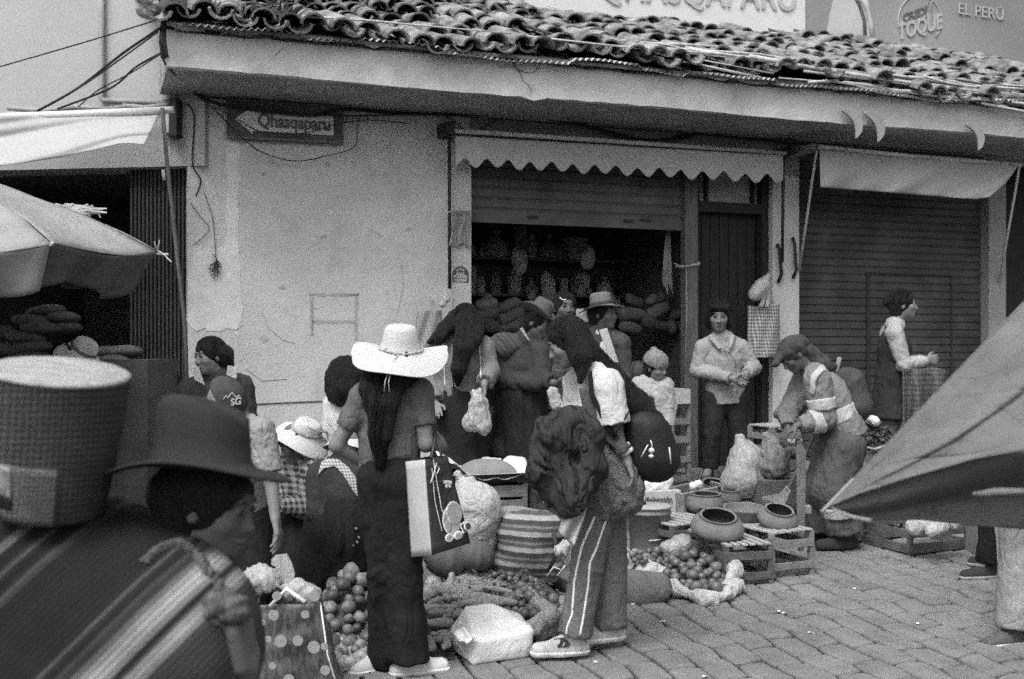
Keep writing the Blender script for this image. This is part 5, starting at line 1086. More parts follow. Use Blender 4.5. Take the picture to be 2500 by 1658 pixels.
band(j['P'], j['C'], .192, .194, .42, .72, 'reflective_band', Dp.root, flat=(Dp.fw, 1.25)); 
DWJ = [c for c in Dp.root.children if c.name.startswith('work_jacket')][0]
def dleg(f): f.cone(P(2052, 1090, Y), P(2024, 1200, Y-.03), .145, .14, .05); f.cone(P(2000, 1200, Y+.08), P(2006, 1292, Y+.1), .125, .115, .03, cap=True); f.cone(P(2046, 1205, Y-.08), P(2062, 1300, Y-.08), .125, .12, .03, cap=True)
Dp.pants(WKT, .03, .02, .95, seed=30, fold=.010, extra=dleg, waist=.1)
for sd in 'LR': band(j['K'+sd], j['A'+sd], .138, .134, .30, .55, 'reflective_band', Dp.root); 
Dp.shoes(SHOED, sz=1.2)
HC_ = cloth('head_cloth', .055, a=.3)
f = Field(np.array(Dp.j['H'])-.25, np.array(P(2040, 850, Y))+.28, .008); f.ell(Dp.hf(0, -.02, .04), (.092, .105, .085), Dp.HM, .02); f.cone(Dp.hf(0, -.08, .02), P(2005, 892, Y), .062, .065, .04); f.cone(P(2000, 892, Y-.02), P(2035, 896, Y), .055, .025, .03); f.cone(Dp.hf(0, .05, .06), Dp.hf(0, .12, .05), .05, .04, .02, flat=(Dp.HM.to_3x3().col[2], 1.6)); f.noise(.008, 30, 5, ridge=True); f.mesh('head_cloth', HC_, Dp.root)
rk = plasticblob('slung_sack_bag', 'slumped grey bag slung across the workman\'s back', [(P(2075, 930, Y+.02), P(2085, 990, Y+.02), .09, .125, .05), (P(2062, 915, Y), P(2075, 930, Y), .03, .09, .05)], cloth('slung', .06), .01, .006, 25, part='body')
sk = root('wooden_handle', P(2050, 960, Y+.1), 'wooden tool handle sticking up from the workman\'s slung bag', 'handle'); b = MB(); b.tube([P(2050, 872, Y+.08), P(2044, 900, Y+.08), P(2060, 970, Y+.1)], .016, 8); b.build('handle', cloth('stick', .22), sk, True)
DBAND = (DWJ, [(1976, 962), (1980, 915), (2004, 890), (2034, 898)], [(1988, 966), (1994, 926), (2012, 904), (2036, 914)], REF, 'shoulder_band')
Cp.wisps(seed=8)
# ---- E: woman in profile right, with vest
Y = 9.2
Ep = Person('woman in profile facing right, hair in a bun, dark vest over pale sleeves', Y,
  {'H': (2206, 745, .0), 'N': (2186, 790, .02), 'P': (2178, 955, .02), 'SL': (2170, 812, .14), 'SR': (2184, 815, -.14), 'EL': (2205, 885, .14), 'ER': (2208, 892, -.18), 'WL': (2250, 880, .02), 'WR': (2262, 880, -.12)}, foot=gs(Y), look=(.96, -.25, -.1), h=.009, hands=((V((1, 0, 0)), V((0, 1, 0)), .9), (V((1, .1, .1)), V((0, 1, 0)), .9)))
j = Ep.j; Ep.top(cloth('pale_sleeve', .33, fine=.08), .018, hem=.0, sleeve=.97, name='shirt', seed=33, fold=.007)
Ep.top(cloth('vest', .028), .036, hem=.22, sleeve=.05, name='vest', seed=34, arms='', flare=1.28); Ep.pants(cloth('jeans', .11, fine=.08), .004, waist=-.04); Ep.shoes(SHOED)
Ep.hair([([Ep.hf(0, -.09, .03), Ep.hf(0, -.125, .03)], [.045, .042])], cl=.02)
Ep.wisps(seed=6)
sb = root('woven_shawl_bag', P(2255, 1040, Y-.1), 'woven checked cloth bag hanging from the profile woman\'s arm', 'bag')
b = MB(); b.sheet(lambda s, t: P(lerp(lerp(2204, 2308, s), lerp(2206, 2290, s), t), lerp(893+12*s, 1050, t)+4*math.sin(s*6), Y-.22+.05*math.sin(s*13)*(.3+t)), 24, 20, .012); b.build('cloth', mat('woven', .12, .3, 20., .8, 120., .95, pat=('check', .04, .45), fine=.1), sb, True)
# ---- K: woman against the wall, apron straps
Y = 7.3
AP = cloth('apron', .46)
Kp = Person('dark-haired woman with pale apron straps looking down beside the house corner', Y,
  {'H': (512, 872, -.04), 'N': (536, 915, .0), 'P': (530, 1085, .0), 'SL': (462, 955, .0), 'SR': (590, 945, .02), 'EL': (452, 1030, -.05), 'ER': (605, 1030, .0), 'WL': (480, 1090, -.15), 'WR': (575, 1095, -.12)}, look=(-.6, -.7, -.35), up=(-.15, 0, 1), h=.009, build=1.05)
Kp.top(cloth('dark_knit', .045, fine=.08), .026, hem=.1, name='cardigan', seed=36); Kp.skirt(SKIRTD, .6); Kp.shoes(SHOED)
kc = [c for c in Kp.root.children if c.name.startswith('cardigan')][0]
f = Field(P(440, 1110, Y-.3), P(600, 890, Y+.1), .008); j = Kp.j
ribv((468, 900), (484, 896), (500, 940), (476, 928), Y-.16, 'apron_strap', AP, Kp.root); ribv((556, 892), (580, 896), (577, 925), (552, 915), Y-.09, 'apron_strap', AP, Kp.root)
Kp.hair([([Kp.hf(-.05, -.08, .0), Kp.hf(-.03, -.10, -.06)], [.06, .045]), ([Kp.hf(.03, -.1, .0), P(555, 900, Y+.03)], [.06, .03])], cl=.015)
Kp.wisps(seed=7, n=140)
# ---- O: bob-haired girl in white shirt behind the sun-hat girl
Y = 6.5
Op = Person('girl with a black bob and white shirt bending beside the sun-hat woman', Y,
  {'H': (840, 925, .0), 'N': (842, 968, .03), 'P': (862, 1120, .05), 'SL': (818, 990, .06), 'SR': (880, 985, -.04), 'EL': (812, 1060, .05), 'ER': (905, 1060, -.02), 'WL': (820, 1120, .0), 'WR': (895, 1130, -.1)}, look=(.1, .95, -.4), up=(-.1, .1, 1), h=.010, face=False, sc=.92)
Op.top(WT, .02, hem=.0, sleeve=.45, name='shirt', seed=38); Op.pants(SKIRTD); Op.shoes(SHOED)
Op.hair([([P(842, 915, Y-.03), P(838, 955, Y-.06), P(828, 968, Y-.06)], [.095, .085, .03], .04), ([P(850, 920, Y-.04), P(862, 965, Y-.05), P(868, 985, Y-.04)], [.08, .05, .01], .04), ([P(815, 930, Y-.03), P(812, 955, Y-.02), P(808, 975, Y-.02)], [.05, .035, .01], .03)], fold=.006)
# ---- M: seated woman in checked shirt and pale sun hat, bowed left
Y = 6.6
CHK = mat('checked_shirt', .20, .15, 9., .3, 120., .9, pat=('check', .034, .10), fine=.04)
Mp = Person('seated woman in a checked shirt and pale brimmed hat bowing to the left', Y,
  {'H': (722, 1082, -.02), 'N': (742, 1125, .02), 'P': (745, 1285, .08), 'SL': (700, 1140, .08), 'SR': (770, 1150, -.08), 'EL': (690, 1215, .0), 'ER': (748, 1240, -.14), 'WL': (665, 1240, -.10), 'WR': (680, 1230, -.18),
   'HL': (735, 1315, .05), 'HR': (760, 1315, -.05), 'KL': (660, 1330, .0), 'KR': (690, 1335, -.1), 'AL': (655, 1398, .0), 'AR': (690, 1400, -.1), 'TL': (630, 1412, -.05), 'TR': (660, 1420, -.15)}, look=(-.75, -.2, -.6), up=(-.45, -.1, .85), skin=SKD, h=.009)
Mp.top(CHK, .028, hem=.06, sleeve=.95, name='checked_shirt', seed=40, flare=1.2); Mp.pants(BLK, .02)
Mp.skirt(BLK, .35, .2, .3); Mp.hair([([Mp.hf(0, -.09, -.02), Mp.hf(0, -.10, -.08)], [.05, .04])], cl=.02, hat=True)
ho = hatpart(Mp.root, P(745, 1058, Y-.02), (.42, -.30, .85), (-.85, -.1, -.4), .075, .092, .085, .17, STRAW, wave=.018, wk=3, ph=.3, dish=-.03, pinch=0, band=cloth('pale_band', .35), bh=.028, drop=.02)
b = MB(); Mx = frame(P(768, 1040, Y-.02), (.42, -.12, .85), (-.85, -.1, -.4)); b.lathe([(.085, 0), (.088, .003), (.088, .007), (.083, .006)], Mx, 40, closed=True); b.build('hat_wire', STRAW, ho, True)
# ---- N: seated person with pale hat and gingham straps, back to us
Y = 6.1
Np = Person('seated vendor seen from behind with gingham apron straps across a dark jumper', Y,
  {'H': (858, 1085, .12), 'N': (850, 1125, .08), 'P': (850, 1320, .08), 'SL': (790, 1165, .06), 'SR': (905, 1160, .05), 'EL': (785, 1250, .0), 'ER': (925, 1245, .0), 'WL': (830, 1290, -.06), 'WR': (900, 1290, .1),
   'HL': (830, 1340, .05), 'HR': (875, 1340, .05), 'KL': (800, 1345, .3), 'KR': (890, 1345, .3), 'AL': (800, 1420, .35), 'AR': (890, 1420, .35)}, look=(.1, .9, -.5), up=(0, .3, .9), h=.009, build=1.1, face=False)
DJU = cloth('dark_jumper', .04, a=.2, fine=.06); GIN = mat('gingham', .50, .05, 9., .2, 120., .9, pat=('check', .016, .25))
Np.top(DJU, .04, hem=.05, name='jumper', seed=42, flare=1.25); Np.pants(BLK, .03); Np.skirt(BLK, .3, .24, .3)
nj = [c for c in Np.root.children if c.name.startswith('jumper')][0]
def wstrap(o, L_, R_, m, nm, n=22):    # a band laid over a garment between two outlines of the photo
    pts = []
    for i in range(n+1):
        def at(Q): x = i/n*(len(Q)-1); k = min(len(Q)-2, int(x)); return lerp(Q[k][0], Q[k+1][0], x-k), lerp(Q[k][1], Q[k+1][1], x-k)
        (ax, ay), (bx, by) = at(L_), at(R_); row = [onmesh(o, lerp(ax, bx, t/4), lerp(ay, by, t/4), .008) for t in range(5)]
        if all(r is not None for r in row): pts.append(row)
    if len(pts) < 2: return
    b = MB(); N = len(pts)-1; b.sheet(lambda s, t: lerp(pts[min(N, int(s*N+.001))][min(4, int(t*4+.001))], pts[min(N, int(s*N+.001))][min(4, int(t*4+.001))], 0), N, 4, .006); return b.build(nm, m, o, True)
wstrap(*DBAND)
wstrap(nj, [(785, 1128), (800, 1120), (825, 1120), (850, 1140), (875, 1175), (898, 1205)], [(775, 1162), (790, 1145), (818, 1138), (838, 1160), (862, 1200), (880, 1222)], GIN, 'gingham_strap')
wstrap(nj, [(862, 1268), (880, 1255), (893, 1275)], [(862, 1325), (875, 1330), (890, 1310)], GIN, 'gingham_tie')
hatpart(Np.root, P(858, 1075, Y+.13), (.0, .15, .95), (0, 1, -.2), .075, .09, .08, .155, STRAW, wave=.015, wk=2, dish=-.02, drop=.02)
# ---- L: man in dark cap and light t-shirt, bent, arm hanging
Y = 5.5
CAP = cloth('cap', .055, a=.2); LT = cloth('light_tee', .27, a=.1, fine=.06)
Lp = Person('man in a dark embroidered cap and light t-shirt stooping with one arm hanging', Y,
  {'H': (548, 985, .0), 'N': (578, 1030, .05), 'P': (580, 1250, .25), 'SL': (520, 1060, .12), 'SR': (636, 1055, -.02), 'EL': (500, 1170, .1), 'ER': (662, 1170, -.05), 'WL': (520, 1260, -.0), 'WR': (672, 1262, -.10),
   'KL': (560, 1400, .1), 'KR': (620, 1400, .1), 'AL': (560, 1540, .4), 'AR': (620, 1540, .4)}, look=(.55, -.1, -.8), up=(.75, -.2, .55), h=.007, hands=(None, (V((.22, -.1, -1)), V((-1, 0, -.1)), .45, -1, 1.15)), face=False)
Lp.top(LT, .02, hem=.05, sleeve=.42, name='t_shirt', seed=44, fold=.007, ff=34); Lp.pants(BLK, .02); Lp.shoes(SHOED)
f = Field(np.array(Lp.j['H'])-.2, np.array(Lp.j['H'])+.2, .006); f.ell(Lp.hf(0, -.015, .035), (.092, .108, .085), Lp.HM, .01); f.cut(Lp.hf(0, 0, .012), -Lp.HM.to_3x3().col[2]); 
f.cone(Lp.hf(-.02, .08, .03), Lp.hf(-.01, .15, .015), .05, .045, .01, flat=(Lp.HM.to_3x3().col[2], 4)); f.cone(Lp.hf(.02, .08, .03), Lp.hf(.01, .15, .015), .05, .045, .01, flat=(Lp.HM.to_3x3().col[2], 4)); f.noise(.002, 40, 2); cp = f.mesh('cap', CAP, Lp.root)
def em(pts, m, nm): q = [onmesh(cp, x, y, .003) for x, y in pts]; q = [v for v in q if v is not None]; 
tx = text_mesh('SG', 1., V((0, 0, 0)), V((1, 0, 0)), V((0, 0, 1)), .004, 'emblem', M['adpale'], None, V((0, -1, 0)), bold=.03)
pa, pb = onmesh(cp, 563, 990, .006), onmesh(cp, 588, 986, .006)
if pa is not None and pb is not None:
    place_text(tx, pa, pb, cp, 1.)
for pts in ([(545, 976), (552, 966), (557, 972), (566, 958), (578, 972), (583, 964), (590, 976)],): seam(cp, pts, .0022, M['adpale'], 'emblem', cp, 24, .003)
# ---- P: stall seller in bowed pale hat under the left canopy
Y = 7.6
Pp = Person('stall seller in pale clothes and a banded cloth hat bowing under the left canopy', Y,
  {'H': (192, 872, .0), 'N': (165, 905, .0), 'P': (120, 1060, .0), 'SL': (135, 905, .1), 'SR': (150, 925, -.12), 'EL': (110, 960, .1), 'ER': (160, 1000, -.12), 'WL': (180, 1000, .1), 'WR': (220, 1010, -.1)}, look=(.8, -.1, -.6), up=(.5, -.1, .8), h=.011, face=False)
Pp.top(WT, .03, hem=.1, name='shirt', seed=46); Pp.skirt(SKIRTD, .6); Pp.hair([([P(175, 870, Y-.05), P(160, 890, Y-.08)], [.06, .04])], hat=True); Pp.shoes(SHOED)
hatpart(Pp.root, P(203, 858, Y-.02), (.50, -.25, .75), (.7, -.1, -.5), .078, .094, .085, .165, cloth('cloth_hat', .6), wave=.01, dish=-.03, drop=.04, band=cloth('hat_ribbon', .16), bh=.025, ex=.9)
# ---- S: two passers-by whose legs show under the parasol at right
Y = 7.0
S1 = Person('passer-by in dark trousers and dark shoes half hidden behind the grey parasol', Y, {'H': (2600, 950, .0), 'N': (2570, 975, .0), 'P': (2465, 1080, .0), 'SL': (2510, 1000, .0), 'SR': (2620, 1000, .0), 'EL': (2480, 1020, .0), 'ER': (2620, 1030, .0), 'WL': (2490, 1080, -.1), 'WR': (2600, 1100, -.1), 'AL': (2415, 1378, .0), 'AR': (2440, 1350, .3), 'TL': (2370, 1402, -.03), 'TR': (2400, 1370, .3)}, look=(-1, -.2, 0), h=.012, face=False)
S1.top(cloth('s1', .1), .03, name='jacket'); S1.pants(BLK, .02, .01, .96); S1.shoes(SHOED, cloth('sole_g', .3), sz=1.05); S1.hair([])
Y = 5.8
S2 = Person('passer-by in loose light trousers and grey trainers at the right edge', Y, {'H': (2560, 760, .0), 'N': (2560, 830, .0), 'P': (2530, 1150, .0), 'SL': (2480, 860, .0), 'SR': (2640, 860, .0), 'EL': (2465, 1000, .0), 'ER': (2660, 1000, .0), 'WL': (2470, 1110, -.1), 'WR': (2650, 1120, -.1), 'KL': (2490, 1350, .02), 'AL': (2478, 1540, .0), 'AR': (2580, 1480, .3), 'TL': (2428, 1566, -.05), 'TR': (2540, 1500, .2)}, look=(-1, -.2, 0), h=.012, face=False)
S2.top(cloth('s2', .1), .03, name='jacket'); S2.pants(cloth('light_trousers', .24, fine=.06), .035, .02, .97, fold=.006); S2.shoes(cloth('trainer', .10), SOLE, sz=1.05); S2.hair([])
# pale carrier bag beside the passers-by
plasticblob('pale_carrier', 'pale plastic carrier bag hanging beside the passer-by at the right edge', [(P(2460, 1290, 5.9), P(2465, 1370, 5.9), .06, .055, .04)], cloth('carrier', .42), .01, .006, 20)
# ---- Q: the near woman in felt hat with striped carrying cloth, and her tall basket load
YQ = 2.6
FH = mat('near_felt', .024, .18, 7., .3, 260., .95, fine=.07)
Q = Person('nearest woman, dark felt hat, big striped carrying cloth knotted at her chest', YQ,
  {'H': (520, 1235, .0), 'N': (455, 1385, .03), 'P': (330, 1980, .1), 'C': (390, 1600, .08), 'SL': (405, 1420, .20), 'SR': (430, 1500, .0), 'EL': (520, 1720, .2), 'ER': (560, 1860, -.12), 'WL': (500, 1800, .15), 'WR': (602, 1640, -.20)},
  look=(.92, -.2, -.3), up=(.25, -.05, .97), skin=skinm('skin_near', .10), h=.008, hands=((V((.1, -.2, 1)), V((-1, 0, 0)), .9), (V((-.15, .0, 1)), V((-1, .1, .1)), 1.15, 1, 1.4)), face=True)
Q.top(cloth('near_blouse', .06, a=.3), .035, hem=.1, sleeve=.75, name='blouse', seed=50); Q.skirt(BLK, .7, .2, .35); Q.shoes(SHOED)
Q.hair([([Q.hf(0, -.09, -.0), P(455, 1330, YQ+.02), P(425, 1420, YQ+.05)], [.07, .05, .03])], cl=.02)
hatpart(Q.root, P(487, 1135, YQ), (.06, .08, 1), (.95, -.2, .05), .106, .118, .150, .207, FH, wave=.018, wk=2, ph=.9, dish=.008, drop=.018, pinch=.02, slope=.22, band=None, ex=.9)
b = MB(); b.lathe([(0, -.012), (.006, -.006), (.007, .004), (0, .01)], frame(Q.hf(-.08, -.0, -.05), (0, 0, 1), (0, 1, 0)), 10); b.build('earring', CH, Q.root, True)
rt0 = np.array([0, 0, 0.])
def cst(px, py, Yc=2.45): p = P(px, py, Yc)-ORG[Q.root]; return (p.x-p.z)/math.sqrt(2)
c0, c1 = cst(-100, 1250), cst(620, 1500)
stops = []
SPX = [(2, 1262, 0.0076), (40, 1290, 0.0076), (52, 1300, 0.1054), (64, 1305, 0.0076), (92, 1310, 0.0076), (104, 1315, 0.0517), (116, 1320, 0.0076), (140, 1325, 0.0088), (156, 1330, 0.0479), (172, 1338, 0.0088), (300, 1405, 0.0088), (318, 1425, 0.0101), (326, 1430, 0.0553), (336, 1434, 0.0101), (352, 1440, 0.0126), (360, 1444, 0.0479), (368, 1448, 0.0126), (384, 1450, 0.0476), (398, 1455, 0.1317), (416, 1462, 0.2371), (436, 1470, 0.224), (448, 1476, 0.1186), (456, 1480, 0.0101), (464, 1484, 0.0126), (472, 1488, 0.1186), (484, 1494, 0.2504), (500, 1502, 0.1976), (512, 1508, 0.0442), (530, 1516, 0.0333), (560, 1540, 0.0381)]
for (px, py, v) in [(-100, 1250, .03), (60, 1290, .03), (85, 1300, .14), (105, 1310, .03), (140, 1300, .12), (160, 1310, .03), (185, 1310, .13), (215, 1330, .035), (300, 1400, .035), (330, 1420, .06), (345, 1430, .16), (365, 1430, .05), (385, 1435, .10), (400, 1440, .05), (415, 1440, .20), (440, 1448, .34), (462, 1450, .22), (478, 1455, .05), (490, 1455, .14), (510, 1460, .38), (530, 1465, .22), (555, 1475, .07), (620, 1500, .08)]:
    stops.append(((cst(px, py)-c0)/(c1-c0), v))
stops.sort(); ks = stops
LL = mat('lliclla', .1, .16, 14., .4, 220., .95, pat=('stripe', (1/math.sqrt(2), 0, -1/math.sqrt(2)), c0, ('lin', c1-c0, ks[:31]), .012), fine=.05)
f = Field(P(-260, 2150, 2.2)-V((.1, .1, 0)), P(600, 1150, 2.9)+V((.1, .1, .1)), .009)
f.cone(P(120, 1420, 2.66), P(60, 1750, 2.62), .22, .30, .08); f.cone(P(300, 1560, 2.60), P(160, 1850, 2.55), .24, .28, .1); f.cone(P(230, 1360, 2.70), P(400, 1460, 2.55), .13, .13, .10); f.cone(P(400, 1460, 2.55), P(470, 1500, 2.46), .13, .10, .08); f.cone(P(470, 1500, 2.46), P(500, 1600, 2.44), .10, .08, .08); f.cone(P(400, 1600, 2.52), P(330, 1900, 2.5), .20, .22, .1); f.cone(P(-60, 1450, 2.7), P(-100, 1900, 2.7), .22, .28, .1)
f.noise(.010, 9, 4, (1, 1, 1)); f.noise(.004, 26, 5, (.6, 1, .6), True)
cl = f.mesh('carrying_cloth', LL, Q.root)
hits = []
for (px, py, v) in SPX:
    q_ = onmesh(cl, px, py, 0.)
    if q_ is not None: q_ = q_-ORG[Q.root]; hits.append(((q_.x-q_.z)/math.sqrt(2), v))
hits.sort(); c0, c1 = hits[0][0], hits[-1][0]; bpy.data.materials.remove(LL)
LL = mat('lliclla', .1, .16, 14., .4, 220., .95, pat=('stripe', (1/math.sqrt(2), 0, -1/math.sqrt(2)), c0, ('lin', c1-c0, [((c-c0)/(c1-c0), v) for c, v in hits][:31]), .008, 260.), fine=.05); cl.data.materials.clear(); cl.data.materials.append(LL)
# thick twisted edge folded over the shoulder towards the knot
def twist(pts, r, m, nm, par, turns=10, strands=3):
    for k in range(strands):
        out = []; n = 60
        for i in range(n+1):
            x = i/n*(len(pts)-1); j_ = min(len(pts)-2, int(x)); c = lerp(V(pts[j_]), V(pts[j_+1]), x-j_); t = (V(pts[j_+1])-V(pts[j_])).normalized(); u = t.orthogonal().normalized(); w_ = t.cross(u); a = 2*math.pi*(turns*i/n+k/strands); out.append(c+(u*math.cos(a)+w_*math.sin(a))*r*.6)
        b = MB(); b.tube(out, r*.55, 7); b.build(nm, m, par, True)
edge = [onmesh(cl, x, y, .0) for x, y in ((352, 1376), (395, 1338), (440, 1326), (478, 1352), (508, 1398))]; edge = [e for e in edge if e is not None]
EDG = cloth('edge_cloth', .085, a=.8, sc=26.)
if len(edge) > 2: twist(edge+[P(530, 1430, 2.42)], .012, EDG, 'cloth_edge', Q.root, 7)
twist([P(520, 1410, 2.42), P(545, 1470, 2.38), P(560, 1510, 2.36)], .016, EDG, 'knot_end', Q.root, 2); twist([P(530, 1490, 2.38), P(538, 1560, 2.38), P(545, 1640, 2.38)], .016, EDG, 'knot_end', Q.root, 3)
f = Field(P(500, 1540, 2.28)-V((.05, .05, .05)), P(600, 1430, 2.45)+V((.05, .05, .05)), .006); f.cone(P(540, 1480, 2.37), P(570, 1490, 2.36), .035, .03, .02); f.noise(.008, 60, 3, ridge=True); f.mesh('knot', EDG, Q.root)
# tall woven load
BK = mat('basket_weave', .085, .2, 16., .7, 160., .95, pat=('check', .014, .35), fine=.06); BKL = mat('basket_patch', .14, .2, 16., .7, 160., .95, pat=('check', .010, .4), fine=.06)
bx = root('tall_woven_drum', P(140, 1235, 2.5), 'tall dark checked drum-shaped load with a pale flat top riding above the striped cloth', 'basket')
Mx = frame(P(122, 1245, 2.55), (.13, -.15, 1), (0, 1, 0)); hb = .315
b = MB(); b.lathe([(0, .0), (.112, .0), (.116, .01), (.140, hb*.6), (.148, hb-.008), (.150, hb), (.146, hb+.004)], Mx, 64, lambda x, y, z, a, r: (x*(1+.012*math.sin(3*a)), y*(1+.012*math.cos(2*a)), z)); b.build('drum', BK, bx, True)
b = MB(); b.lathe([(.1495, hb-.004), (.150, hb+.003), (.14, hb+.008), (.07, hb+.010), (0, hb+.008)], Mx, 64); b.build('flat_top', mat('pale_top', .30, .35, 14., .5, 40., .85, fine=.08, st=(1, 4, 1)), bx, True)
def dpatch(a0, a1, z0, z1, m, off=.003):
    q = MB()
    def fn(s, t):
        a = lerp(a0, a1, s); z = lerp(z0, z1, t); r = lerp(.116, .148, min(1, z/(hb-.01)))+off; return Mx @ V((math.cos(a)*r, math.sin(a)*r, z))
    q.sheet(fn, 20, 8, .003); q.build('woven_patch', m, bx, True)
dpatch(-2.3, -1.1, .0, .13, BKL); dpatch(-2.6, -1.85, .055, .125, cloth('flower_patch', .24, a=.5, sc=30.), .006); dpatch(-2.4, -1.85, .03, .052, BLK, .006)
# ------------------------------------------------------------ left stall canopy and the near parasol
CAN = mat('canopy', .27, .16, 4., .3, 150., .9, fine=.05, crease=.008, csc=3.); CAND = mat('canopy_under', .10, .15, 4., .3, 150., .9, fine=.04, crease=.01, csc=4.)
cn = root('stall_canopy', P(-150, 1300, 6.6), 'big pale cloth stall umbrella with drooping dark flaps at the left', 'umbrella')
Cc = P(-190, 395, 6.9); rib = [P(385, 612, 6.7), P(125, 590, 5.75), P(-330, 612, 5.5), P(-760, 600, 6.3), P(-760, 590, 7.6), P(-330, 585, 8.3), P(140, 596, 7.9)]
for i in range(7):
    A_, B_ = rib[i], rib[(i+1) % 7]
    b = MB(); b.sheet(lambda s, t: lerp(Cc, lerp(A_, B_, s), t)+V((0, 0, -.05*math.sin(math.pi*s)*t*t+.09*math.sin(math.pi*t)*.5+.012*math.sin(t*11+s*5)*t)), 14, 14, .006); b.build('canopy_panel', CAN, cn, True)
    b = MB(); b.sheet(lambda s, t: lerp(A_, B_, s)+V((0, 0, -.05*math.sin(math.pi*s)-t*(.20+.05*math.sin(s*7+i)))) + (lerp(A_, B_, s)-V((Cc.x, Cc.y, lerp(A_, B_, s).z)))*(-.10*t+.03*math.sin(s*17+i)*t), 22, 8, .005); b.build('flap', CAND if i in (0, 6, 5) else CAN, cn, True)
    b = MB(); b.tube([Cc+V((0, 0, -.03)), A_+V((0, 0, -.02)), A_+(A_-Cc).normalized()*(.07 if i == 0 else .02)], .008, 6); b.build('rib', M['tin'], cn, True)
b = MB(); b.tube([Cc+V((0, 0, .04)), V((Cc.x, Cc.y, .05))], .022, 8); b.build('pole', M['tin'], cn, True)
for k, (dx, dz) in enumerate(((.09, -.07), (.05, -.03), (.02, .06), (-.01, .05))):
    b = MB(); p = rib[0]; b.tube([p, p+V((dx*.5, -.02, dz*.4)), p+V((dx, -.03, dz))], .004, 5); b.build('tie_string', M['tin'], cn)
ds = root('scrap_bundle', P(180, 505, 7.2), 'tangled scrap bundle lying on top of the left canopy', 'bundle'); rr = random.Random(8); b = MB()
for k in range(60):
    x = rr.gauss(178, 16); y = 505+abs(x-178)*.5+rr.gauss(0, 5); p = P(x, y, 7.1); b.tube([p, p+V((rr.gauss(0, .06), 0, rr.gauss(0, .015))), p+V((rr.gauss(0, .09), .02, rr.gauss(-.02, .02)))], .006, 4)
b.build('scraps', M['tin'], ds)
# near parasol: tip close on the left, ridge rising to the right, underside panel hanging below
PAR = mat('parasol_cloth', .13, .25, 6., .35, 90., .85, fine=.06, crease=.012, csc=2.6, st=(.6, 1, 1.6)); PARD = mat('parasol_shade', .15, .12, 6., .35, 90., .85, fine=.05, crease=.012, csc=2.5)
ps = root('cloth_parasol', P(3050, 1900, 3.3), 'big grey half-open cloth parasol leaning in from the right edge', 'umbrella')
T = P(2018, 1238, 3.05); Ap = P(3150, 72, 3.6); Lw = P(3100, 1010, 2.75); Lt = P(2140, 1268, 2.98); L2 = P(3100, 1290, 2.75)
def pan(fn, m, nm, nu=40, nv=26, th=.004): q = MB(); q.sheet(fn, nu, nv, th); return q.build(nm, m, ps, True)
def up_fn(s, t):    # s along from tip to far, t from ridge to lower hem
    ex = s; a = lerp(T, Ap, ex); hem = [(2018, 1240), (2100, 1205), (2250, 1158), (2385, 1120), (2500, 1100), (2800, 1045), (3100, 1000)]; x = ex*6; i = min(5, int(x)); u = x-i
    bpt = P(lerp(hem[i][0], hem[i+1][0], u), lerp(hem[i][1], hem[i+1][1], u), lerp(3.05, 2.72, ex))
    p = lerp(a, bpt, t); g = math.sin(math.pi*t); return p+V((0, -.10*g*min(1, ex*3), -.015*g*ex))+V((0, -.022*math.sin(t*9+ex*6)*min(1, ex*4)*g, 0))+V((0, -.010*abs(math.sin(t*16+ex*9))*g*min(1, ex*3), 0))+V((0, -.020*math.sin(ex*38-t*14)*math.exp(-((t-.45)/.16)**2)*(1 if .1 < ex < .6 else 0), 0))
pan(up_fn, PAR, 'canopy_panel', 90, 50)
def lo_fn(s, t):
    hem = [(2018, 1240), (2100, 1205), (2250, 1158), (2385, 1120), (2500, 1100), (2800, 1045), (3100, 1000)]; x = s*6; i = min(5, int(x)); u = x-i
    a = P(lerp(hem[i][0], hem[i+1][0], u), lerp(hem[i][1], hem[i+1][1], u)-2, lerp(3.05, 2.72, s)+.004)
    lo = [(2022, 1242), (2128, 1270), (2250, 1268), (2370, 1280), (2500, 1288), (2800, 1300), (3100, 1310)]; b_ = P(lerp(lo[i][0], lo[i+1][0], u), lerp(lo[i][1], lo[i+1][1], u), lerp(3.05, 3.25, s))
    p = lerp(a, b_, t); return p+V((0, .10*math.sin(math.pi*t)*s+.03*math.sin(t*8+s*5)*min(1, s*4), .0))
pan(lo_fn, PARD, 'canopy_panel', 60, 24)
pan(lambda s, t: lerp(lerp(T, Ap, s), P(lerp(2100, 3300, s), lerp(1262, 1180, s), lerp(3.1, 4.6, s)), t)+V((0, .0, .08*math.sin(math.pi*t)*s)), PARD, 'canopy_panel', 30, 12)
b = MB(); b.tube([T+(T-Ap).normalized()*.02, T, lerp(T, Ap, .05)], .005, 6); b.build('rib', CAN, ps, True); b = MB(); b.tube([T, lerp(T, Ap, .5)+V((0, .01, 0)), Ap], .004, 6); b.build('rib', PAR, ps, True)
b = MB(); b.tube([P(2030, 1240, 3.04), P(2080, 1262, 3.0), P(2128, 1272, 2.97)], .008, 6, rfn=lambda t: .003+.004*t); b.build('hem_tape', cloth('hem_tape', .22), ps, True)
b = MB(); b.tube([P(2375, 1208, 2.74), P(2430, 1202, 2.72), P(2560, 1200, 2.70)], .009, 8, rfn=lambda t: .003+.008*math.sin(math.pi*min(1, t*.8+.1))); b.build('rib', cloth('rib_pale', .15), ps, True)
b = MB(); b.tube([Ap+V((.0, .0, .1)), V((Ap.x-.1, Ap.y, -.15))], .02, 8); b.build('pole', M['tin'], ps, True)
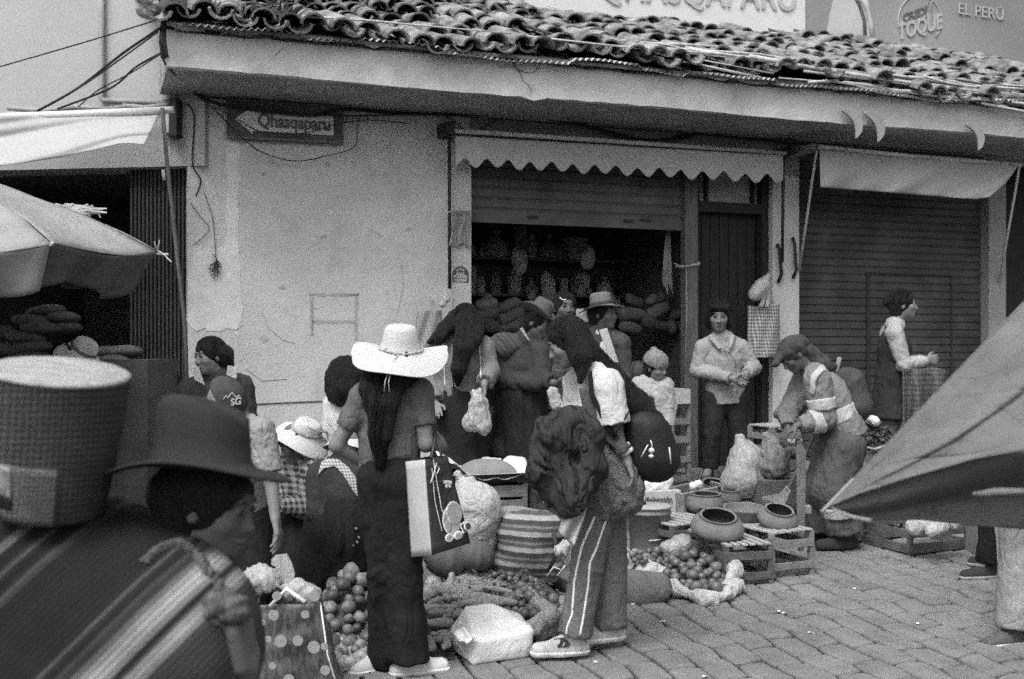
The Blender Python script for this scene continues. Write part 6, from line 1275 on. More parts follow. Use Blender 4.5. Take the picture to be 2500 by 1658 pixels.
# ------------------------------------------------------------ goods on the street
M['crate'] = mat('crate', .20, .3, 4., .4, 45., .9, st=(3, 3, 8), fine=.08); M['crate_dark'] = mat('crate_dark', .10, .35, 4., .4, 45., .9, st=(3, 3, 8), fine=.08); M['crate_top'] = mat('crate_top', .34, .25, 4., .4, 45., .9, st=(3, 8, 3), fine=.08)
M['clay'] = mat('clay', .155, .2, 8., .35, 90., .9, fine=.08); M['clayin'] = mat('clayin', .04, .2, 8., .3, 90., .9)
M['bucket'] = mat('bucket', .17, .1, 5., .1, 90., .5); M['lid'] = mat('lid', .34, .1, 5., .1, 90., .5)
M['fruit'] = mat('fruit', .13, .3, 22., .2, 90., .45, spec=.4, fine=.05); M['fruit_d'] = mat('fruit_d', .075, .35, 22., .2, 90., .45, spec=.4); M['onion'] = mat('onion', .12, .35, 20., .2, 90., .4, spec=.45)
M['potato'] = mat('potato', .24, .25, 26., .4, 90., .85); M['veg'] = mat('veg', .055, .4, 30., .4, 60., .55, spec=.4); M['husk'] = mat('husk', .24, .5, 30., .8, 70., .8, st=(3, 3, 1)); M['heap'] = mat('heap', .07, .5, 30., .8, 60., .95)
M['sackw'] = mat('sackw', .42, .16, 8., .5, 150., .8, fine=.08, crease=.010, csc=8.); M['sackb'] = mat('sackb', .14, .2, 6., .3, 90., .8, crease=.010, csc=5.); M['sackg'] = mat('sackg', .24, .15, 6., .4, 120., .85, fine=.06, crease=.008, csc=8.)
M['plw'] = mat('plastic_white', .66, .10, 10., .35, 50., .35, spec=.5, crease=.004, csc=7., st=(1.3, 1, .8)); M['squash'] = mat('squash', .10, .2, 9., .3, 60., .7); M['carton'] = mat('carton', .20, .15, 9., .2, 60., .9); M['cartonp'] = mat('carton_print', .42, .2, 26., .2, 60., .8)
def crate(name, label, A_, B_, D, Hh, rows=2, m='crate', top=None, nt_=6, grp='slatted wooden crates', base=True, slat=.045, post=.016):
    ux = (B_-A_); L = ux.length; ux.normalize(); uy = V((-ux.y, ux.x, 0)).normalized(); uy = uy if uy.y > 0 else -uy
    c = (A_+B_)/2+uy*(D/2); c.z = (A_.z+B_.z)/2; r = root(name, c, label, 'crate', grp); mm = M[m]
    cor = [A_, B_, B_+uy*D, A_+uy*D]
    for q in cor:
        b = MB(); s = V(((c.x-q.x), (c.y-q.y), 0)).normalized()*post; b.box(V((q.x, q.y, c.z+Hh/2))+s, ux*post, uy*post, ZU*(Hh/2)); b.build('corner_post', mm, r, bevel=.002)
    for k in range(4):
        p, q = cor[k], cor[(k+1) % 4]; d = (q-p); d.z = 0; l = d.length; d.normalize(); nn = V((d.y, -d.x, 0)); mid = (p+q)/2
        if nn.dot(mid-c) < 0: nn = -nn
        b = MB()
        for i in range(rows):
            z = c.z+Hh*(i+.5)/rows*.98+random.uniform(-.004, .004); b.box(V((mid.x, mid.y, z))+nn*.004, d*(l/2-.002), nn*.005, ZU*(slat/2*(1+random.uniform(-.1, .1))))
        b.build('side_panel', mm, r, bevel=.0015)
    if base: b = MB(); b.box(V((c.x, c.y, c.z+.012)), ux*(L/2-.01), uy*(D/2-.01), ZU*.006); b.build('base', M['crate_dark'], r)
    if top:
        b = MB()
        for i in range(nt_):
            y = (i+.5)/nt_-.5; b.box(V((c.x, c.y, c.z+Hh+.006))+ux*(y*L), ux*(L/nt_*.32), uy*(D/2+.004), ZU*.006)
        b.build('top_slats', M[top], r, bevel=.0015)
    return r
def box_at(name, label, c, yaw, L, D, Hh, m, cat, tilt=0, part='body', **kw):
    r = root(name, c, label, cat); ux = V((math.cos(yaw), math.sin(yaw), 0)); uy = V((-ux.y, ux.x, 0)); b = MB(); b.box(c+ZU*(Hh/2), ux*(L/2), uy*(D/2), ZU*(Hh/2)); b.build(part, m, r, bevel=.004); return r
def pot(label, c, R, Hh, mouth, tilt=(0, -.3), kind='pot', handle=True, rim=.012):
    r = root('clay_pot', c, label, 'pot', 'clay pots on the crates'); Mx = frame(c, (tilt[0], tilt[1], 1), (0, 1, 0)); rr = random.Random(int(c.x*1000)); a1 = rr.random()*6
    wob = lambda x, y, z, a, q: (x*(1+.012*math.sin(2*a+a1)), y*(1+.012*math.sin(3*a)), z*(1+.01*math.sin(a+a1)))
    if kind == 'bowl': out = [(0, 0), (R*.35, 0), (R*.6, Hh*.18), (R*.86, Hh*.6), (R*.97, Hh*.93), (R, Hh), (R-.006, Hh+.003)]; inn = [(R-.014, Hh-.002), (R*.80, Hh*.6), (R*.5, Hh*.25), (0, Hh*.12)]
    else: out = [(0, 0), (R*.45, 0), (R*.8, Hh*.16), (R*.98, Hh*.40), (R, Hh*.52), (R*.93, Hh*.72), (lerp(R, mouth, .6), Hh*.90), (mouth+rim*.4, Hh*.985), (mouth+rim, Hh), (mouth+rim*.6, Hh+.006)]; inn = [(mouth-.004, Hh), (mouth, Hh*.9), (R*.85, Hh*.6), (R*.6, Hh*.15), (0, Hh*.1)]
    b = MB(); b.lathe(out+inn[:1], Mx, 48, wob); b.f = [f for f in b.f if len(f) < 20]; b.build('body', M['clay'], r, True)
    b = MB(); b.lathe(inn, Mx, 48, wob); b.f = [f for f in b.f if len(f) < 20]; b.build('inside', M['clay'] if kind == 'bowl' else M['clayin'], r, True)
    if handle:
        for sg_ in (handle if isinstance(handle, tuple) else (2.2,)):
            p = lambda rad, z, a=sg_: Mx @ V((math.cos(a)*rad, math.sin(a)*rad, z)); b = MB(); b.tube([p(mouth+.004, Hh*.99), p(mouth+.022, Hh*1.07), p(mouth+.04, Hh*1.0), p(lerp(R, mouth, .3), Hh*.84)], R*.07, 8); b.build('handle', M['clay'], r, True)
    return r
def onz(px, py, z): Y = (HC-z)/((py-CY)/F); return P(px, py, Y)
# crates carrying the pots
cA, cB = G(1772, 1432), G(1880, 1425)
cB = cA+(cB-cA).normalized()*.30; cB.z = gz(cB.y); cA.z = gz(cA.y)
c1 = crate('slatted_crate', 'low upturned crate with pale slats carrying the nearest wide-mouthed pot', cA, cB, .62, .235, 2, 'crate_dark', 'crate_top', 6)
cA2, cB2 = G(1884, 1416), G(1986, 1402)
c2 = crate('slatted_crate', 'upturned crate right beside the pot crate, with a gap-slatted front', cA2, cB2, .52, .275, 2, 'crate', 'crate_top', 6)
crate('slatted_crate', 'low slatted crate behind the pot crate beside the lidded bucket', G(1640, 1370), G(1760, 1352), .4, .22, 2, 'crate_dark', 'crate_top', 6)
crate('slatted_crate', 'slatted crate holding the back row of pots', G(1770, 1330), G(1905, 1312), .45, .22, 2, 'crate_dark', 'crate_top', 7)
zt = .33
pot('large squat clay pot with a wide dark mouth, nearest on the crates', onz(1748, 1315, .32), .168, .155, .105, (.05, -.30), handle=(2.3,))
pot('shallow open clay bowl standing behind the nearest pot', onz(1818, 1288, .33), .145, .135, .12, (.02, -.10), 'bowl', False)
pot('round clay pot with dark tilted mouth on the right crate', onz(1893, 1290, .36), .128, .135, .082, (.12, -.38), handle=(2.0,))
pot('broad clay pot with a flat dark rim at the back left of the crates', onz(1720, 1256, .34), .135, .145, .105, (0, -.04), handle=False)
pot('clay pot with dark tilted mouth at the very back of the pots', onz(1738, 1218, .36), .115, .13, .085, (.1, -.35), handle=(2.2,))
pot('small clay jug with loop handles between bowl and back pots', onz(1785, 1232, .36), .082, .135, .058, (-.1, -.35), handle=(.3, 2.6))
pot('upturned wide clay dish behind the open bowl', onz(1832, 1226, .36), .12, .10, .05, (0, .1), handle=False)
# lidded bucket with small bottle
cb_ = G(1585, 1348); bk = root('lidded_bucket', cb_, 'grey plastic bucket with a pale lid and a jar on top', 'bucket'); I4 = Matrix.Translation(cb_)
b = MB(); b.lathe([(0, 0), (.122, 0), (.126, .01), (.143, .26), (.149, .262), (.149, .275), (.143, .275), (.145, .30), (.150, .302)], I4, 48); b.build('body', M['bucket'], bk, True)
b = MB(); b.lathe([(.150, .300), (.153, .302), (.152, .314), (.145, .318), (.05, .322), (0, .322)], I4, 48); b.build('lid', M['lid'], bk, True)
b = MB(); b.tube([cb_+V((-.02, -.142, .10)), cb_+V((.03, -.14, .103)), cb_+V((.07, -.122, .104))], .004, 5); b.build('handle', M['white'], bk, True)
jr = root('small_jar', cb_+V((-.045, -.02, .322)), 'small glass jar standing on the bucket lid', 'jar'); b = MB(); b.lathe([(0, 0), (.018, 0), (.02, .004), (.02, .06), (.014, .07), (.014, .075), (0, .075)], Matrix.Translation(cb_+V((-.045, -.02, .322))), 16); b.build('glass', M['lid'], jr, True)
b = MB(); b.lathe([(0, .003), (.0212, .004), (.0212, .028), (0, .028)], Matrix.Translation(cb_+V((-.045, -.02, .322))), 16); b.build('dark_label', M['iron'], jr, True)
# printed carton with a crushed bag in it
k0 = G(1604, 1318); k0.y = 8.05; k0.z = gz(8.05); k0.x = (1606-1250)/F*8.05
kc_ = box_at('printed_carton', 'pale printed fruit carton with looping lettering behind the bucket', k0+V((0, 0, .18)), .25, .27, .2, .17, M['cartonp'], 'carton'); 
fA = k0+V((-.13, -.135, .27)); tx = text_mesh('Melocotón', 1., V((0, 0, 0)), V((1, 0, 0)), V((0, 0, 1)), .003, 'lettering', M['ink'], None, V((0, -1, 0))); 
co = np.array([v.co for v in tx.data.vertices])+np.array(ORG[tx]); ux = V((math.cos(.25), math.sin(.25), 0)); k_ = .21/(co[:, 0].max()); vs = [fA+ux*(c[0]*k_+.015)+ZU*(c[2]*k_*1.3)+V((math.sin(.25), -math.cos(.25), 0))*(-c[1]*1.+.004) for c in co]; fs = [tuple(p.vertices) for p in tx.data.polygons]; bpy.data.objects.remove(tx); mkobj('lettering', vs, fs, M['ink'], kc_)
box_at('plain_carton', 'plain carton carrying the printed fruit carton', k0+V((0, 0, 0)), .25, .26, .2, .178, M['carton'], 'carton')
plasticblob('crushed_white_bag', 'crushed white plastic bag stuffed on the printed carton', [(k0+V((-.03, .0, .37)), k0+V((.06, .0, .40)), .055, .045, .04)], M['plw'], .008, .014, 40)
# open tray box behind the pots
tb = root('open_tray_box', P(1690, 1225, 8.2), 'shallow open wooden box with a thin pale rim behind the clay pots', 'box')
q = [P(1617, 1196, 8.15), P(1722, 1160, 8.75), P(1772, 1184, 8.4), P(1668, 1222, 7.9)]; zt_ = sum(p.z for p in q)/4
for p in q: p.z = zt_
for k in range(4):
    a, b_ = q[k], q[(k+1) % 4]; b = MB(); d = (b_-a); n_ = V((d.y, -d.x, 0)).normalized()*.007; b.box((a+b_)/2-ZU*.09, d/2, n_, ZU*.09); b.build('side', M['crate'], tb)
    b = MB(); b.tube([a, b_], .007, 6); b.build('rim', M['lid'], tb)
b = MB(); b.prism([p-ZU*.18 for p in q], ZU*.01); b.build('base', M['crate_dark'], tb)
plasticblob('white_scrap', 'crumpled white paper scrap lying in the open tray box', [(P(1692, 1188, 8.3), P(1704, 1183, 8.3), .022, .026, .02)], M['white'], .006, .010, 90, part='paper', cat='paper')
bs_ = root('tray_stand', P(1690, 1290, 8.3), 'dark crate standing under the open tray box', 'crate'); b = MB(); cc = (q[0]+q[2])/2; b.box(V((cc.x, cc.y, (zt_-.19+gz(8.3)+.02)/2)), (q[3]-q[0])*.42, (q[1]-q[0])*.42, ZU*((zt_-.19-gz(8.3)-.02)/2)); b.build('body', M['crate_dark'], bs_)
# plastic bags standing by the jacket woman
plasticblob('tied_carrier_bag', 'full pale plastic carrier bag with looped handles in front of the quilted jacket woman', [(P(1815, 1165, 8.3), P(1822, 1120, 8.3), .145, .12, .06), (P(1822, 1120, 8.3), P(1806, 1078, 8.3), .10, .025, .05), (P(1800, 1080, 8.3), P(1798, 1064, 8.3), .014, .010, .02), (P(1798, 1064, 8.3), P(1812, 1066, 8.3), .010, .010, .01), (P(1812, 1066, 8.3), P(1828, 1100, 8.3), .012, .02, .03), (P(1785, 1178, 8.3), P(1850, 1180, 8.3), .07, .07, .05)], M['film'], .008, .008, 24, 4)
plasticblob('dark_carrier_bag', 'limp see-through carrier bag right of the full pale one', [(P(1892, 1135, 8.2), P(1892, 1105, 8.2), .10, .09, .05), (P(1892, 1105, 8.2), P(1872, 1062, 8.2), .07, .018, .04), (P(1872, 1062, 8.2), P(1920, 1105, 8.2), .010, .03, .03)], cloth('film_grey', .19, a=.4, sc=20.), .009, .012, 34, 6)
bxk = box_at('bag_box', 'low dark box under the limp carrier bag', P(1892, 1220, 8.2)+V((0, 0, -.02)), .2, .28, .22, .17, M['crate_dark'], 'box')
br = root('straw_broom', P(1880, 1240, 7.75), 'old straw broom with fanned bristles lying behind the pots', 'broom'); rr = random.Random(5); b = MB()
for k in range(70):
    a = rr.random(); b.tube([P(1925+rr.gauss(0, 2), 1186+a*14, 7.75), P(lerp(1905, 1922, a), lerp(1205, 1218, a), 7.72), P(lerp(1862, 1902, a)+rr.gauss(0, 3), lerp(1215, 1250, a), 7.7)], .0035, 4)
b.build('bristles', M['husk'], br); b = MB(); b.tube([P(1925, 1192, 7.75), P(1945, 1150, 7.85), P(1990, 1060, 7.95)], .014, 7); b.build('broom_stick', M['crate_dark'], br, True)
stk = root('pointed_board', G(1955, 1345), 'upright wooden board with a pointed top in front of the workman', 'board'); b = MB(); yb = 7.3
b.prism([P(1945, 1100, yb), P(1957, 1083, yb), P(1968, 1102, yb), P(1966, 1255, yb-.02), P(1962, 1345, yb), P(1950, 1345, yb), P(1946, 1255, yb)], V((0, .02, 0))); b.build('board', cloth('grey_board', .15), stk)
# packs stacked by the pillar and crate under the workman's hand
for i in range(6):
    z_ = gs(8.95)+.0+i*.105; c = V(((1925-1250)/F*8.95+random.uniform(-.012, .012), 8.95, z_)); r_ = root('stacked_pack', c, f'{("striped lowest", "second from bottom", "third from bottom dark", "fourth from bottom pale", "second from top grey", "topmost dark")[i]} pack in the pile at the foot of the pillar', 'pack', 'packs piled against the pillar')
    f = Field(c-V((.12, .1, .01)), c+V((.12, .1, .11)), .008); f.cone(c+V((-.07, 0, .052)), c+V((.07, 0, .052)), .046, .046, .01, flat=((0, 0, 1), 1.)); f.noise(.004, 50, i); f.mesh('wrapping', (M['sackg'], M['carton'], M['iron'], M['sackw'], M['carton'], M['sackb'])[i], r_)
crate('slatted_crate', 'pale slatted crate under the bending workman\'s hand', P(1878, 1200, 8.1), P(1950, 1190, 8.25), .3, .0, 1, 'crate') if False else None
gA = V(((1885-1250)/F*8.35, 8.35, gz(8.35))); gB = V(((1958-1250)/F*8.4, 8.45, gz(8.45)))
crate('slatted_crate', 'upright slatted crate under the bending workman\'s hands', gA, gB, .3, 1.5-.19*8.4/2.778/1.0*1.0*.98-gz(8.4) if False else (HC-(1045-CY)/F*8.35-gz(8.35)), 7, 'crate', 'crate_top', 5)
cA3 = V(((1640-1250)/F*8.9, 8.9, gs(8.9))); cB3 = V(((1686-1250)/F*8.95, 8.98, gs(8.98)))
crate('slatted_crate', 'pale upright crate with a label panel right of the child', cA3, cB3, .28, HC-(955-CY)/F*8.9-gs(8.9), 5, 'crate', 'crate_top', 4, slat=.05)
b = MB(); pa = (cA3+cB3)/2; pa.z = HC-(970-CY)/F*8.85; r_ = root('label_card', pa-ZU*.05, 'pale printed card fixed at the top of the crate by the child', 'card'); d_ = (cB3-cA3).normalized(); b.box(pa-V((0, .03, 0)), d_*.085, V((0, .004, 0)), ZU*.055); b.build('card', M['cartonp'], r_)
# ---- produce helpers
def blobmesh(name, m, rx, ry, rz, seed, amp=.06, sub=3):
    bm = bmesh.new(); bmesh.ops.create_icosphere(bm, subdivisions=sub, radius=1.); rs = np.random.RandomState(seed); w = rs.normal(size=(4, 3))*1.6; ph = rs.rand(4)*6
    for v in bm.verts:
        p = np.array(v.co); k = 1+amp*sum(math.sin(p@w[i]+ph[i]) for i in range(4))/2; v.co = V((p[0]*rx*k, p[1]*ry*k, p[2]*rz*k))
    me = bpy.data.meshes.new(name); bm.to_mesh(me); bm.free(); me.materials.append(m); me.polygons.foreach_set('use_smooth', [True]*len(me.polygons)); return me
def pile(name, protos, pts, label, cat, grp, seed, jr=1., flat=False):
    rr = random.Random(seed); out = []
    for (p, s) in pts:
        o = bpy.data.objects.new(name, protos[rr.randrange(len(protos))]); COL.objects.link(o); o.location = p; o.scale = (s, s, s)
        o.rotation_euler = (rr.uniform(-.5, .5)*jr, rr.uniform(-.5, .5)*jr, rr.uniform(0, 6.28)); tag(o, label, cat, grp); out.append(o)
    return out
def moundpts(c, rx, ry, h, d, seed, n=400, smin=.8, smax=1.2, peak=(0, 0), front=True):
    rr = random.Random(seed); pts = []
    for t in range(n):
        a = rr.uniform(0, 6.283); q = math.sqrt(rr.random()); x, y = rx*q*math.cos(a), ry*q*math.sin(a); dx, dy = (x/rx-peak[0]), (y/ry-peak[1])
        z = h*max(0, 1-(dx*dx+dy*dy)); s = rr.uniform(smin, smax); p = c+V((x, y, z+d*.42*s))
        if all((p-o).length > d*.5*(s+s2)*.86 for o, s2 in pts): pts.append((p, s))
    return pts
def mound(name, label, c, rx, ry, h, m, cat='heap', rimm=None, rimr=.03, ra=(0, 6.283), seed=0, peak=(0, 0), under=.0):
    r = root(name, c, label, cat); b = MB(); rr = random.Random(seed)
    def fn(s, t): a = s*2*math.pi; q = t; x, y = q*math.cos(a), q*math.sin(a); dx, dy = x-peak[0], y-peak[1]; return c+V((x*rx*1.03, y*ry*1.03, max(0, h*(1-dx*dx-dy*dy))*1.+.004*math.sin(9*a+q*8)-under))
    b.sheet(fn, 36, 8, .004); b.build('filling', m, r, True)
    if rimm:
        n = 60; pts = []; rad = []
        for i in range(n+1):
            a = lerp(ra[0], ra[1], i/n); k = 1.06+.04*math.sin(5*a+seed)+.03*math.sin(11*a); pts.append(c+V((rx*k*math.cos(a), ry*k*math.sin(a), rimr*(.7+.5*math.sin(3*a+seed))))); rad.append(rimr*(1+.3*math.sin(7*a)))
        P3 = np.array([list(p) for p in pts]); f = Field(P3.min(0)-rimr*1.8, P3.max(0)+rimr*1.8, .008)
        for i in range(n): f.cone(pts[i], pts[i+1], rad[i], rad[i+1], .01)
        f.noise(rimr*.28, 34, seed, ridge=True); f.noise(rimr*.15, 90, seed+1); f.mesh('rolled_rim', rimm, r)
    return r
M['fruit_p'] = mat('fruit_p', .20, .35, 18., .2, 90., .5, spec=.4)
fr1 = [blobmesh('fruit', M['fruit'], .5, .5, .46, 1, .05), blobmesh('fruit', M['fruit_p'], .46, .5, .5, 2, .07), blobmesh('fruit', M['fruit_d'], .5, .48, .42, 3, .06), blobmesh('fruit', M['fruit'], .55, .46, .46, 4, .08)]
def scaled(protos, d): 
    out = []
    for p in protos:
        q = p.copy(); q.transform(Matrix.Scale(d, 4)); out.append(q)
    return out
# big round fruit in a sack at left
cF = G(838, 1572); mound('fruit_sack', 'crinkled clear sack filled with large round fruit at lower left', cF, .185, .42, .24, M['heap'], 'sack', M['film'], .035, seed=1, peak=(0, .55))
f = Field(cF-V((.26, .35, .02)), cF+V((.26, .5, .2)), .008); f.ell(cF+V((.0, -.02, .0)), (.205, .38, .075), None, .02); f.noise(.012, 30, 3, (1, 1, .5), True); f.cut(cF, (0, 0, -1)); f.mesh('sack_side', M['film'], bpy.data.objects['fruit_sack'])
pile('round_fruit', scaled(fr1, .072), moundpts(cF+V((0, 0, .035)), .175, .40, .25, .076, 3, 1500, .62, 1.25, (0, .55)), 'one of the large round fruit heaped in the lower left sack', 'fruit', 'large round fruit in the left sack', 4)
# bundled greens on top at its back
for i in range(12):
    p = P(735+i*9.5, 1402+random.uniform(-8, 12), 6.35); o = bpy.data.objects.new('leafy_bundle', blobmesh('leafy_bundle', M['husk'], .055, .018, .018, i, .15, 2) if i < 3 else bpy.data.objects['leafy_bundle'].data); COL.objects.link(o); o.location = p; o.rotation_euler = (0, random.uniform(-.2, .3), random.uniform(-.3, .3)); tag(o, 'one of the pale leafy bundles lying behind the large round fruit', 'vegetable', 'pale bundles behind the round fruit')
cx = box_at('printed_box', 'small brown printed carton behind the round fruit', P(752, 1418, 6.5), .15, .22, .12, .11, M['carton'], 'carton')
tx = text_mesh('Mobil', .04, P(727, 1384, 6.40), V((1, .15, 0)).normalized(), ZU, .001, 'lettering', M['ink'], cx, V((.15, -1, 0)).normalized())
# patterned shopping bag in the near left
YS = 4.95; sbg = root('patterned_shopping_bag', P(720, 1705, YS), 'tall patterned shopping bag with pale discs, open at the top, lower left', 'bag')
SPAT = mat('bag_print', .075, .9, 26., .3, 80., .5, st=(2.2, 1, .7), rot=(0, .6, 0), det=6., spec=.4, fine=.1)
b0, b1, b2, b3 = P(628, 1725, YS), P(838, 1725, YS-.04), P(850, 1700, YS+.18), P(640, 1700, YS+.22); t0, t1, t2, t3 = P(632, 1478, YS), P(782, 1472, YS-.05), P(765, 1425, YS+.2), P(655, 1415, YS+.22)
def bagp(a, b_, c, d, nm, fx=.012, m=SPAT):
    q = MB(); nn = (b_-a).cross(d-a).normalized(); q.sheet(lambda s, t: lerp(lerp(a, b_, s), lerp(d, c, s), t)+nn*(fx*math.sin(s*7+t*4)*math.sin(math.pi*s)+fx*.4*math.sin(t*23+s*5)), 20, 26, .004); return q.build(nm, m, sbg, True)
bagp(t0, t1, b1, b0, 'front_panel'); bagp(t1, t2, b2, b1, 'side_panel'); bagp(t2, t3, b3, b2, 'back_panel'); bagp(t3, t0, b0, b3, 'side_panel')
for (x, y, r) in [(668, 1502, 13), (685, 1565, 15), (727, 1564, 13), (766, 1580, 15), (792, 1578, 9), (676, 1455, 11), (705, 1660, 14), (794, 1636, 12), (655, 1560, 8), (665, 1625, 9), (745, 1500, 10), (768, 1455, 13), (640, 1520, 8)]:
    q = MB(); c = P(x, y, YS-.07); rr_ = r/F*YS; q.lathe([(0, 0), (rr_, 0), (rr_, .002), (0, .002)], frame(c, (0, -1, 0), (0, 0, 1)), 20); q.build('printed_disc', mat('disc', .26, .2, 60., .1, 60., .5) if x == 668 else bpy.data.materials['disc'], sbg)
b = MB(); b.tube([P(660, 1480, YS-.02), P(700, 1438, YS-.02), P(745, 1470, YS-.05)], .010, 6); b.tube([t1, P(800, 1600, YS-.07), b1], .004, 5); b.build('bag_handle', M['plw'], sbg, True)
plasticblob('crumpled_packaging', 'crumpled pale packaging sticking out of the patterned shopping bag', [(P(615, 1420, YS+.1), P(655, 1415, YS+.1), .05, .045, .03), (P(620, 1400, YS+.12), P(640, 1398, YS+.12), .025, .03, .02), (P(720, 1440, YS+.08), P(760, 1450, YS+.08), .04, .035, .03)], M['film'], .007, .014, 42, part='film')
cd_ = root('torn_card', P(690, 1420, YS+.15), 'torn piece of pale card standing up behind the patterned shopping bag', 'card'); b = MB(); b.prism([P(x, y, YS+.14) for x, y in ((662, 1366), (672, 1356), (700, 1352), (712, 1375), (720, 1400), (716, 1424), (685, 1424), (668, 1410), (672, 1400), (666, 1392), (674, 1385), (662, 1378))], V((0, .008, 0))); b.build('card', cloth('torn', .36), cd_)
# white boxy bag in front
def crumple(vs, fs, cuts, amp, fr, seed, name, m, parent, mid=None):
    bm = bmesh.new(); bv = [bm.verts.new(v) for v in vs]
    for f_ in fs: bm.faces.new([bv[i] for i in f_])
    bmesh.ops.triangulate(bm, faces=bm.faces); bmesh.ops.subdivide_edges(bm, edges=bm.edges, cuts=cuts, use_grid_fill=True); bm.normal_update(); rs = np.random.RandomState(seed)
    for it in range(2): bmesh.ops.smooth_vert(bm, verts=bm.verts, factor=.4, use_axis_x=True, use_axis_y=True, use_axis_z=True)
    w = rs.normal(size=(7, 3))*fr; ph = rs.rand(7)*6
    for v in bm.verts: p = np.array(v.co); k = sum((1-2*abs(math.sin(p@w[i]+ph[i]+math.sin(p@w[(i+1) % 7]*.6))))*(1 if i < 4 else .4) for i in range(7)); v.co = v.co+v.normal*(amp*k/2.5)
    vv = [v.co.copy() for v in bm.verts]; bm.verts.index_update(); ff = [tuple(v.index for v in f_.verts) for f_ in bm.faces]; bm.free(); return mkobj(name, vv, ff, m, parent, True)
r_ = root('white_boxed_bag', G(1195, 1600), 'big white plastic bag wrapped round a box, alone on the paving in front', 'bag')
def at(x, y, Yc, z=None): p = P(x, y, Yc); return p
g0, g1, g2, g3 = G(1152, 1628), G(1301, 1606), G(1270, 1570), G(1100, 1590)
u0, u1, u2, u3 = P(1160, 1566, g0.y-.01), P(1308, 1538, g1.y), P(1275, 1500, g2.y+.05), P(1092, 1540, g3.y)
k0_, k1_ = P(1135, 1475, g3.y+.04), P(1205, 1470, g3.y+.10); sh = P(1180, 1520, g0.y+.10)
crumple([g0, g1, g2, g3, u0, u1, u2, u3, k0_, k1_], [(0, 1, 5, 4), (1, 2, 6, 5), (2, 3, 7, 6), (3, 0, 4, 7), (4, 5, 9, 8), (5, 6, 9), (6, 7, 8, 9), (7, 4, 8), (3, 2, 1, 0)], 9, .0045, 16, 4, 'plastic', M['plw'], r_)
b = MB(); b.sheet(lambda s, t: P(lerp(1100, 1128, s)+t*38, 1548-18*s+t*26, g0.y+.08-.12*t)+V((0, -.01*math.sin(s*9), .008*math.sin(t*9))), 8, 12, .004); b.build('handle', M['plw'], r_, True)
# potatoes with plastic bag of corn behind the white bag
cP = G(1062, 1570); mound('potato_sack', 'low white sack edge full of long potatoes beside the dark trousers', cP, .13, .36, .12, M['heap'], 'sack', None, .028, seed=5, peak=(0, .5))
pt = [blobmesh('potato', M['potato'], .72, .27, .27, s, .07) for s in (5, 6)]+[blobmesh('potato', M['fruit_p'], .62, .30, .28, 7, .07)]
pile('long_potato', scaled(pt, .080), moundpts(cP+V((0, 0, .04)), .14, .34, .16, .058, 8, 900, .75, 1.2, (0, .5)), 'one of the long pale potatoes in the low sack by the dark trousers', 'potato', 'long pale potatoes', 9, .6)
plasticblob('corn_bag', 'crinkled clear bag with two peaks lying above the potatoes', [(P(1058, 1470, 6.15), P(1055, 1425, 6.15), .07, .035, .04), (P(1058, 1465, 6.2), P(1095, 1478, 6.1), .07, .05, .05), (P(1100, 1440, 6.3), P(1103, 1405, 6.3), .035, .012, .03)], M['film'], .008, .009, 40, 8)
# mixed vegetables on a cloth in the middle
cV = G(1235, 1505); mound('vegetable_cloth', 'cloth spread with mixed vegetables between the two young women', cV, .30, .42, .10, M['heap'], 'cloth', M['sackg'], .03, (-1.3, .3), 7, peak=(0, .4))
corn = [blobmesh('corn', M['husk'], .5, .125, .12, s, .05) for s in (11, 12, 13)]; cuc = [blobmesh('courgette', M['veg'], .5, .15, .15, s, .04) for s in (14, 15)]
rr = random.Random(12)
def lay(name, protos, L, spots, label, cat, grp):
    ps_ = scaled(protos, L)
    for (px, py, Yv, rz_, ry_) in spots:
        o = bpy.data.objects.new(name, ps_[rr.randrange(len(ps_))]); COL.objects.link(o); o.location = P(px, py, Yv); o.rotation_euler = (0, ry_, rz_); tag(o, label, cat, grp)
lay('leafy_corn', corn, .25, [(1120+rr.uniform(-5, 105), 1410+i*4.5, 6.42-.03*i, rr.uniform(-.5, .5), rr.uniform(-.08, .15)) for i in range(15)], 'one of the husked corn cobs heaped in the middle', 'corn', 'husked corn cobs')
lay('courgette', cuc, .25, [(1330+rr.uniform(-12, 12), 1438+i*9, 6.5-.05*i, -.9+rr.uniform(-.12, .12), .22) for i in range(5)]+[(1300, 1420, 6.6, -.8, .2), (1370, 1430, 6.7, -.9, .2)], 'one of the dark courgettes beside the striped trousers', 'courgette', 'dark courgettes')
on = [blobmesh('onion', M['onion'], .5, .5, .47, s, .05) for s in (21, 22)]+[blobmesh('onion', M['fruit_d'], .5, .5, .46, 23, .06)]
pile('dark_turnip', scaled(on, .062), moundpts(cV+V((0.11, -.10, .05)), .17, .20, .08, .058, 15, 500, .7, 1.2, (0, .5)), 'one of the small round roots scattered on the vegetable cloth', 'root vegetable', 'small roots on the cloth', 16)
pile('small_root', scaled(on, .04), moundpts(cV+V((-.05, .24, .10)), .26, .16, .07, .04, 17, 300, .7, 1.2), 'one of the tiny dark roots behind the corn cobs', 'root vegetable', 'tiny roots behind the corn', 18)
plasticblob('rolled_sack_edge', 'pale rolled sack mouth lying on the paving left of the striped trousers', [(P(1300, 1535, 5.75), P(1345, 1505, 5.85), .045, .04, .03), (P(1310, 1470, 6.0), P(1352, 1500, 5.9), .028, .035, .03), (P(1290, 1440, 6.2), P(1335, 1492, 5.95), .016, .02, .02)], M['sackg'], .008, .009, 40, part='cloth', cat='sack')
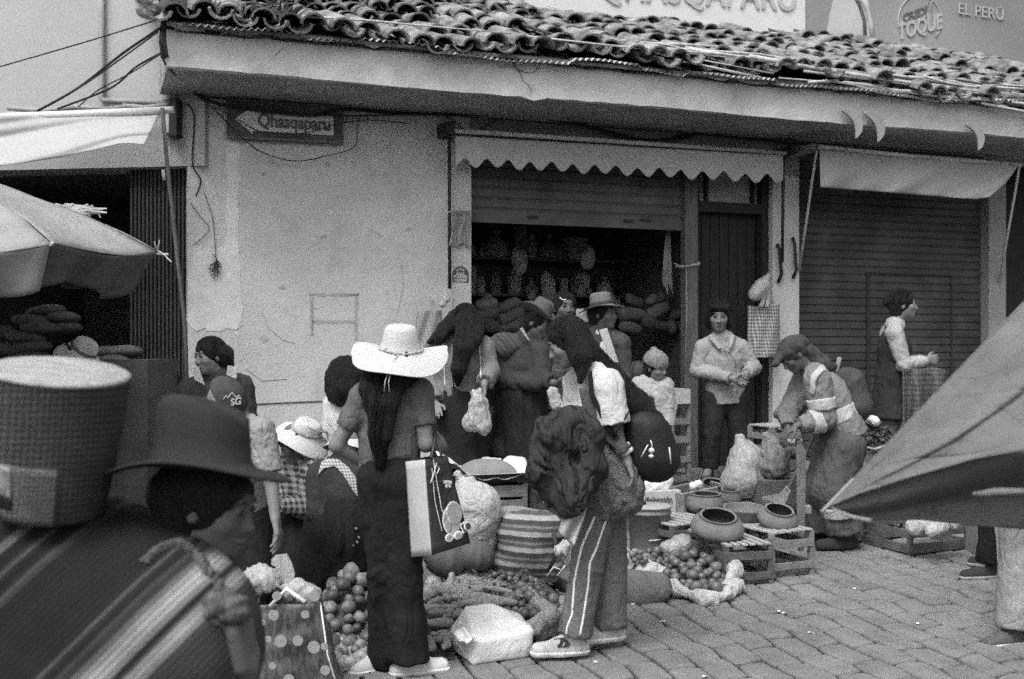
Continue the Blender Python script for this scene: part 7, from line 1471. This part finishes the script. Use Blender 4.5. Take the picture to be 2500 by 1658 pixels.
# squash, white sack, striped bag
for (px, py, w_, lb_) in ((1090, 1362, .135, 'big ribbed dark squash under the gift bag'), (1160, 1355, .115, 'second ribbed squash right of the big one')):
    c = P(px, py, 6.45); r_ = root('squash', c-ZU*.1, lb_, 'squash', 'ribbed squashes'); b = MB(); n_ = 22; pr = [(math.sin(math.pi*i/n_)*w_, -math.cos(math.pi*i/n_)*w_*.82) for i in range(n_+1)]
    b.lathe(pr, frame(c, (.25, -.2, 1), (0, 1, 0)), 72, lambda x, y, z, a, r: (x*(1-.07*abs(math.sin(a*5))**.5), y*(1-.07*abs(math.sin(a*5))**.5), z)); b.build('rind', M['squash'], r_, True); b = MB(); tp = frame(c, (.25, -.2, 1), (0, 1, 0)); b.tube([tp @ V((0, 0, w_*.78)), tp @ V((.01, 0, w_*.95))], .012, 7); b.build('stem', M['husk'], r_, True)
plasticblob('white_cloth_sack', 'full white cloth sack with a knotted top behind the gift bag', [(P(1140, 1290, 6.6), P(1160, 1240, 6.6), .13, .15, .06), (P(1165, 1290, 6.6), P(1180, 1320, 6.6), .13, .08, .06), (P(1150, 1225, 6.6), P(1130, 1185, 6.6), .10, .045, .05), (P(1130, 1185, 6.6), P(1118, 1158, 6.6), .022, .020, .02), (P(1132, 1180, 6.6), P(1150, 1172, 6.58), .022, .022, .02)], M['sackw'], .009, .006, 22, 3, part='cloth', cat='sack')
STR = mat('striped_bag', .2, .12, 9., .4, 90., .9, pat=('stripe', (.05, 0, 1), .0, ('rep', .088, [(0, .055), (.22, .055), (.28, .34), (.52, .30), (.58, .09), (.75, .08), (.82, .20), (1, .055)]), .02), fine=.06)
cS = G(1282, 1418); cS = P(1282, 1418, 6.55)
r_ = plasticblob('striped_bag', 'bulging bag with broad horizontal stripes in the middle of the goods', [(P(1250, 1385, 6.6), P(1320, 1380, 6.6), .12, .12, .04), (P(1255, 1300, 6.6), P(1330, 1296, 6.6), .10, .11, .05), (P(1285, 1340, 6.6), P(1285, 1310, 6.6), .16, .15, .05)], STR, .009, .006, 20, 3, part='cloth')
b = MB(); b.tube([P(1335, 1400, 6.43), P(1360, 1350, 6.42), P(1352, 1300, 6.45)], .012, 7); b.build('handle', M['iron'], r_, True); b = MB(); b.tube([P(1335, 1408, 6.42), P(1352, 1385, 6.4), P(1372, 1392, 6.4), P(1360, 1408, 6.4), P(1380, 1380, 6.42)], .006, 5); b.build('cord', M['plw'], r_, True)
plasticblob('grey_sack', 'smooth pale grey sack lying on top of the striped bag', [(P(1235, 1275, 6.75), P(1310, 1280, 6.75), .09, .085, .05), (P(1230, 1285, 6.72), P(1260, 1262, 6.75), .06, .05, .05)], M['sackg'], .009, .005, 16, 4, part='cloth', cat='sack')
crt = box_at('film_wrapped_box', 'dark printed film-wrapped box behind the striped bag', P(1322, 1262, 7.05), .5, .2, .16, .19, mat('wrap', .06, .8, 20., .2, 60., .3, spec=.6), 'box')
b = MB(); b.box(P(1340, 1218, 6.93), V((.035, .012, 0)), V((.002, -.003, 0)), ZU*.022); b.build('label', M['cartonp'], crt)
plasticblob('paper_scrap', 'dirty white paper scrap beside the striped trousers', [(P(1370, 1345, 6.3), P(1382, 1332, 6.3), .035, .025, .02)], M['cartonp'], .007, .010, 60, part='paper', cat='paper')
# tray of flour-like goods on crates
ux = WUx; uy = V((-ux.y, ux.x, 0)); cT = P(1195, 1150, 7.0); tr = root('metal_tray', cT-ZU*.06, 'wide dark metal tray lined with white paper on stacked crates', 'tray')
b = MB(); Lx, Ly = .30, .17
def rr_(s, k, z, inset=0): 
    pts = []; 
    for (sx, sy) in ((1, 1), (-1, 1), (-1, -1), (1, -1)):
        for i in range(5):
            a = math.atan2(sy, sx)-math.pi/4+math.pi/2*i/4; pts.append(cT+ux*(sx*(Lx-.05)+math.cos(a)*(.05+k))+uy*(sy*(Ly-.05)+math.sin(a)*(.05+k))+ZU*z)
    return pts
rings = [rr_(0, -.045, -.05), rr_(0, -.02, -.05), rr_(0, .0, .0), rr_(0, .012, .003), rr_(0, .012, -.003), rr_(0, -.004, -.003)]; n_ = 20; vs = [p for r in rings for p in r]; fs = []
for k in range(len(rings)-1):
    for i in range(n_): fs.append((k*n_+i, k*n_+(i+1) % n_, (k+1)*n_+(i+1) % n_, (k+1)*n_+i))
fs.append(tuple(range(n_))); b.add(vs, fs); b.build('pan', M['iron'], tr); b = MB(); R_ = rr_(0, .012, .001); b.tube(R_+R_[:1], .004, 5); b.build('rim', M['lid'], tr)
pp_ = root('tray_paper', cT-ZU*.03, 'white paper lining with raised corners in the metal tray', 'paper'); b = MB(); b.sheet(lambda s, t: cT+ux*((s-.5)*.60)+uy*((t-.5)*.34)+ZU*(-.03+.09*max(0, abs(2*s-1)-.35)**1*(1+.9*math.sin(s*9+1))+.05*max(0, 2*t-1)**2+.006*math.sin(s*30+t*9)), 30, 16, .003); b.build('sheet', M['white'], pp_, True)
hp_ = root('ground_spice_heap', cT, 'smooth grey heap of ground goods on the tray paper', 'heap'); f = Field(cT-V((.26, .2, .08)), cT+V((.26, .2, .14)), .008); f.ell(cT+V((-.02, .0, -.04)), (.20, .13, .115), None, 0); f.cut(cT-ZU*.035, (0, 0, -1)); f.noise(.004, 20, 3); f.mesh('heap', M['carton'], hp_)
b = MB(); r_ = root('small_packet_pile', cT+ZU*.07, 'small printed packets lying on top of the grey heap', 'packet'); f = Field(cT+V((-.08, -.06, .05)), cT+V((.1, .06, .12)), .005); f.cone(cT+V((-.03, 0, .075)), cT+V((.06, 0, .070)), .018, .014, .01, flat=((0, 0, 1), 1.8)); f.noise(.006, 90, 3, ridge=True); f.mesh('packets', M['cartonp'], r_)
for k in range(3):
    zc = cT.z-.06-.19*(k+1); lo = gz(7.0) if k == 2 else zc
    A_ = cT-ux*.20-uy*.12; B_ = cT+ux*.20-uy*.12; A_.z = B_.z = max(zc, gz(7.0))
    if k < 3 and zc > gz(7.)-.19: crate('slatted_crate', ('topmost crate directly under the metal tray', 'middle crate of the stack under the metal tray', 'lowest crate of the stack under the metal tray')[k], A_, B_, .24, .186, 2, 'crate', slat=.075)
# onions and bagged small potatoes at right
cO = G(1700, 1432); mound('onion_sack', 'white plastic sack spread open and full of onions in front of the pot crates', cO, .215, .34, .10, M['heap'], 'sack', M['sackw'], .032, (-2.6, .9), 9, peak=(-.1, .35))
pile('onion', scaled(on, .066), moundpts(cO+V((0, 0, .03)), .20, .33, .13, .064, 25, 900, .65, 1.2, (-.1, .35)), 'one of the onions heaped on the white sack in front of the pot crates', 'onion', 'onions on the white sack', 26)
f = Field(cO+V((.05, -.3, -.02)), cO+V((.33, .2, .22)), .008); f.cone(cO+V((.14, -.22, .05)), cO+V((.225, -.02, .10)), .03, .045, .04, flat=((.8, -.5, 0), 1.6)); f.cone(cO+V((.225, -.02, .10)), cO+V((.235, .08, .13)), .045, .03, .04); f.noise(.010, 36, 2, ridge=True); f.mesh('sack_flap', M['sackw'], bpy.data.objects['onion_sack'])
cS2 = P(1552, 1392, 6.75); mound('small_potato_sack', 'white sack mouth full of small potatoes right of the striped trousers', cS2, .14, .16, .06, M['heap'], 'sack', None, .02, seed=4)
sp_ = bpy.data.objects['small_potato_sack']; b = MB(); b.sheet(lambda s, t: lerp(P(lerp(1512, 1628, s), lerp(1335, 1382, s), 6.78-.1*s), P(lerp(1512, 1600, s), lerp(1412, 1402, s), 6.6), t)+V((0, -.03*math.sin(t*3.1)+.01*math.sin(s*20+t*4), .012*math.sin(s*12))), 24, 12, .006); b.build('sack_lip', M['sackw'], sp_, True)
pile('small_potato', scaled(fr1, .047), moundpts(P(1548, 1375, 6.72), .11, .10, .05, .045, 31, 300, .8, 1.1), 'one of the small potatoes in the white sack mouth', 'potato', 'small potatoes in the white sack', 32)
plasticblob('brown_sack', 'smooth bulging brown sack lying between striped trousers and onions', [(P(1545, 1435, 6.5), P(1605, 1430, 6.5), .10, .075, .05), (P(1560, 1455, 6.48), P(1600, 1450, 6.48), .085, .06, .05)], M['sackb'], .008, .005, 16, 5, part='cloth', cat='sack')
plasticblob('clear_bag_of_roots', 'clear plastic bag slumped behind the onions', [(P(1640, 1345, 7.1), P(1668, 1325, 7.1), .07, .05, .04), (P(1668, 1325, 7.1), P(1676, 1312, 7.1), .03, .012, .02)], M['film'], .008, .010, 44, 5)
pile('small_beet', scaled(on, .05), moundpts(P(1600, 1372, 7.05), .20, .12, .05, .05, 41, 300, .8, 1.2), 'one of the dark little beets between bucket and onions', 'beet', 'little beets behind the onions', 42)
# right-hand crates and greens
cr = [G(2222, 1360), G(2368, 1340)]; rc = crate('slatted_crate', 'wide low slatted crate with a white cloth inside, far right', cr[0], cr[1], .55, .20, 2, 'crate_dark', None, slat=.06)
plasticblob('white_cloth_lining', 'white cloth bunched inside the wide right crate', [(P(2235, 1285, 7.4), P(2330, 1278, 7.45), .05, .05, .04), (P(2270, 1300, 7.3), P(2300, 1285, 7.35), .03, .04, .03)], M['sackw'], .009, .012, 30, part='cloth', cat='cloth')
crate('slatted_crate', 'dark slatted crate left of the wide right crate, behind the workman', G(2075, 1330), G(2210, 1312), .35, .19, 2, 'crate_dark', None, slat=.06)
box_at('plain_carton', 'small pale carton right of the wide right crate', G(2384, 1350), .1, .08, .15, .20, M['carton'], 'carton')
crate('slatted_crate', 'crate carrying the heap of greens behind the workman', V(((2075-1250)/F*8.3, 8.3, gz(8.3))), V(((2180-1250)/F*8.4, 8.45, gz(8.45))), .35, HC-(1100-CY)/F*8.3-gz(8.3), 5, 'crate', None, slat=.06)
cG = P(2125, 1095, 8.45); gr = root('heap_of_greens', cG, 'dark heap of leafy greens on the crate behind the workman', 'greens'); b = MB(); rr = random.Random(3)
for k in range(900):
    d = V((rr.gauss(0, 1), rr.gauss(0, 1), abs(rr.gauss(0, 1)))).normalized(); p = cG+V((d.x*.17, d.y*.13, d.z*.20))*rr.uniform(.6, 1.05); t = V((rr.gauss(0, 1), rr.gauss(0, 1), rr.gauss(0, 1))).normalized()*.022; u_ = t.cross(d).normalized()*.014; b.add([p-t, p+u_, p+t*1.2+d*.01, p-u_], [(0, 1, 2, 3)])
b.build('leaves', M['veg'], gr)
plasticblob('paper_twist', 'white paper twist on top of the heap of greens', [(P(2118, 1022, 8.35), P(2135, 1030, 8.35), .025, .03, .02)], M['white'], .006, .010, 90, part='paper', cat='paper')
b = MB(); r_ = root('white_hose', P(2110, 1110, 8.2), 'pale hose lying along the crate of greens', 'hose'); b.tube([P(2090, 1075, 8.2), P(2105, 1090, 8.15), P(2135, 1097, 8.15), P(2160, 1090, 8.2)], .010, 7); b.build('hose', M['sackw'], r_, True)
# sacks of goods in the left stall
SKM = mat('woven_sack', .10, .25, 7., .6, 80., .9, fine=.08); sm_ = blobmesh('sack', SKM, .15, .14, .045, 51, .10); k = 0
for (x, y, Yv) in [(70, 870, 8.1), (75, 845, 8.1), (60, 822, 8.12), (95, 800, 8.15), (150, 802, 8.3), (75, 782, 8.2), (145, 775, 8.3), (110, 760, 8.3), (265, 902, 8.2), (270, 880, 8.2), (262, 860, 8.25), (300, 858, 8.3), (30, 850, 8.1), (20, 810, 8.2)]:
    o = bpy.data.objects.new('grain_sack', sm_); COL.objects.link(o); o.location = P(x, y, Yv); o.rotation_euler = (0, random.uniform(-.15, .15), random.uniform(-.4, .4)); tag(o, 'one of the plump grain sacks stacked inside the left stall', 'sack', 'grain sacks in the left stall')
st_ = root('stall_bench', V((-3.1, 8.25, .2)), 'dark bench under the grain sacks of the left stall', 'bench'); b = MB(); b.box(V((-3.25, 8.25, .82)), V((.75, -.1, 0)), V((.03, .25, 0)), ZU*.6); b.build('bench', M['room'], st_)
# goods dimly seen on the shop shelves
rr = random.Random(77); pm = [M['lid'], M['sackw'], M['potato'], M['sackg'], M['carton'], M['cartonp'], M['squash']]; meshes = []
for i in range(12):
    b = MB(); m_ = pm[i % 7]
    if i % 3 == 0: b.lathe([(0, 0), (.05, 0), (.055, .01), (.055, .13), (.035, .16), (.03, .2), (0, .2)], None, 12)
    elif i % 3 == 1: w_, d_, h_ = rr.uniform(.04, .10), .06, rr.uniform(.06, .15); b.box(V((0, 0, h_)), V((w_, 0, 0)), V((0, d_, 0)), V((0, 0, h_)))
    else: b.lathe([(0, 0), (.07, 0), (.10, .04), (.085, .10), (.03, .15), (.012, .17), (.03, .2), (0, .2)], None, 14, lambda x, y, z, a, r: (x*(1+.12*math.sin(3*a)), y*.7, z))
    me = bpy.data.meshes.new('shelf_packet'); me.from_pydata([tuple(v) for v in b.v], [], b.f); me.materials.append(m_); meshes.append(me)
for si, z_ in enumerate((.975, 1.325, 1.675, 2.025, 2.375)):
    u = WU(1148)-.7
    while u < WU(1680)+.1:
        o = bpy.data.objects.new('shelf_packet', meshes[rr.randrange(12)]); COL.objects.link(o); o.location = W(u, -1.72+rr.uniform(-.05, .05), z_); o.rotation_euler = (0, 0, TH+rr.uniform(-.4, .4)); s = rr.uniform(.6, 1.35); o.scale = (s, s, s); tag(o, 'one of the dim packets and jars on the shelves inside the open shop', 'packet', 'packets on the shop shelves'); u += rr.uniform(.11, .2)
ct = root('shop_counter', W(WU(1400), -1.0, .42), 'dark counter heaped with goods inside the open shop', 'counter'); b = MB(); b.wb(WU(1160), WU(1640), -1.5, -.9, .42, 1.15); b.build('counter', M['postwood'], ct)
bun = [blobmesh('bunch', m_, .13, .11, .13, 60+i, .2) for i, m_ in enumerate((M['husk'], M['carton'], M['sackg']))]
for i in range(22):
    u = lerp(WU(1165), WU(1640), (i+.5)/22); o = bpy.data.objects.new('counter_bundle', bun[rr.randrange(3)]); COL.objects.link(o); o.location = W(u, -.95+rr.uniform(-.2, .25), 1.27+rr.uniform(0, .12)); o.rotation_euler = (rr.random(), rr.random(), rr.random()*6); tag(o, 'one of the bundles heaped on the counter inside the open shop', 'bundle', 'bundles on the shop counter')
for i in range(9):
    u = lerp(WU(1165), WU(1660), (i+rr.random())/9); z_ = 2.05+rr.uniform(-.1, .25); o = bpy.data.objects.new('hanging_bunch', bun[rr.randrange(3)]); COL.objects.link(o); o.location = W(u, -1.1+rr.uniform(-.3, .3), z_+.1-(i % 3)*.1); o.scale = (rr.uniform(.3, .7), .4, rr.uniform(.5, 1.3)); tag(o, 'one of the bunches hung from the ceiling inside the open shop', 'bunch', 'bunches hung in the shop')
# litter specks on the paving
for i, (x, y) in enumerate([(1617, 1520), (1900, 1495), (1915, 1500), (1980, 1548), (2085, 1440), (1452, 1619), (1722, 1655), (2240, 1525), (1545, 1478), (902, 1645)]):
    c = G(x, y); b = MB(); a = rr.uniform(0, 3); b.sheet(lambda s, t: c+V((math.cos(a)*(s-.5)*.035-math.sin(a)*(t-.5)*.016, math.sin(a)*(s-.5)*.035+math.cos(a)*(t-.5)*.016, .008+.004*math.sin(s*5))), 3, 2, .002); tag(b.build('litter_scrap', M['white']), 'one of the tiny pale litter scraps on the paving', 'litter', 'litter scraps on the paving')

rr = random.Random(99)
for i, (px, py, n_, w_, h_, m_) in enumerate([(1185, 790, -.6, .16, .11, 'heap'), (1190, 765, -.6, .15, .09, 'crate_dark'), (1185, 742, -.62, .14, .09, 'sackb'), (1240, 800, -.7, .15, .10, 'crate_dark'), (1245, 772, -.7, .15, .10, 'crate_dark'), (1540, 800, -.6, .16, .12, 'crate_dark'), (1545, 768, -.6, .15, .11, 'squash'), (1600, 790, -.55, .15, .11, 'heap'), (1605, 760, -.55, .14, .10, 'crate_dark'), (1650, 800, -.6, .14, .12, 'squash'), (1550, 735, -.65, .14, .10, 'heap'), (1655, 765, -.6, .14, .11, 'crate_dark'), (1600, 730, -.6, .13, .09, 'squash'), (1240, 745, -.7, .14, .09, 'squash')]):
    c = WP(px, py, n_); f = Field(c-V((w_+.03, w_, h_)), c+V((w_+.03, w_, h_)), .011); w_ *= rr.uniform(.6, 1.1); dv = V((rr.uniform(-.01, .01), 0, rr.uniform(-.04, .04))); f.cone(c-WUx*w_*.55-dv, c+WUx*w_*.55+dv, h_*rr.uniform(.4, .55), h_*rr.uniform(.3, .55), .01); f.noise(.012, 14, i, ridge=True); tag(f.mesh('goods_sack', M[m_]), 'one of the sacks and packs stacked behind the people inside the open shop', 'sack', 'packs stacked in the shop mouth')
fi = bpy.data.meshes['fruit']
for i, (x, y, Yv) in enumerate([(1805, 1160, 8.3), (1830, 1165, 8.28), (1815, 1140, 8.3), (1838, 1140, 8.32)]):
    o = bpy.data.objects.new('bagged_fruit', scaled([fi], .10)[0]); COL.objects.link(o); o.location = P(x, y, Yv); tag(o, 'one of the round fruit showing dimly inside the full pale carrier bag', 'fruit', 'fruit inside the pale carrier bag')

car = [blobmesh('carrot', M['potato'], .5, .10, .10, 71, .05, 2), blobmesh('carrot', M['fruit'], .5, .09, .09, 72, .06, 2)]
lay('carrot', car, .17, [(1225+rr.uniform(-20, 60), 1448+rr.uniform(-14, 30), 6.18+rr.uniform(-.1, .1), rr.uniform(-1.2, 1.2), rr.uniform(-.1, .3)) for i in range(16)], 'one of the thin carrots strewn over the vegetable cloth', 'carrot', 'thin carrots on the cloth')
lf = root('loose_leaves', P(1245, 1470, 6.2), 'scattered dark leaves and stalks over the heaped vegetables', 'leaves'); b = MB()
for k in range(260):
    p = P(1235+rr.gauss(0, 55), 1450+rr.gauss(0, 22), 6.3+rr.uniform(-.15, .1))+V((0, 0, .02)); t = V((rr.gauss(0, 1), rr.gauss(0, 1), rr.gauss(0, .5))).normalized()*rr.uniform(.012, .03); u_ = t.orthogonal().normalized()*.007; b.add([p-t, p+u_, p+t, p-u_], [(0, 1, 2, 3)])
b.build('leaves', M['veg'], lf)
